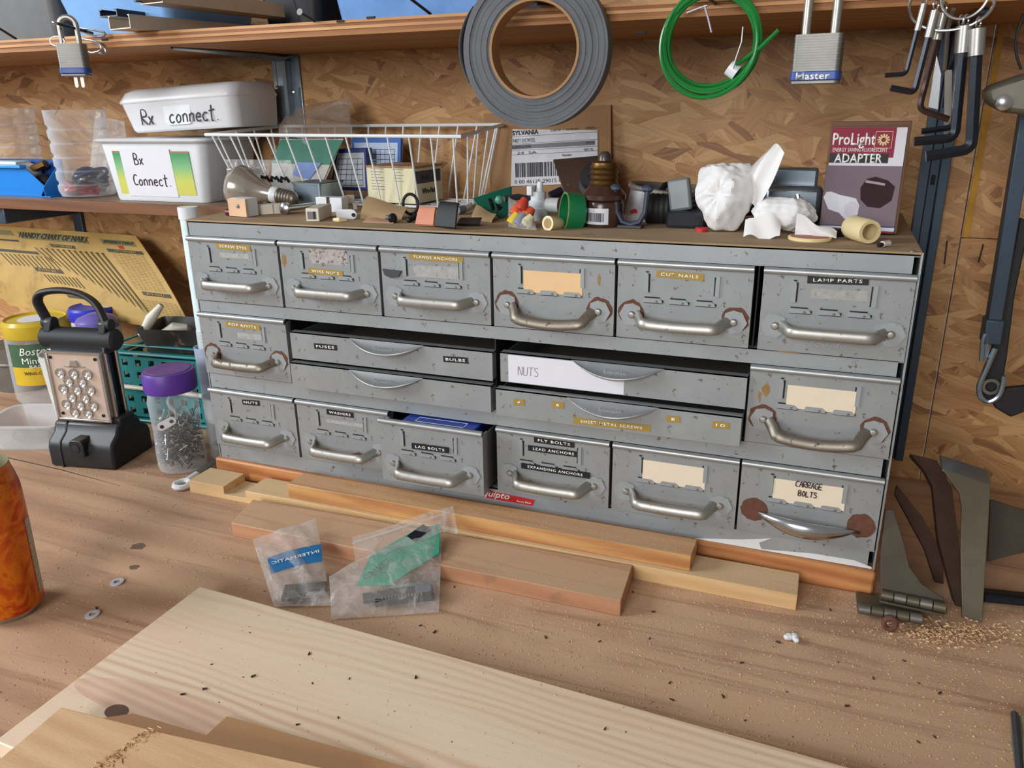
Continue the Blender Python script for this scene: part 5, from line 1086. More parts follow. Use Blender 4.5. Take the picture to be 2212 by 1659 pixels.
bc = thing('beige_cone', G(1190, 498), 'small beige hollow cone plug on the cabinet edge', 'plug'); a, b = G(1183, 497)+Vector((0, 0, .0075)), G(1212, 492)+Vector((0, 0, .005)); MA = axis(a, b)
MB().lathe([(.0058, 0), (.0085, 0), (.0072, .018), (.005, .024), (0, .024)], 18, MA, caps=False).build('cone_wall', BEIGE, bc); MB().lathe([(0, .001), (.006, .0)], 18, MA, caps=False).build('cone_mouth', TAN, bc)
gc = thing('bottle_closure', G(1232, 488), 'round green plastic bottle cap standing on its edge', 'cap'); a = at(1218, 458, Y=.07); MA = axis(a, a+Vector((.9, .55, -.12)))
MB().lathe([(.0205, 0), (.0225, 0), (.0228, .003), (.0222, .020), (.019, .0225), (0, .0225), (0, .020), (.0185, .0195), (.0205, .002), (.0205, 0)], 32, MA, caps=False).build('cap', GREEN, gc, ang=40)
MB().lathe([(.0215, -.0006), (.0228, -.0006), (.0228, .0006), (.0215, .0006), (.0215, -.0006)], 32, MA, caps=False).build('tan_edge', pm('cut_edge', (120, 146, 84), .6), gc)
MB().tube([G(1250, 478)+Vector((0, .01, .009)), G(1272, 476)+Vector((0, .01, .009))], .009, 12).build('green_plug', GREEN, label='small green plug between green cap and lamp socket', cat='plug')
# ---- bakelite socket adapter
so = thing('socket_adapter', G(1302, 494), 'brown bakelite lamp socket adapter with brass screw shell', 'lamp socket')
c = G(1303, 487); r_ = .0235
MB().lathe([(0, 0), (r_*.98, 0), (r_, .003), (r_*.97, .025), (r_*.92, .028), (r_*1.08, .031), (r_*1.08, .036), (r_*.72, .046), (0, .046)], 32, tr(*c)).build('bakelite_body', pm('bakelite', (66, 42, 34), .25, 0, var=.1), so)
tp = [(r_*.66, .046)]
for k in range(4): tp += [(r_*.70, .0485+k*.0058), (r_*.62, .0514+k*.0058)]
MB().lathe(tp+[(r_*.6, .071), (r_*.3, .0735), (0, .0735)], 28, tr(*c)).build('screw_shell', BRASS, so)
MB().lathe([(r_*.33, .073), (r_*.3, .079), (r_*.18, .083), (0, .0835)], 20, tr(*c)).build('contact_tip', pm('dark_contact', (84, 74, 70), .35, .5), so)
lb_ = MB().grid(lambda u, v: (c.x+(r_*1.012)*math.sin(-.95+1.45*u), c.y-(r_*1.012)*math.cos(-.95+1.45*u), TZ+.004+.018*v), 14, 2).build('barcode_label', PAPER, so, ang=180)
bars = MB(); rb = random.Random(9); x_ = .12
while x_ < .85:
    w__ = rb.choice((.008, .014, .024)); bars.grid(lambda u, v, x_=x_, w__=w__: (c.x+(r_*1.02)*math.sin(-.95+1.45*(x_+w__*u)), c.y-(r_*1.02)*math.cos(-.95+1.45*(x_+w__*u)), TZ+.007+.010*v), 1, 1); x_ += w__+rb.choice((.008, .014, .02))
bars.build('barcode', INKB, so, weld=False)
# ---- brown wall plate with dimmer knob
wq = [at(1228, 446, Y=.178), at(1334, 450, Y=.178), at(1309, 334, Y=.225), at(1194, 344, Y=.225)]
wpn = (wq[1]-wq[0]).cross(wq[3]-wq[0]).normalized(); wpn = wpn if wpn.y < 0 else -wpn
wpl = thing('dimmer_plate', (wq[0]+wq[1])/2, 'dark brown wall plate with round dimmer knob leaning on the cardboard', 'switch plate')
slab(MB(), wq, wpn, .003).build('plate', BROWN, wpl, bevel=.001)
kc = at(1288, 392, Y=.196); MA = axis(kc, kc+wpn)
MB().lathe([(0, 0), (.0235, 0), (.0235, .002), (.019, .006), (.018, .016), (0, .017)], 28, MA).build('dimmer_knob', RUBBER, wpl)
MB().lathe([(.009, .016), (.009, .024), (0, .0245)], 16, MA).build('knob_cap', BLK, wpl); MB().ball(tuple(kc+wpn*.0245), .0015, 8).build('brass_dot', BRASS, wpl)
for q in ((1229, 400), (1310, 358)):
    s0 = at(*q, Y=.2); s0 = wq[0]+(s0-wq[0])-wpn*((s0-wq[0]).dot(wpn)); MB().lathe([(0, 0), (.0022, 0), (.0018, .0012), (0, .0015)], 10, axis(s0, s0+wpn)).build('plate_screw', STEEL, wpl)
MB().tube([at(1188, 424, Y=.19), at(1214, 412, Y=.2)], .006, 12).build('small_battery', pm('battery_wrap', (44, 44, 60), .3, .4), label='small dark battery behind the white valve', cat='battery')
MB().lathe([(0, 0), (.014, 0), (.016, .008), (.010, .016), (0, .018)], 16, tr(*G(1204, 448))).build('maroon_knob', pm('maroon', (96, 26, 34), .4), label='maroon knob behind the green cap', cat='knob')
# ---- cardboard sheet with printed label
sq = [at(1062, 420, Y=.300), at(1320, 420, Y=.300), at(1319, 226, Y=.311), at(1044, 246, Y=.311)]
zfloor = TZ+.0005; sq[0].z = zfloor; sq[1].z = zfloor
cbs = thing('cardboard_box', (sq[0]+sq[1])/2, 'flattened brown cardboard box with white SYLVANIA shipping label against wall', 'cardboard')
slab(MB(), sq, (0, -1, .05), .006).build('board', KRAFT, cbs)
lq = [at(1104, 402, Y=.301), at(1292, 395, Y=.301), at(1291, 281, Y=.308), at(1108, 279, Y=.308)]
MLb = frame3(lq[0], lq[1]-lq[0], lq[3]-lq[0]); LW, LH = (lq[1]-lq[0]).length, (lq[3]-lq[0]).length
slab(MB(), [v+Vector((0, -.001, 0)) for v in lq], (0, -1, .05), .0012).build('shipping_label', pm('label_stock', (206, 206, 210), .6), cbs)
def onl(s_, u, v, size, width, bold=0): text('label_lettering', s_, INKB, cbs, MLb @ tr(u*LW, v*LH, .0012), size=size, width=width, ext=.0002, bold=bold)
onl('SYLVANIA', .19, .925, .0085, .040, .03); onl('SUBSTR  1', .55, .93, .004, .02); onl('NYS PRIN SKU', .72, .93, .004, .018); onl('103927A', .92, .935, .004, .014)
onl('F40T12/CW/SS', .17, .79, .0075, .034); onl('SUPERSAVER', .14, .68, .0055, .03); onl('DD502', .92, .69, .005, .012); onl('24  SA', .2, .575, .005, .03); onl('42011 AL', .90, .575, .005, .014); onl('Number', .66, .5, .005, .014)
onl('0 00 46135 29015 0', .32, .07, .0075, .072)
ll = MB(); 
for v in (.86, .735, .62, .545): ll.box(0, LW, v*LH, v*LH+.0005, .0009, .0013, MLb)
ll.box(.02*LW, LW*.97, .645*LH, .72*LH, .0007, .0010, MLb); ll.build('label_rules', PENCIL, cbs)
bars = MB(); x_ = .06
while x_ < .56:
    w__ = rb.choice((.005, .009, .016)); bars.box(x_*LW, (x_+w__)*LW, .15*LH, .40*LH, .0010, .0014, MLb); x_ += w__+rb.choice((.005, .008, .014))
bars.build('barcode', INKB, cbs, weld=False)
# ---- middle clutter
bcl = thing('pipe_strap', G(1360, 490), 'blue grey plastic strap clip behind the lamp socket', 'clip'); c = G(1362, 492)
MB().tube([(c.x-.019, c.y, TZ+.042), (c.x-.016, c.y, TZ+.018), (c.x-.010, c.y, TZ+.007), (c.x, c.y, TZ+.004), (c.x+.010, c.y, TZ+.007), (c.x+.016, c.y, TZ+.018), (c.x+.018, c.y, TZ+.042)], .0045, 10, flat=.7).build('u_strap', pm('slate_plastic', (58, 66, 82), .45), bcl)
for s in (-1, 1): MB().ball((c.x+s*.0185-.0005, c.y, TZ+.044), .006, 10, sc=(1.2, 1, .8)).build('strap_end', pm('slate_plastic_%d' % s, (58, 66, 82), .45), bcl)
MB().box(c.x-.014, c.x+.014, c.y-.008, c.y+.008, TZ, TZ+.0035).build('strap_foot', DGREY, bcl, bevel=.001)
fb = thing('film_packet', G(1372, 470), 'clear packet with red strip standing behind the strap clip', 'packet')
f4 = [G(1335, 488), G(1392, 486), at(1392, 420, Y=.12), at(1352, 418, Y=.12)]; f4 = [v+Vector((0, .022, .001)) for v in f4]
MB().grid(lambda u, v: (f4[0]*(1-u)+f4[1]*u)*(1-v)+(f4[3]*(1-u)+f4[2]*u)*v+Vector((0, .003*math.sin(6*u), 0)), 8, 8).build('film', CLEARF, fb, ang=180)
slab(MB(), [f4[0].lerp(f4[3], .3)+Vector((.006, -.001, 0)), f4[1].lerp(f4[2], .3)+Vector((-.006, -.001, 0)), f4[1].lerp(f4[2], .45)+Vector((-.012, -.001, 0)), f4[0].lerp(f4[3], .4)+Vector((.006, -.001, 0))], (0, -1, 0), .0006).build('red_strip', RED, fb)
bkn = thing('black_handset', G(1425, 472), 'black ribbed plastic cylinder lying behind the grey bar', 'tool grip'); a, b = at(1392, 458, Y=.12), at(1452, 452, Y=.125); a.z = b.z = TZ+.018
MA = axis(a, b); Lg = (b-a).length; MB().lathe([(0, 0), (.012, 0)]+[((.0175, .0165)[k % 2], .003+k*.003) for k in range(int(Lg/.003)-1)]+[(.014, Lg), (0, Lg)], 24, MA).build('grip', RUBBER, bkn)
gbx = thing('grey_lens_tool', G(1478, 498), 'grey bar stuck in a clear dark lens block', 'tool'); c = G(1480, 492)
MB().prism([(v[0], v[1]) for v in rrect(-.022, .022, -.013, .013, .007)], 0, .019, M=tr(c.x, c.y+.004, TZ)).build('lens_block', pm('smoked_lens', (46, 48, 54), .08, 0, var=.15), gbx, bevel=.004)
MB().box(-.0125, .0125, -.006, .006, 0, .036, tr(c.x-.006, c.y+.006, TZ+.018) @ rotm(-8, -10)).build('grey_bar', pm('grey_bar', (116, 124, 126), .4), gbx, bevel=.003)
MB().lathe([(0, 0), (.007, 0), (.007, .004), (0, .005)], 14, tr(*G(1515, 500))).build('red_button', RED, label='small red button peeking out by the white bags', cat='button')
cco = thing('wire_coil', G(1500, 450), 'flat coil of grey cable lying behind the white bags', 'cable')
for k in range(5):
    cc_ = at(1530, 425, Y=.20); MB().tube([(cc_.x+(.085+.003*k)*math.cos(a_*PI/16), .20+(.045+.002*k)*math.sin(a_*PI/16), TZ+.012+.0055*k+.004*math.cos(a_*PI/8)) for a_ in range(32)], .0035, 8, closed=True).build('turn', pm('cable_%d' % k, (88+6*k, 80+6*k, 74+6*k), .45), cco)
MB().tube([at(1428, 412, Y=.19), at(1436, 400, Y=.195), at(1452, 396, Y=.2), at(1456, 412, Y=.19)], .004, 8).build('cable_end', BLKOX, cco); MB().tube([at(1588, 398, Y=.19), at(1592, 376, Y=.195), at(1600, 374, Y=.2), at(1606, 396, Y=.19)], .0045, 8).build('cable_loop', BROWN, cco)
wdn = MB().box(at(1340, 430, Y=.26).x, at(1450, 430, Y=.26).x, .25, .285, TZ+.0003, TZ+.032); wdn.build('brown_block', pm('reddish_wood', (126, 78, 44), .6, 0, var=.15), bevel=.002, label='reddish brown wood block behind the strap clip', cat='wood block')
# ---- two crumpled white bags
BAGW = pm('white_bag', (226, 224, 222), .5, 0, var=.03)
def crumple(name, label, cpx, rx, ry, rz_, seed, nf=34, jit=.16, pleat=False):
    "crumpled plastic: a ball cut by random planes, creases left sharp"
    rnd = random.Random(seed); c = G(*cpx); o = thing(name, c, label, 'bag', 'knotted white bags')
    pl_ = [(Vector((rnd.gauss(0, 1), rnd.gauss(0, 1), rnd.gauss(0, 1))).normalized(), 1-rnd.random()*jit) for _ in range(nf)]
    fold = [(Vector((rnd.gauss(0, 1), rnd.gauss(0, 1), rnd.gauss(0, 1))).normalized(), rnd.uniform(5, 11), rnd.uniform(0, 6)) for _ in range(6)]
    def f(u, v):
        th_, ph_ = 2*PI*u, PI*v; d = Vector((math.sin(ph_)*math.cos(th_), math.sin(ph_)*math.sin(th_), -math.cos(ph_)))
        s = min([1.12]+[h/d.dot(n) for n, h in pl_ if d.dot(n) > .2]) - sum(.018*abs(math.sin(k*d.dot(q)+p)) for q, k, p in fold)
        if pleat:
            kn_ax = Vector((-.2, -.95, .05)).normalized(); th2 = math.acos(max(-1, min(1, d.dot(kn_ax)))); e1_ = kn_ax.orthogonal().normalized(); e2_ = kn_ax.cross(e1_); ph2 = math.atan2(d.dot(e2_), d.dot(e1_)); s -= .07*(.5+.5*math.sin(11*ph2+1.5*math.sin(2*ph2)+2*th2))*math.exp(-th2*.9)*min(1, th2*3)+.10*math.exp(-(th2/.22)**2)
        p = Vector((d.x*rx*s, d.y*ry*s, rz_+d.z*rz_*s)); p.z = max(p.z, .0008); return c+p
    MB().grid(f, 84, 44, closeu=True).build('bag_body', BAGW, o, ang=24); return o, c
o, c = crumple('white_bag', 'round crumpled white plastic bag left of the torn white bag', (1564, 498), .0365, .028, .0400, 5, 40, .16, True)
o, c = crumple('white_bag', 'torn white plastic bag with upright twisted tail near the metal box', (1688, 506), .040, .020, .0215, 11, 60, .22)
c2_ = G(1682, 511)
MB().grid(lambda u, v: Vector((c2_.x-.036+.012*v+(.006+.009*math.sin(PI*min(1, v*.8+.15)))*(u-.5)*2+.014*v*v, c2_.y+.012+.006*math.sin(3*u+2*v)+.004*abs(math.sin(6*u)), TZ+.030+.058*v+.005*math.sin(4*u))), 10, 14, back=.0008).build('bag_tail', BAGW, o, ang=40)
MB().grid(lambda u, v: Vector((c2_.x+.016+.040*u, c2_.y-.012+.004*math.sin(5*u+3*v), TZ+.002+.024*v*(1-.75*u)+.002*math.sin(9*u))), 10, 6, back=.0010).build('bag_corner', BAGW, o, ang=40)
MB().grid(lambda u, v: Vector((c2_.x-.034+.036*u, c2_.y-.020+.008*v, TZ+.001+.024*v*math.sin(PI*(.2+.6*u))+.003*math.sin(8*u+2*v))), 10, 8, back=.0010).build('bag_flap', BAGW, o, ang=40)
# ---- metal box, black block
mb_ = thing('latch_box', G(1705, 468), 'grey rounded metal lock case behind the torn white bag', 'lock case'); c = at(1712, 440, Y=.16)
MB().box(c.x-.031, c.x+.031, .145, .18, TZ+.0003, TZ+.044).build('case', pm('steel_case', (138, 148, 156), .3, .7), mb_, bevel=.006)
MB().box(c.x-.031, c.x+.024, .17, .19, TZ+.03, TZ+.062).build('rear_case', pm('steel_case_2', (120, 132, 140), .35, .6), mb_, bevel=.003)
MB().box(c.x-.050, c.x-.029, .15, .185, TZ+.01, TZ+.056).build('black_end', BLK, mb_, bevel=.002)
MB().tube([at(1722, 420, Y=.142), at(1728, 445, Y=.14), at(1722, 462, Y=.135)], .002, 6).build('wire_latch', STEEL, mb_); MB().tube([at(1712, 432, Y=.142), at(1732, 428, Y=.142)], .0015, 6).build('wire_latch', STEEL, mb_)
dk = thing('round_lid', G(1748, 522), 'flat round cream and rust red lid on the cabinet edge', 'lid'); c = G(1748, 521)
MB().lathe([(0, 0), (.020, 0), (.0212, .001), (.0212, .0034), (.020, .0042), (.018, .0036)], 32, tr(c.x, c.y+.008, TZ)).build('rim', BEIGE, dk); MB().lathe([(.0185, .0036), (.0185, .0042), (0, .0042)], 32, tr(c.x, c.y+.008, TZ)).build('printed_face', pm('rust_red_face', (168, 96, 74), .6, 0, var=.25, scale=200), dk)
MB().prism([(a_*1.6, b_) for a_, b_ in inkpts(.009, 8, .3)], .0003, .008, M=tr(*G(1802, 510))).build('dark_clip', BLKOX, bevel=.001, label='dark metal clip lying left of the adapter box', cat='clip')
# ---- adapter box
pa_, pb_ = G(1769, 500), G(1932, 508); pa_.y = pb_.y = (pa_.y+pb_.y)/2; pa_, pb_ = Vector((at(1769, 498, Y=.10).x, .10, TZ)), Vector((at(1931, 503, Y=.10).x, .10, TZ))
LWd = pb_.x-pa_.x; HB_ = at(1786, 272, Y=.112).z-TZ
ab = thing('adapter_box', ((pa_.x+pb_.x)/2, .125, TZ), 'ProLight fluorescent adapter box in red black and mauve on cabinet top', 'box')
lean = -4; MO = tr(pa_.x, .10, TZ+.0002) @ rotm(lean)
MB().box(0, LWd, 0, .058, .0018, HB_, MO).box(0, LWd+.003, .002, .060, .0018, HB_+.005, MO).build('carton', pm('brown_carton', (112, 78, 58), .7, 0, var=.1), ab, bevel=.0008)
MO2 = MO @ FRONT
def pnl(n_, u0, u1, v0, v1, mat, z=.0004): return MB().box(u0*LWd, u1*LWd, v0*HB_+.002*(v0 == 0), v1*HB_, 0, z, MO2).build(n_, mat, ab)
MAUVE = pm('mauve_print', (116, 100, 108), .65, 0, var=.12, scale=8); CRIM = pm('crimson_print', (138, 24, 54), .65, 0, var=.06)
pnl('mauve_panel', .005, .995, .085, .64, MAUVE); pnl('crimson_panel', .03, .86, .715, .985, CRIM, .0005); pnl('white_panel', .03, .995, .64, .985, PAPER, .0004); pnl('black_band', .03, .80, .665, .75, INKB, .0006)
pnl('navy_rule', .005, .995, .072, .085, NAVY); pnl('white_rule', .005, .995, .038, .072, PAPER); pnl('crimson_base', .005, .97, 0, .036, CRIM)
def atx(s_, u, v, size, width, mat=EMB, bold=0): text('box_lettering', s_, mat, ab, MO2 @ tr(u*LWd, v*HB_, .0007), size=size, width=width, ext=.0002, bold=bold)
atx('ProLight', .33, .865, .0165, .041, bold=.02); atx('ENERGY SAVING FLUORESCENT', .42, .785, .0055, .052); atx('ADAPTER', .41, .708, .0125, .046, bold=.02)
for k in range(12):
    a_ = k*PI/6; MB().tube([MO2 @ Vector((.71*LWd+.0022*math.cos(a_), .875*HB_+.0022*math.sin(a_), .0007)), MO2 @ Vector((.71*LWd+.0058*math.cos(a_), .875*HB_+.0058*math.sin(a_), .0007))], .0009, 5).build('sunburst_ray', BEIGE, ab)
fr = MB()
for a_ in ((.60, .82, .80, .803), (.60, .82, .947, .95), (.60, .605, .80, .95), (.815, .82, .80, .95)): fr.box(a_[0]*LWd, a_[1]*LWd, a_[2]*HB_, a_[3]*HB_, 0, .0008, MO2)
fr.build('sunburst_frame', BEIGE, ab)
MP = MO2 @ tr(.27*LWd, .30*HB_, 0)
MB().prism([(-.019, .0045), (-.013, -.0075), (-.006, -.010), (-.002, -.011), (.004, -.017), (.011, -.0175), (.0165, -.012), (.017, -.003), (.013, .004), (.004, .006), (-.002, .007), (-.012, .0105), (-.0165, .010)][::1], 0, .0007, M=MP).build('printed_white_adapter', pm('printed_white', (214, 212, 220), .7), ab)
MB().prism([(.0045+.007*math.cos(k*PI/8), -.0085+.0085*math.sin(k*PI/8)) for k in range(16)], 0, .0009, M=MP @ tr(.005, .001, 0)).build('printed_socket_mouth', pm('printed_grey', (196, 188, 198), .4), ab)
MP = MO2 @ tr(.72*LWd, .40*HB_, 0)
MB().prism([(-.017, .004), (-.0155, -.008), (-.008, -.015), (.004, -.016), (.014, -.008), (.0155, .006), (.008, .012), (-.004, .0155), (-.012, .013)], 0, .0007, M=MP).build('printed_dark_adapter', pm('printed_maroon', (44, 16, 24), .8), ab)
MB().prism([(-.013, .0095), (-.0125, .012), (.006, .009), (.006, .0065)], 0, .0009, M=MP).build('printed_glint', pm('printed_glint', (150, 130, 134), .4), ab)
# ---- beige sleeve and a bit of wire
a, b = at(1893, 500, Y=.045), at(1850, 482, Y=.075); b.z = a.z = TZ+.0135
bs = thing('beige_sleeve', (a.x, a.y, TZ), 'beige plastic tube sleeve lying in front of the adapter box', 'pipe fitting')
a = Vector((at(1880, 500, Y=.035).x, .035, TZ+.0122)); b = Vector((a.x-.016, .066, TZ+.0122)); MA = axis(a, b)
MB().lathe([(.0080, 0), (.0112, 0), (.0120, .003), (.0120, .033), (.0112, .036), (0, .036), (0, .024), (.0076, .023), (.0080, 0)], 28, MA, caps=False).build('sleeve', BEIGE, bs, ang=40)
w_ = thing('screw_stub', G(1905, 534), 'tiny dark and white screw stub at the right cabinet edge', 'screw'); MB().tube([G(1897, 535)+Vector((0, 0, .0025)), G(1905, 534)+Vector((0, 0, .0025))], .0022, 8).build('dark_tip', BLKOX, w_); MB().tube([G(1905, 534)+Vector((0, 0, .003)), G(1919, 532)+Vector((0, 0, .003))], .003, 8).build('white_body', OFFW, w_)
# ============================================================ left shelf
LZ = .3636
def S(px, py, z=LZ): return at(px, py, Z=z)
# blue open-front bin with contents
p0, p1 = S(-60, 412), S(106, 415); 
bn = thing('blue_bin', (p0.x+.06, .215, LZ), 'bright blue open front plastic bin at left end of the narrow shelf', 'bin')
xa, xb = at(-70, 400, Y=.185).x, at(112, 400, Y=.185).x; yA, yB = .178, .222
MB().box(xa, xb, yA, yB, LZ+.0003, LZ+.002).build('bin_floor', BLUEP, bn)
MB().prism([(xa-.006, LZ+.048), (xa+.004, LZ+.001), (xb-.022, LZ+.001), (xb-.008, LZ+.018), (xb-.050, LZ+.050)], yA, yA+.002, plane='xz').build('front_wall', BLUEP, bn, bevel=.0006)
MB().box(xa-.010, xb-.046, yA-.010, yA+.003, LZ+.048, LZ+.053).build('front_lip', pm('blue_lip', (52, 148, 222), .3), bn, bevel=.001)
MB().prism([(yA, LZ+.001), (yB, LZ+.001), (yB, LZ+.058), (yA+.04, LZ+.056), (yA-.002, LZ+.016)], xb-.012, xb-.010, plane='yz').build('side_wall', BLUEP, bn, bevel=.0006)
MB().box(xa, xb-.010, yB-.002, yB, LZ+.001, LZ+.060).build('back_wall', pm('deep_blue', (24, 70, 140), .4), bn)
c = at(95, 362, Y=.23); MB().lathe([(0, 0), (.016, .001), (.018, .006), (.014, .012), (0, .014)], 18, tr(c.x-.006, .205, LZ+.036) @ rotm(20, 40)).build('white_ball', WHITEP, label='white round knob sticking out of the blue bin', cat='knob')
MB().tube([(xb-.075, .205, LZ+.040), (xb-.035, .21, LZ+.053)], .007, 6).build('brass_strip', BRASS, label='brass strip lying across the blue bin', cat='brass part')
MB().ball((xb-.035, .20, LZ+.022), .017, 14, sc=(1.1, .9, .9)).build('black_ball', RUBBER, label='black rubber ball inside the blue bin', cat='ball')
MB().box(xa+.01, xb-.075, .185, .215, LZ+.045, LZ+.0575).build('grey_packet', PAPER, bevel=.001, label='pale grey packet on top of the blue bin contents', cat='packet')
# cut-off clear bottles
def bottle(name, label, cx, cy, R, H, ribs, fill=None):
    o = thing(name, (cx, cy, LZ), label, 'bottle'); pr = [(0, .003), (R*.6, 0), (R*.92, .003), (R, .012)]
    for k in range(ribs): z = .02+(H-.03)*k/ribs; pr += [(R, z), (R*.94, z+.003), (R*.94, z+.006), (R, z+.010)]
    MB().lathe([(r*(1+.12*max(0, (z-H*.6)/H)), z) for r, z in pr]+[(R*1.05, H)], 36, tr(cx, cy, LZ), caps=False, wob=lambda a, z: 1+.01*math.cos(4*a)).build('bottle_wall', BOTTLE, o); return o
c1_ = at(182, 415, Y=.205); bt = bottle('cut_bottle', 'clear cut-off bottle with red and dark wires beside the Bx box', c1_.x, .215, .046, .140, 5)
rr = random.Random(12)
for i in range(9):
    red_ = i < 4; cx_ = c1_.x-.012+(.024 if not red_ else -.004); pts = [(cx_+.02*math.cos(a_+i), .213+.018*math.sin(a_*1.3+i), LZ+.008+.004*i+.006*math.sin(a_*2)) for a_ in [k*.7 for k in range(10)]]
    MB().tube(smoothp(pts, 3), .0028, 6).build('wire_loop', pm('wire_%d' % i, (170, 52, 56) if red_ else ((44, 40, 60), (150, 150, 152), (40, 40, 44), (60, 60, 110), (110, 104, 100))[i % 5], .3, 0 if red_ else .4), bt)
cl_ = at(30, 300, Y=.26); bottle('cut_bottle', 'clear ribbed cut-off bottle behind the blue bin', cl_.x-.02, .270, .046, .145, 6)
cbx = at(245, 340, Y=.26); cbg = thing('clear_bag', (cbx.x, .262, LZ), 'crumpled clear bag of clear parts behind the white Bx box', 'bag')
q4 = [at(190, 415, Y=.262), at(290, 415, Y=.262), at(268, 262, Y=.275), at(205, 250, Y=.275)]
for v in q4[:2]: v.z = LZ+.002
pillow('bag_film', [tuple(v) for v in q4], .002, CLEARB, cbg, 14, 14, seed=17)
# white tub "Bx connect."
yF = .172
a, b = at(247, 424, Y=yF), at(440, 431, Y=yF); ta, tb2 = at(206, 298, Y=yF-.004), at(446, 302, Y=yF-.004)
bx = thing('white_tub', ((a.x+b.x)/2, .24, LZ), 'white lidded tub marked Bx connect. on a taped paper label', 'tub')
wB, wT = b.x-a.x, tb2.x-ta.x; hB = ta.z-LZ-.001; dB = .125
xc = (a.x+b.x)/2; yc = yF+dB/2
tm = MB(); 
def rring(w_, d_, z, r): return [(xc+p, yc+q, z) for p, q in rrect(-w_/2, w_/2, -d_/2, d_/2, r)]
rings = [rring(wB, dB-.012, LZ+.0003, .010), rring(wB+.004, dB-.008, LZ+.004, .012), rring(wT-.012, dB+.006, LZ+hB-.006, .014)]
cN = len(rings[0]); tm.add([p for r in rings for p in r], [tuple(range(cN))[::-1], tuple(2*cN+i for i in range(cN))]+[(j*cN+i, j*cN+(i+1) % cN, (j+1)*cN+(i+1) % cN, (j+1)*cN+i) for j in range(2) for i in range(cN)])
tm.build('tub_body', WHITEP, bx, ang=60)
tm = MB(); rings = [rring(wT, dB+.018, LZ+hB-.006, .016), rring(wT+.004, dB+.022, LZ+hB-.003, .016), rring(wT-.002, dB+.016, LZ+hB, .016)]
tm.add([p for r in rings for p in r], [tuple(range(cN))[::-1], tuple(2*cN+i for i in range(cN))]+[(j*cN+i, j*cN+(i+1) % cN, (j+1)*cN+(i+1) % cN, (j+1)*cN+i) for j in range(2) for i in range(cN)]); tm.build('lid', WHITEP, bx, ang=60)
# front face frame for the labels (slightly raked)
f0 = Vector((xc-wB/2, yc-(dB-.010)/2, LZ+.003)); f1 = Vector((xc-wB/2-.0, yc-(dB+.006)/2, LZ+hB-.006))
MFt = frame3(Vector((xc, f0.y-.0012, LZ+.003)), (1, 0, 0), f1-f0); FH = hB-.009
m, t, bb2 = nt('printed_band'); co = coords(t); sp_ = t.nodes.new('ShaderNodeSeparateXYZ'); t.links.new(co, sp_.inputs[0])
colr = ramp(t, math_(t, 'ADD', math_(t, 'MULTIPLY', sp_.outputs[2], 12), .05), [(0, lin((208, 190, 80))), (.45, lin((190, 196, 90))), (.7, lin((120, 176, 120))), (.93, lin((60, 140, 90))), (1, lin((200, 80, 60)))])
t.links.new(colr, bb2.inputs['Base Color'])
MB().box(-wB*.42, wB*.42, FH*.10, FH*.86, 0, .0004, MFt).build('printed_band', m, bx)
MB().box(-wB*.33, wB*.22, FH*.06, FH*.90, .0004, .0008, MFt).build('paper_label', PAPER, bx)
hand('handwriting', 'Bx', INK, bx, MFt @ tr(-wB*.13, FH*.72, .001), .0165, .0010); hand('handwriting', 'Connect.', INK, bx, MFt @ tr(-wB*.03, FH*.35, .001), .0165, .0010)
# wipes box "Rx connect." tilted on top
rA, rB = at(288, 288, Y=.182), at(512, 274, Y=.182); LR = (rB-rA).length; tl = math.degrees(math.atan2(rB.z-rA.z, rB.x-rA.x))
rx = thing('wipes_box', ((rA.x+rB.x)/2, .235, LZ+hB), 'white hinged wipes box marked Rx connect. tilted on top of the tub', 'box')
Hh = at(262, 200, Y=.182).z-rA.z; MO = tr(rA.x, .182, max(rA.z, LZ+hB+.003)) @ rotm(0, -tl, 0); Dd = .105
tm = MB(); R4 = []
for z, gx_, gy_, rr_ in ((0, 0, 0, .016), (.004, .004, .002, .016), (Hh*.72, .016, .006, .018)): R4.append([(LR/2+p, Dd/2+q, z) for p, q in rrect(-LR/2-gx_, LR/2+gx_*.2, -Dd/2-gy_, Dd/2+gy_, rr_)])
cN = len(R4[0]); tm.add([p for r in R4 for p in r], [tuple(range(cN))[::-1], tuple(2*cN+i for i in range(cN))]+[(j*cN+i, j*cN+(i+1) % cN, (j+1)*cN+(i+1) % cN, (j+1)*cN+i) for j in range(2) for i in range(cN)], MO); tm.build('box_body', WHITEP, rx, ang=60)
tm = MB(); R4 = []
for z, gx_, gy_ in ((Hh*.72, .018, .007), (Hh*.76, .019, .008), (Hh*.98, .012, .000), (Hh*1.06, .002, -.010)): R4.append([(LR/2+p, Dd/2+q, z) for p, q in rrect(-LR/2-gx_, LR/2+gx_*.2, -Dd/2-gy_, Dd/2+gy_, .018)])
tm.add([p for r in R4 for p in r], [tuple(range(cN))[::-1], tuple(3*cN+i for i in range(cN))]+[(j*cN+i, j*cN+(i+1) % cN, (j+1)*cN+(i+1) % cN, (j+1)*cN+i) for j in range(3) for i in range(cN)], MO); tm.build('hinged_lid', WHITEP, rx, ang=60)
MB().prism(rrect(LR*.36, LR*.62, .008, Hh*.80, .008)[::1], -.0052, -.002, plane='xz', M=MO).build('front_latch', pm('latch_white', (222, 226, 230), .3), rx, bevel=.0008)
hand('handwriting', 'Rx', INK, rx, MO @ tr(LR*.20, -.0046, Hh*.36) @ FRONT, .0215, .0012); hand('handwriting', 'connect.', INK, rx, MO @ tr(LR*.65, -.0054, Hh*.36) @ FRONT, .0205, .0012)
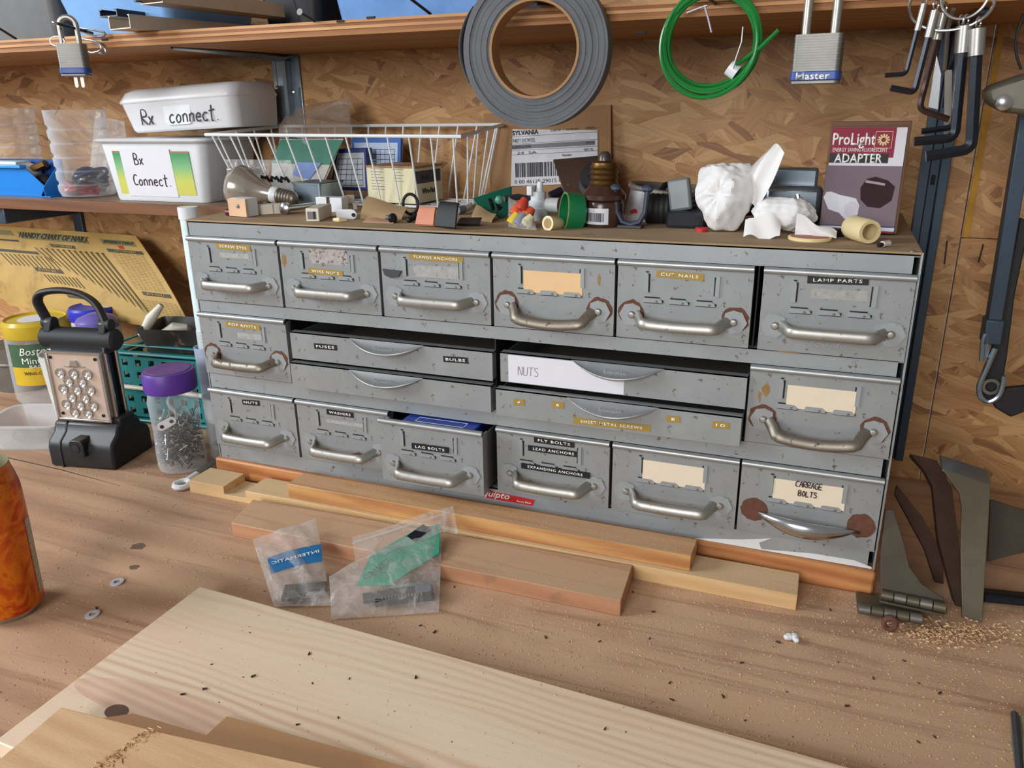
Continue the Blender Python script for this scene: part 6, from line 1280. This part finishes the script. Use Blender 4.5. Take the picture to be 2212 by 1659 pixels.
# ============================================================ upper shelf load
UZ = SZ+.0166
def bin_(name, label, x0, x1, y0, y1, h, mat, tap=.012, lip=True, rz=0):
    o = thing(name, ((x0+x1)/2, (y0+y1)/2, UZ), label, 'bin', rz=rz); m_ = MB(); tub_shell(m_, (x1-x0-2*tap, y1-y0-2*tap), (x1-x0, y1-y0), h, .002, .012, .004 if lip else 0); m_.build('bin_body', mat, o, world=False, ang=50); return o
xq = lambda px, py, Y: at(px, py, Y=Y).x
bin_('grey_bin', 'dark grey plastic bin at the left end of the upper shelf', xq(-180, 40, .075), xq(118, 40, .075), .075, .24, .10, pm('grey_bin', (98, 98, 98), .45))
bin_('blue_storage_bin', 'light blue plastic bin behind the left padlock on the upper shelf', xq(128, 40, .082), xq(365, 40, .082), .082, .27, .052, BLUEL)
bin_('blue_storage_bin', 'light blue plastic bin behind the grey tape roll on the upper shelf', xq(700, 20, .080), xq(1075, 10, .080), .080, .27, .085, pm('light_blue_bin', (96, 140, 196), .4))
bin_('black_bin_or_shade_fill', 'black plastic bin between the steel channels and the blue bin', xq(610, 20, .10), xq(690, 20, .10), .10, .24, .07, BLK)
shade_bin = bin_('black_bin_or_shade_fill', 'large added black bin standing in for shade behind the steel channels', xq(365, 40, .082)+.012, xq(640, 10, .20), .245, .31, .10, BLK)  # added dark filler: its black stands for the shaded wall behind
shade_bin = bin_('black_bin_or_shade_fill', 'added black bin standing in for shade between the grey and blue bins', xq(118, 40, .075)+.006, xq(118, 40, .075)+.03, .275, .312, .10, BLK, .0005)  # second added filler, black in place of shade in the gap
# pile of drawer-slide channels, ends sticking out over the shelf edge
def channel(label, p, q, w, h, t_, name='drawer_slide'):
    o = thing(name, (Vector(p)+Vector(q))/2, label, 'metal channel', 'steel channels on the shelf'); p, q = Vector(p), Vector(q); MA = frame3(p, (q-p).cross(Vector((0, 0, 1))), (0, 0, 1)); L_ = (q-p).length
    prf = [(-w/2, 0), (w/2, 0), (w/2, h), (w/2-t_*3, h), (w/2-t_*3, h-t_), (w/2-t_, h-t_), (w/2-t_, t_), (-w/2+t_, t_), (-w/2+t_, h-t_), (-w/2+t_*3, h-t_), (-w/2+t_*3, h), (-w/2, h)]
    MM = Matrix.Identity(4); ux = (q-p).normalized(); sx_ = ux.cross(Vector((0, 0, 1))).normalized(); uz = sx_.cross(ux)
    MM = Matrix(((sx_.x, uz.x, -ux.x, 0), (sx_.y, uz.y, -ux.y, 0), (sx_.z, uz.z, -ux.z, 0), (0, 0, 0, 1))); MM.translation = p
    MB().prism(prf, 0, -L_, M=MM).build('channel', pm('slide_steel', (182, 170, 154), .45, .3, var=.1), o, smooth=False); return o, MM
ZC = UZ+.0005
channel('lowest steel channel poking out over the upper shelf edge', (at(255, 50, Y=.02).x, .022, ZC), (at(560, 40, Y=.25).x, .23, ZC), .044, .016, .0012)
BLKRAIL = channel('black steel rail under the drawer slides on the upper shelf', (at(222, 40, Y=.03).x, .040, ZC+.0175), (at(470, 30, Y=.25).x, .28, ZC+.0175), .030, .009, .0015, 'black_rail')
BLKRAIL[0].children[0].data.materials[0] = BLK
o, MM = channel('upper steel drawer slide with bright latch near the blue bin', (at(330, 22, Y=.03).x, .030, ZC+.0275), (at(600, 15, Y=.25).x, .24, ZC+.0275), .040, .018, .0012)
MB().box(-.018, .014, .004, .016, .0, .006, MM).build('bright_plate', pm('bright_blue_plate', (176, 196, 222), .2, .6), o, bevel=.001)
for s in (-.021, .018): MB().tube([MM @ Vector((s, .003, .003)), MM @ Vector((s, .017, .003))], .0045, 10).build('roller', BLK, o)
# ============================================================ hung from nails in the shelf edge
def nail(px, py, tip, label, r=.0017):
    b = at(px, py, Y=SF+.012); t_ = at(*tip, Y=SF-.030); o = thing('shelf_nail', b, label, 'nail', 'nails in the shelf edge')
    MB().tube([b, t_], r, 8).build('shaft', BLKOX, o); d = (t_-b).normalized(); MB().tube([t_, t_+d*.001], r*2.2, 10).build('head', STEEL, o); return t_
def shackle(mb, c, w, h, r): return mb.tube([(c.x-w/2, c.y, c.z)]+[(c.x-w/2*math.cos(k*PI/10), c.y, c.z+h-w/2+w/2*math.sin(k*PI/10)) for k in range(11)]+[(c.x+w/2, c.y, c.z)], r, 12)
nail(35, 84, (-10, 56), 'black nail in the shelf edge at the far left')
nail(690, 52, (648, 26), 'black nail in the shelf edge above the steel bracket')
nail(930, 30, (880, -8), 'black nail in the shelf edge left of the tape roll')
# left padlock with keys and clips
YL = .025
pc = at(160, 130, Y=YL); pl = thing('small_padlock', (pc.x, YL, pc.z-.02), 'small laminated steel padlock with blue band and keys hanging at left', 'padlock', rz=28)
def pad(o, w, h, d, band, mat):
    for k in range(14): MB().prism(rrect(-w/2+(.0002 if k % 2 else 0), w/2-(.0002 if k % 2 else 0), -d/2, d/2, .004), h*(.26+.74*k/14), h*(.26+.74*(k+.95)/14)).build('lamination', mat, o, world=False)
    MB().prism(rrect(-w/2-.0008, w/2+.0008, -d/2-.0008, d/2+.0008, .0045), h*.08, h*.26).build('blue_band', band, o, world=False, bevel=.0008)
    MB().prism(rrect(-w/2, w/2, -d/2, d/2, .004), 0, h*.08).build('bottom_plate', mat, o, world=False, bevel=.0008)
LAM = pm('laminated_steel', (134, 132, 126), .5, .7, var=.12, scale=60); BB = pm('blue_vinyl_band', (44, 74, 148), .4)
pad(pl, .034, .040, .020, BB, LAM)
m_ = MB(); shackle(m_, Vector((0, 0, .038)), .021, .034, .0034); m_.build('shackle', NICK, pl, world=False)
for s in (-.002, .006): MB().prism([(-.0022, 0), (.0022, 0), (.0022, -.012), (.0008, -.014), (-.0012, -.014), (-.0022, -.012)], -.0008, .0008, plane='xz', M=tr(s, 0, 0)).build('key', NICK, pl, world=False)
MB().tube([(-.016+.009*math.cos(k*PI/8), -.002, .043+.006*math.sin(k*PI/8)) for k in range(16)], .0007, 6, closed=True).build('key_ring', STEEL, pl, world=False)
nb = at(200, 72, Y=SF); nt_ = at(118, 49, Y=-.005); o = thing('shelf_nail', nb, 'black nail carrying the small padlock and wire clips', 'nail', 'nails in the shelf edge'); MB().tube([nb, nt_], .0018, 8).build('shaft', BLKOX, o); MB().ball(tuple(nt_), .0035, 10).build('head', CHROME, o)
for i, pts in enumerate((((170, 60), (225, 70), (214, 80), (172, 66)), ((178, 84), (212, 92), (218, 108), (200, 114), (186, 110)), ((205, 92), (226, 104), (226, 116), (205, 112)))):
    MB().tube(smoothp([tuple(at(*p, Y=.045+.004*i)) for p in pts], 4), .0014, 8).build('wire_clip', STEEL, label=('long bright wire clip behind the small padlock shackle', 'hooked bright wire clip right of the small padlock', 'short curved wire clip at the right of the padlock')[i], cat='clip', group='wire clips on the padlock nail')
# grey tape roll
YT = .030; tc_ = at(1158, 108, Y=YT); RO = (at(1310, 108, Y=YT).x-at(1008, 108, Y=YT).x)/2; RI = RO*.605
tp_ = thing('tape_roll', (tc_.x, YT, tc_.z-RO), 'large roll of grey tape hanging from the shelf edge', 'tape roll')
MA = tr(tc_.x, YT+.013, tc_.z) @ rotm(90) @ rotm(0, 4, 0); nL = 9
for k in range(nL):
    r0_, r1_ = RI+.0012+(RO-RI-.0012)*k/nL, RI+.0012+(RO-RI-.0012)*(k+.96)/nL; dz_ = random.uniform(-.0012, .0012)
    MB().lathe([(r0_, 0+dz_), (r1_, 0+dz_), (r1_, .025+dz_), (r0_, .025+dz_), (r0_, dz_)], 72, MA, caps=False).build('tape_layer', TAPEG, tp_)
MB().lathe([(RI-.0014, -.0006), (RI+.0012, -.0006), (RI+.0012, .0262), (RI-.0014, .0262), (RI-.0014, -.0006)], 64, MA, caps=False).build('cardboard_core', KRAFT, tp_)
lo_ = [MA @ Vector(((RO+.0005+.0045*math.sin(PI*k/16))*math.cos(-2.7-.9*k/16), (RO+.0005+.0045*math.sin(PI*k/16))*math.sin(-2.7-.9*k/16), 0)) for k in range(17)]
MB().grid(lambda u, v: MA @ Vector(((RO+.0006+.0040*math.sin(PI*u))*math.cos(3.55-1.0*u+PI*0), (RO+.0006+.0040*math.sin(PI*u))*math.sin(3.55-1.0*u), .025*v)), 16, 2, back=.0006).build('loose_end', TAPEG, tp_, ang=180)
nb = at(1200, 10, Y=SF); o = thing('shelf_nail', nb, 'black nail holding the grey tape roll', 'nail', 'nails in the shelf edge'); MB().tube([nb, Vector((nb.x-.010, YT-.008, tc_.z+RI-.004))], .0018, 8).build('shaft', BLKOX, o)
# green wire coil
YC = .032; cc0 = at(1536, 88, Y=YC); RC = (at(1638, 88, Y=YC).x-at(1430, 88, Y=YC).x)/2
gw = thing('green_wire_coil', (cc0.x, YC, cc0.z-RC), 'coil of green wire tied with white twist tie under the shelf', 'wire coil')
GW = pm('green_wire', (24, 116, 48), .22, 0, var=.1); rg2 = random.Random(2)
for k in range(8):
    ra, rb2 = RC*rg2.uniform(.90, 1.0), RC*rg2.uniform(.92, 1.06); ox, oz, tlt = rg2.uniform(-.002, .002), rg2.uniform(-.004, .002), rg2.uniform(-.006, .006)
    MB().tube([(cc0.x+ox+ra*math.cos(a_*PI/24), YC+tlt*math.sin(a_*PI/24)+.0022*(k-4)*.6, cc0.z+oz+rb2*math.sin(a_*PI/24)) for a_ in range(48)], .0021, 8, closed=True).build('turn', GW, gw)
MB().tube([at(1590, 140, Y=YC-.004), at(1640, 105, Y=YC-.006), at(1682, 65, Y=YC-.008)], .0021, 8).build('free_end', GW, gw)
MB().tube([at(1605, 58, Y=YC-.008), at(1602, 90, Y=YC-.008), at(1590, 125, Y=YC-.008), at(1583, 148, Y=YC-.008)], .0017, 6, flat=.4).build('twist_tie', WHITEP, gw)
p_, q_ = at(1575, 145, Y=YC), at(1592, 158, Y=YC); MB().tube([p_, q_], .0075, 12).build('tie_wrap', WHITEP, gw)
MB().tube([at(1484, 28, Y=YC-.006), at(1510, 18, Y=YC-.008), at(1528, 12, Y=YC-.008)], .0024, 6, flat=.4).build('white_ribbon', pm('lilac_ribbon', (196, 190, 208), .5), gw); MB().tube([at(1522, 12, Y=YC-.008), at(1530, 40, Y=YC-.009), at(1537, 70, Y=YC-.008)], .0024, 6, flat=.4).build('white_ribbon', pm('lilac_ribbon_2', (186, 178, 200), .5), gw)
nb = at(1545, 8, Y=SF); o = thing('shelf_nail', nb, 'nail hidden inside the green wire coil loop', 'nail', 'nails in the shelf edge'); MB().tube([nb, Vector((nb.x-.004, YC-.012, cc0.z+RC*.93-.004))], .0018, 8).build('shaft', BLKOX, o)
# right padlock
YP = .034; p2 = at(1766, 130, Y=YP); pr2 = thing('long_padlock', (p2.x, YP, at(1766, 182, Y=YP).z), 'laminated padlock with long shackle and blue Master band', 'padlock', rz=-6)
pad(pr2, .0425, .0435, .024, BB, LAM); m_ = MB(); shackle(m_, Vector((0, 0, .042)), .0255, .062, .0042); m_.build('shackle', NICK, pr2, world=False)
text('band_lettering', 'Master', EMB, pr2, tr(-.001, -.0129, .0072) @ FRONT, size=.0092, width=.030, ext=.0003, bold=.012, world=False)
nb = at(1775, -28, Y=SF); o = thing('shelf_nail', nb, 'nail holding the long padlock shackle', 'nail', 'nails in the shelf edge'); MB().tube([nb, nb+Vector((0, -.05, .004))], .0018, 8).build('shaft', BLKOX, o)
# hex keys on split rings
YH = .028
hr = at(2065, -8, Y=YH)
HK = [((1988, 40), (1957, 160), (1912, 163), .0022, 'thinnest hex key on the ring, angled to the left'), ((2012, 55), (1975, 200), (1924, 190), .0030, 'second hex key on the ring with blackened arm'), ((2030, 60), (1985, 236), (2050, 258), .0031, 'brownish hex key on the ring behind the others'), ((2072, 88), (2060, 275), (1990, 284), .0030, 'hex key with long horizontal foot behind the bright one'), ((2082, 88), (2062, 298), (1974, 306), .0046, 'bright faced hex key hanging near the upright'), ((2110, 94), (2098, 322), (2000, 338), .0054, 'largest black hex key at the right of the ring')]
for i, (a_, b_, c_, r_, lab) in enumerate(HK):
    yy = YH+(.012 if i in (2, 3) else 0)-.004*(i == 5); A3, B3, C3 = at(*a_, Y=yy), at(*b_, Y=yy-.002), at(*c_, Y=yy-.004)
    o = thing('hex_key', C3, lab, 'hex key', 'hex keys on the ring'); pth = [A3, A3.lerp(B3, .9)]+[(A3.lerp(B3, .9)*(1-t2)**2+B3*2*t2*(1-t2)+B3.lerp(C3, .22)*t2**2) for t2 in (.2, .4, .6, .8)]+[B3.lerp(C3, .22), C3]
    MB().tube(pth, r_, 6, up=(0, -1, 0)).build('key_shaft', BLKOX if i != 2 else pm('brown_steel', (66, 48, 42), .35, .6), o, ang=20)
    d_ = (A3-B3).normalized(); MB().tube([A3-d_*.010, A3+d_*.012], r_*1.25, 12).build('ferrule', NICK, o); tp2 = A3+d_*.012
    MB().tube([tp2+Vector((.0045*math.cos(k*PI/6)*.5, .0045*math.cos(k*PI/6), .0045+.0045*math.sin(k*PI/6))) for k in range(12)], .0009, 6, closed=True).build('eyelet', CHROME, o)
rg_ = thing('split_ring', hr, 'bright split ring carrying the hex keys under the shelf', 'ring')
cR = at(2056, -2, Y=YH); MB().tube([cR+Vector((.033*math.cos(k*PI/16), .004*math.sin(k*PI/8), -.003+.022*math.sin(k*PI/16))) for k in range(32)], .0014, 8, closed=True).build('ring', CHROME, rg_)
MB().tube([cR+Vector((.010+.018*math.cos(k*PI/16), .003-.006*math.cos(k*PI/16), .004+.02*math.sin(k*PI/16))) for k in range(32)], .0013, 8, closed=True).build('ring', STEEL, rg_)
nb = at(2060, -40, Y=SF); o = thing('shelf_nail', nb, 'nail holding the hex key ring', 'nail', 'nails in the shelf edge'); MB().tube([nb, nb+Vector((0, -.045, .003))], .0018, 8).build('shaft', BLKOX, o)
# bright snap hook hanging behind the keys
sh = thing('snap_hook', at(2020, 215, Y=.07), 'bright steel blade behind the hex keys hanging on the ring', 'metal blade')
b4 = [at(2004, 232, Y=.07), at(2027, 238, Y=.07), at(2034, 160, Y=.07), at(2024, 118, Y=.07), at(2014, 170, Y=.07)]; slab(MB(), b4, (0, -1, 0), .002).build('blade', CHROME, sh, bevel=.0005)
slab(MB(), [at(2038, 312, Y=.075), at(2056, 308, Y=.075), at(2058, 150, Y=.075), at(2040, 150, Y=.075)], (0, -1, 0), .002).build('grey_arm', STEELD, sh, bevel=.0005)
MB().tube([at(2040, 150, Y=.072), at(2048, 60, Y=.06), at(2060, 20, Y=.045)], .002, 8).build('hanger', STEELD, sh)
# ============================================================ right side: brackets, hinges, bar and strap
def ST(px, py, Y): return at(px, py, Y=Y)
BRS = pm('old_steel_dark', (72, 64, 52), .6, .5, var=.18, scale=30, spot=((70, 50, 36), .6, 50)); BRN = pm('rusted_steel', (70, 46, 32), .75, .3, var=.2, scale=40); OLV = pm('olive_steel', (98, 90, 72), .5, .5, var=.12, scale=50)
def atp(px, py, Y0, k):
    "photo pixel carried to the leaning plane y = Y0 + k z"
    d = fw+RT*((px-1106)/F)+UP*((829.5-py)/F); return CAM+d*((Y0+k*CAM.z-CAM.y)/(d.y-k*d.z))
def plate(name, label, pts, Y0, Y1, mat, th_=.003, flange_=None, grp='old brackets beside the cabinet'):
    "flat bracket plate: photo outline carried to a leaning plane from Y0 (bottom) to Y1 (top)"
    ys = [p[1] for p in pts]; y0, y1 = max(ys), min(ys); V = [atp(x, y, Y0, (Y1-Y0)/.16) for x, y in pts]
    lowz = min(v.z for v in V); V = [v+Vector((0, 0, max(0, .0005-lowz))) for v in V]
    o = thing(name, (V[0]+V[1])/2, label, 'bracket', grp); n_ = (V[1]-V[0]).cross(V[2]-V[0]).normalized(); n_ = n_ if n_.y < 0 else -n_
    slab(MB(), V, n_, th_).build('plate', mat, o, bevel=.0006, smooth=False)
    if flange_:
        a_, b_ = V[flange_[0]], V[flange_[1]]; d_ = Vector((0, .030, .004)); slab(MB(), [a_, b_, b_+d_, a_+d_], (0, 0, 1), .003).build('flange', ZINC if mat is OLV else mat, o, bevel=.0006)
    return o
plate('steel_bracket', 'olive steel bracket standing upright with bright top flange', ((2075, 1350), (2118, 1362), (2122, 1300), (2128, 1200), (2136, 1070), (2138, 1065), (2032, 1030), (2050, 1055), (2068, 1080), (2074, 1110), (2072, 1200)), -.012, .10, OLV, .004, (5, 6))
plate('steel_bracket', 'rusty brown bracket arm leaning left of the olive bracket', ((2058, 1345), (2078, 1348), (2066, 1220), (2050, 1090), (2018, 1030), (1960, 1015), (1990, 1050), (2008, 1085), (2020, 1200)), .02, .15, BRN, .012)
plate('steel_bracket', 'thin rusty bracket arm slanting behind the others', ((2012, 1300), (2030, 1305), (2028, 1240), (1985, 1160), (1930, 1090), (1926, 1110), (1990, 1230)), .06, .16, BRN, .008)
plate('steel_bracket', 'wide dark steel bracket with curved foot beside the cabinet corner', ((1902, 1290), (2046, 1328), (2046, 1316), (2036, 1290), (1992, 1262), (1965, 1225), (1952, 1170), (1930, 1100), (1912, 1100), (1902, 1200)), -.035, .04, BRS, .004)
plate('steel_bracket', 'grey dusty bracket lying at the right edge by the wall', ((2128, 1238), (2240, 1210), (2240, 1140), (2140, 1105), (2134, 1105)), .12, .20, BRS, .004)
# hinges on the bench
for i, (p, q, z, lab) in enumerate((((1852, 1322), (1990, 1346), .009, 'painted steel hinge lying lowest in front of the brackets'), ((1900, 1300), (2040, 1330), .018, 'steel hinge lying on top of the lower hinge'))):
    a, b = at(*p, Z=z*.6), at(*q, Z=z*.6); u = (b-a).normalized(); L_ = (b-a).length; o = thing('butt_hinge', (a+b)/2, lab, 'hinge', 'hinges by the brackets')
    for k in range(5): MB().tube([a+u*(L_*k/5+.0005)+Vector((0, 0, z*.5)), a+u*(L_*(k+1)/5-.0005)+Vector((0, 0, z*.5))], .0052, 12).build('knuckle', OLV if (k+i) % 2 else STEELD, o)
    s = Vector((-u.y, u.x, 0)); MB().prism([(v.x, v.y) for v in (a, b, b+s*.034, a+s*.034)], z*.5+.000, z*.5+.003).build('leaf', OLV, o, bevel=.0005)
c = at(1920, 1362, Z=0); ey_ = thing('eye_stub', c, 'small rusty eye screw stub in front of the hinges', 'screw eye'); MB().tube([c+Vector((.0055*math.cos(k*PI/8), 0, .008+.0065*math.sin(k*PI/8))) for k in range(16)], .0026, 8, closed=True).build('eye', RUST, ey_)
MB().tube([at(2122, 1285, Z=.006), at(2250, 1298, Z=.006)], .010, 12, flat=.6).build('black_bar', BLKOX, label='black steel bar lying on the bench at the right edge', cat='bar')
c = at(2212, 1570, Z=.01); sg = thing('green_strap', at(2235, 1600, Z=0), 'grey green webbing end entering at the right edge of the bench', 'strap')
p4 = [at(2190, 1545, Z=.008), at(2260, 1545, Z=.02), at(2270, 1720, Z=.02), at(2206, 1720, Z=.004), at(2186, 1600, Z=.004)]
slab(MB(), p4, (0, 0, 1), .004).build('webbing', pm('olive_webbing', (112, 112, 84), .8, 0, var=.2, scale=120), sg); MB().tube([p4[0]+Vector((0, 0, .002)), p4[3]+Vector((0, 0, .002))], .003, 6).build('dark_binding', DGREY, sg)
# sawdust heap among the hinges
hp2 = MB(); rg3 = random.Random(8)
for i in range(900):
    px, py = rg3.gauss(2050, 70), rg3.gauss(1372, 14); g_ = at(px, py, Z=0); s_ = rg3.uniform(.0006, .0022); an = rg3.uniform(0, 2*PI); z_ = abs(rg3.gauss(0, .002))
    hp2.add([(g_.x-math.cos(an)*s_, g_.y-math.sin(an)*s_, z_), (g_.x+math.cos(an)*s_, g_.y+math.sin(an)*s_, z_+s_*.4), (g_.x+math.sin(an)*s_*.5, g_.y-math.cos(an)*s_*.5, z_), (g_.x, g_.y, z_+s_)], [(0, 1, 3), (1, 2, 3), (2, 0, 3), (0, 2, 1)])
hp2.build('shavings', pm('shavings', (200, 164, 124), .9, 0, var=.25, scale=700), weld=False, smooth=False, label='small heap of shavings in front of the brackets', cat='shavings', kind='stuff')
# hanging blue-grey bar with S hook and rubber strap
hb = thing('hanging_bar', ST(2130, 700, .17), 'blue grey square steel bar hanging at the right edge of the photo', 'bar')
a, b = ST(2226, 200, .17), ST(2146, 690, .17); MA = axis(b, a); MB().box(-.0095, .0095, -.007, .007, 0, (a-b).length, MA).build('bar', BLUEST, hb, bevel=.001)
MB().box(-.0125, .0125, -.009, .009, -.026, .002, MA).build('end_socket', BLUEST, hb, bevel=.0015)
shk = thing('s_hook', ST(2130, 860, .165), 'zinc S hook hanging from the blue grey bar', 'hook')
pts = [(2122, 770), (2124, 735), (2130, 720), (2133, 740), (2130, 780), (2150, 760), (2130, 800), (2116, 835), (2122, 862), (2140, 866), (2160, 850), (2170, 812)]
MB().tube(smoothp([tuple(ST(x, y, .160)) for x, y in ((2120, 780), (2123, 740), (2130, 720), (2132, 738), (2130, 770))], 5), .0026, 8).build('upper_loop', ZINC, shk); MB().tube(smoothp([tuple(ST(x, y, .158)) for x, y in ((2150, 752), (2132, 795), (2116, 832), (2118, 856), (2134, 868), (2156, 856), (2166, 832), (2169, 812))], 5), .0030, 8).build('lower_hook', ZINC, shk)
rs = thing('rubber_strap', ST(2160, 860, .18), 'black rubber tie-down strap hooked at the lower end', 'strap')
slab(MB(), [ST(*p, .178) for p in ((2110, 835), (2116, 860), (2140, 872), (2160, 862), (2176, 770), (2192, 640), (2226, 480), (2204, 470), (2170, 640), (2140, 760))], (0, -1, 0), .006).build('strap', RUBBER, rs, bevel=.0015)
slab(MB(), [ST(*p, .176) for p in ((2138, 862), (2150, 882), (2184, 902), (2240, 880), (2240, 832), (2176, 838))], (0, -1, 0), .008).build('strap_eye', RUBBER, rs, bevel=.002)
c = ST(2140, 834, .168); MB().lathe([(.006, 0), (.0095, 0), (.0095, .003), (.006, .003), (.006, 0)], 18, tr(*c) @ rotm(90), caps=False).build('eyelet', STEELD, rs)
# dull metal casting at upper right
mc = thing('metal_casting', ST(2160, 180, .10), 'dull grey metal casting hanging at the upper right edge', 'casting')
mt = pm('cast_metal', (122, 118, 106), .45, .6, var=.12)
slab(MB(), [ST(*p, .10) for p in ((2128, 200), (2136, 185), (2216, 158), (2230, 158), (2230, 250), (2176, 244), (2150, 232), (2132, 222))], (0, -1, 0), .03).build('casting', mt, mc, bevel=.006)
MB().lathe([(0, 0), (.0075, 0), (.007, .004), (.004, .0055), (0, .006)], 18, tr(*ST(2168, 222, .097)) @ rotm(90)).build('boss', STEEL, mc)
MB().tube(smoothp([tuple(ST(*p, .10)) for p in ((2206, 150), (2196, 120), (2194, 90), (2200, 60), (2212, 30))], 4), .0012, 6).build('hanging_wire', BLKOX, mc)
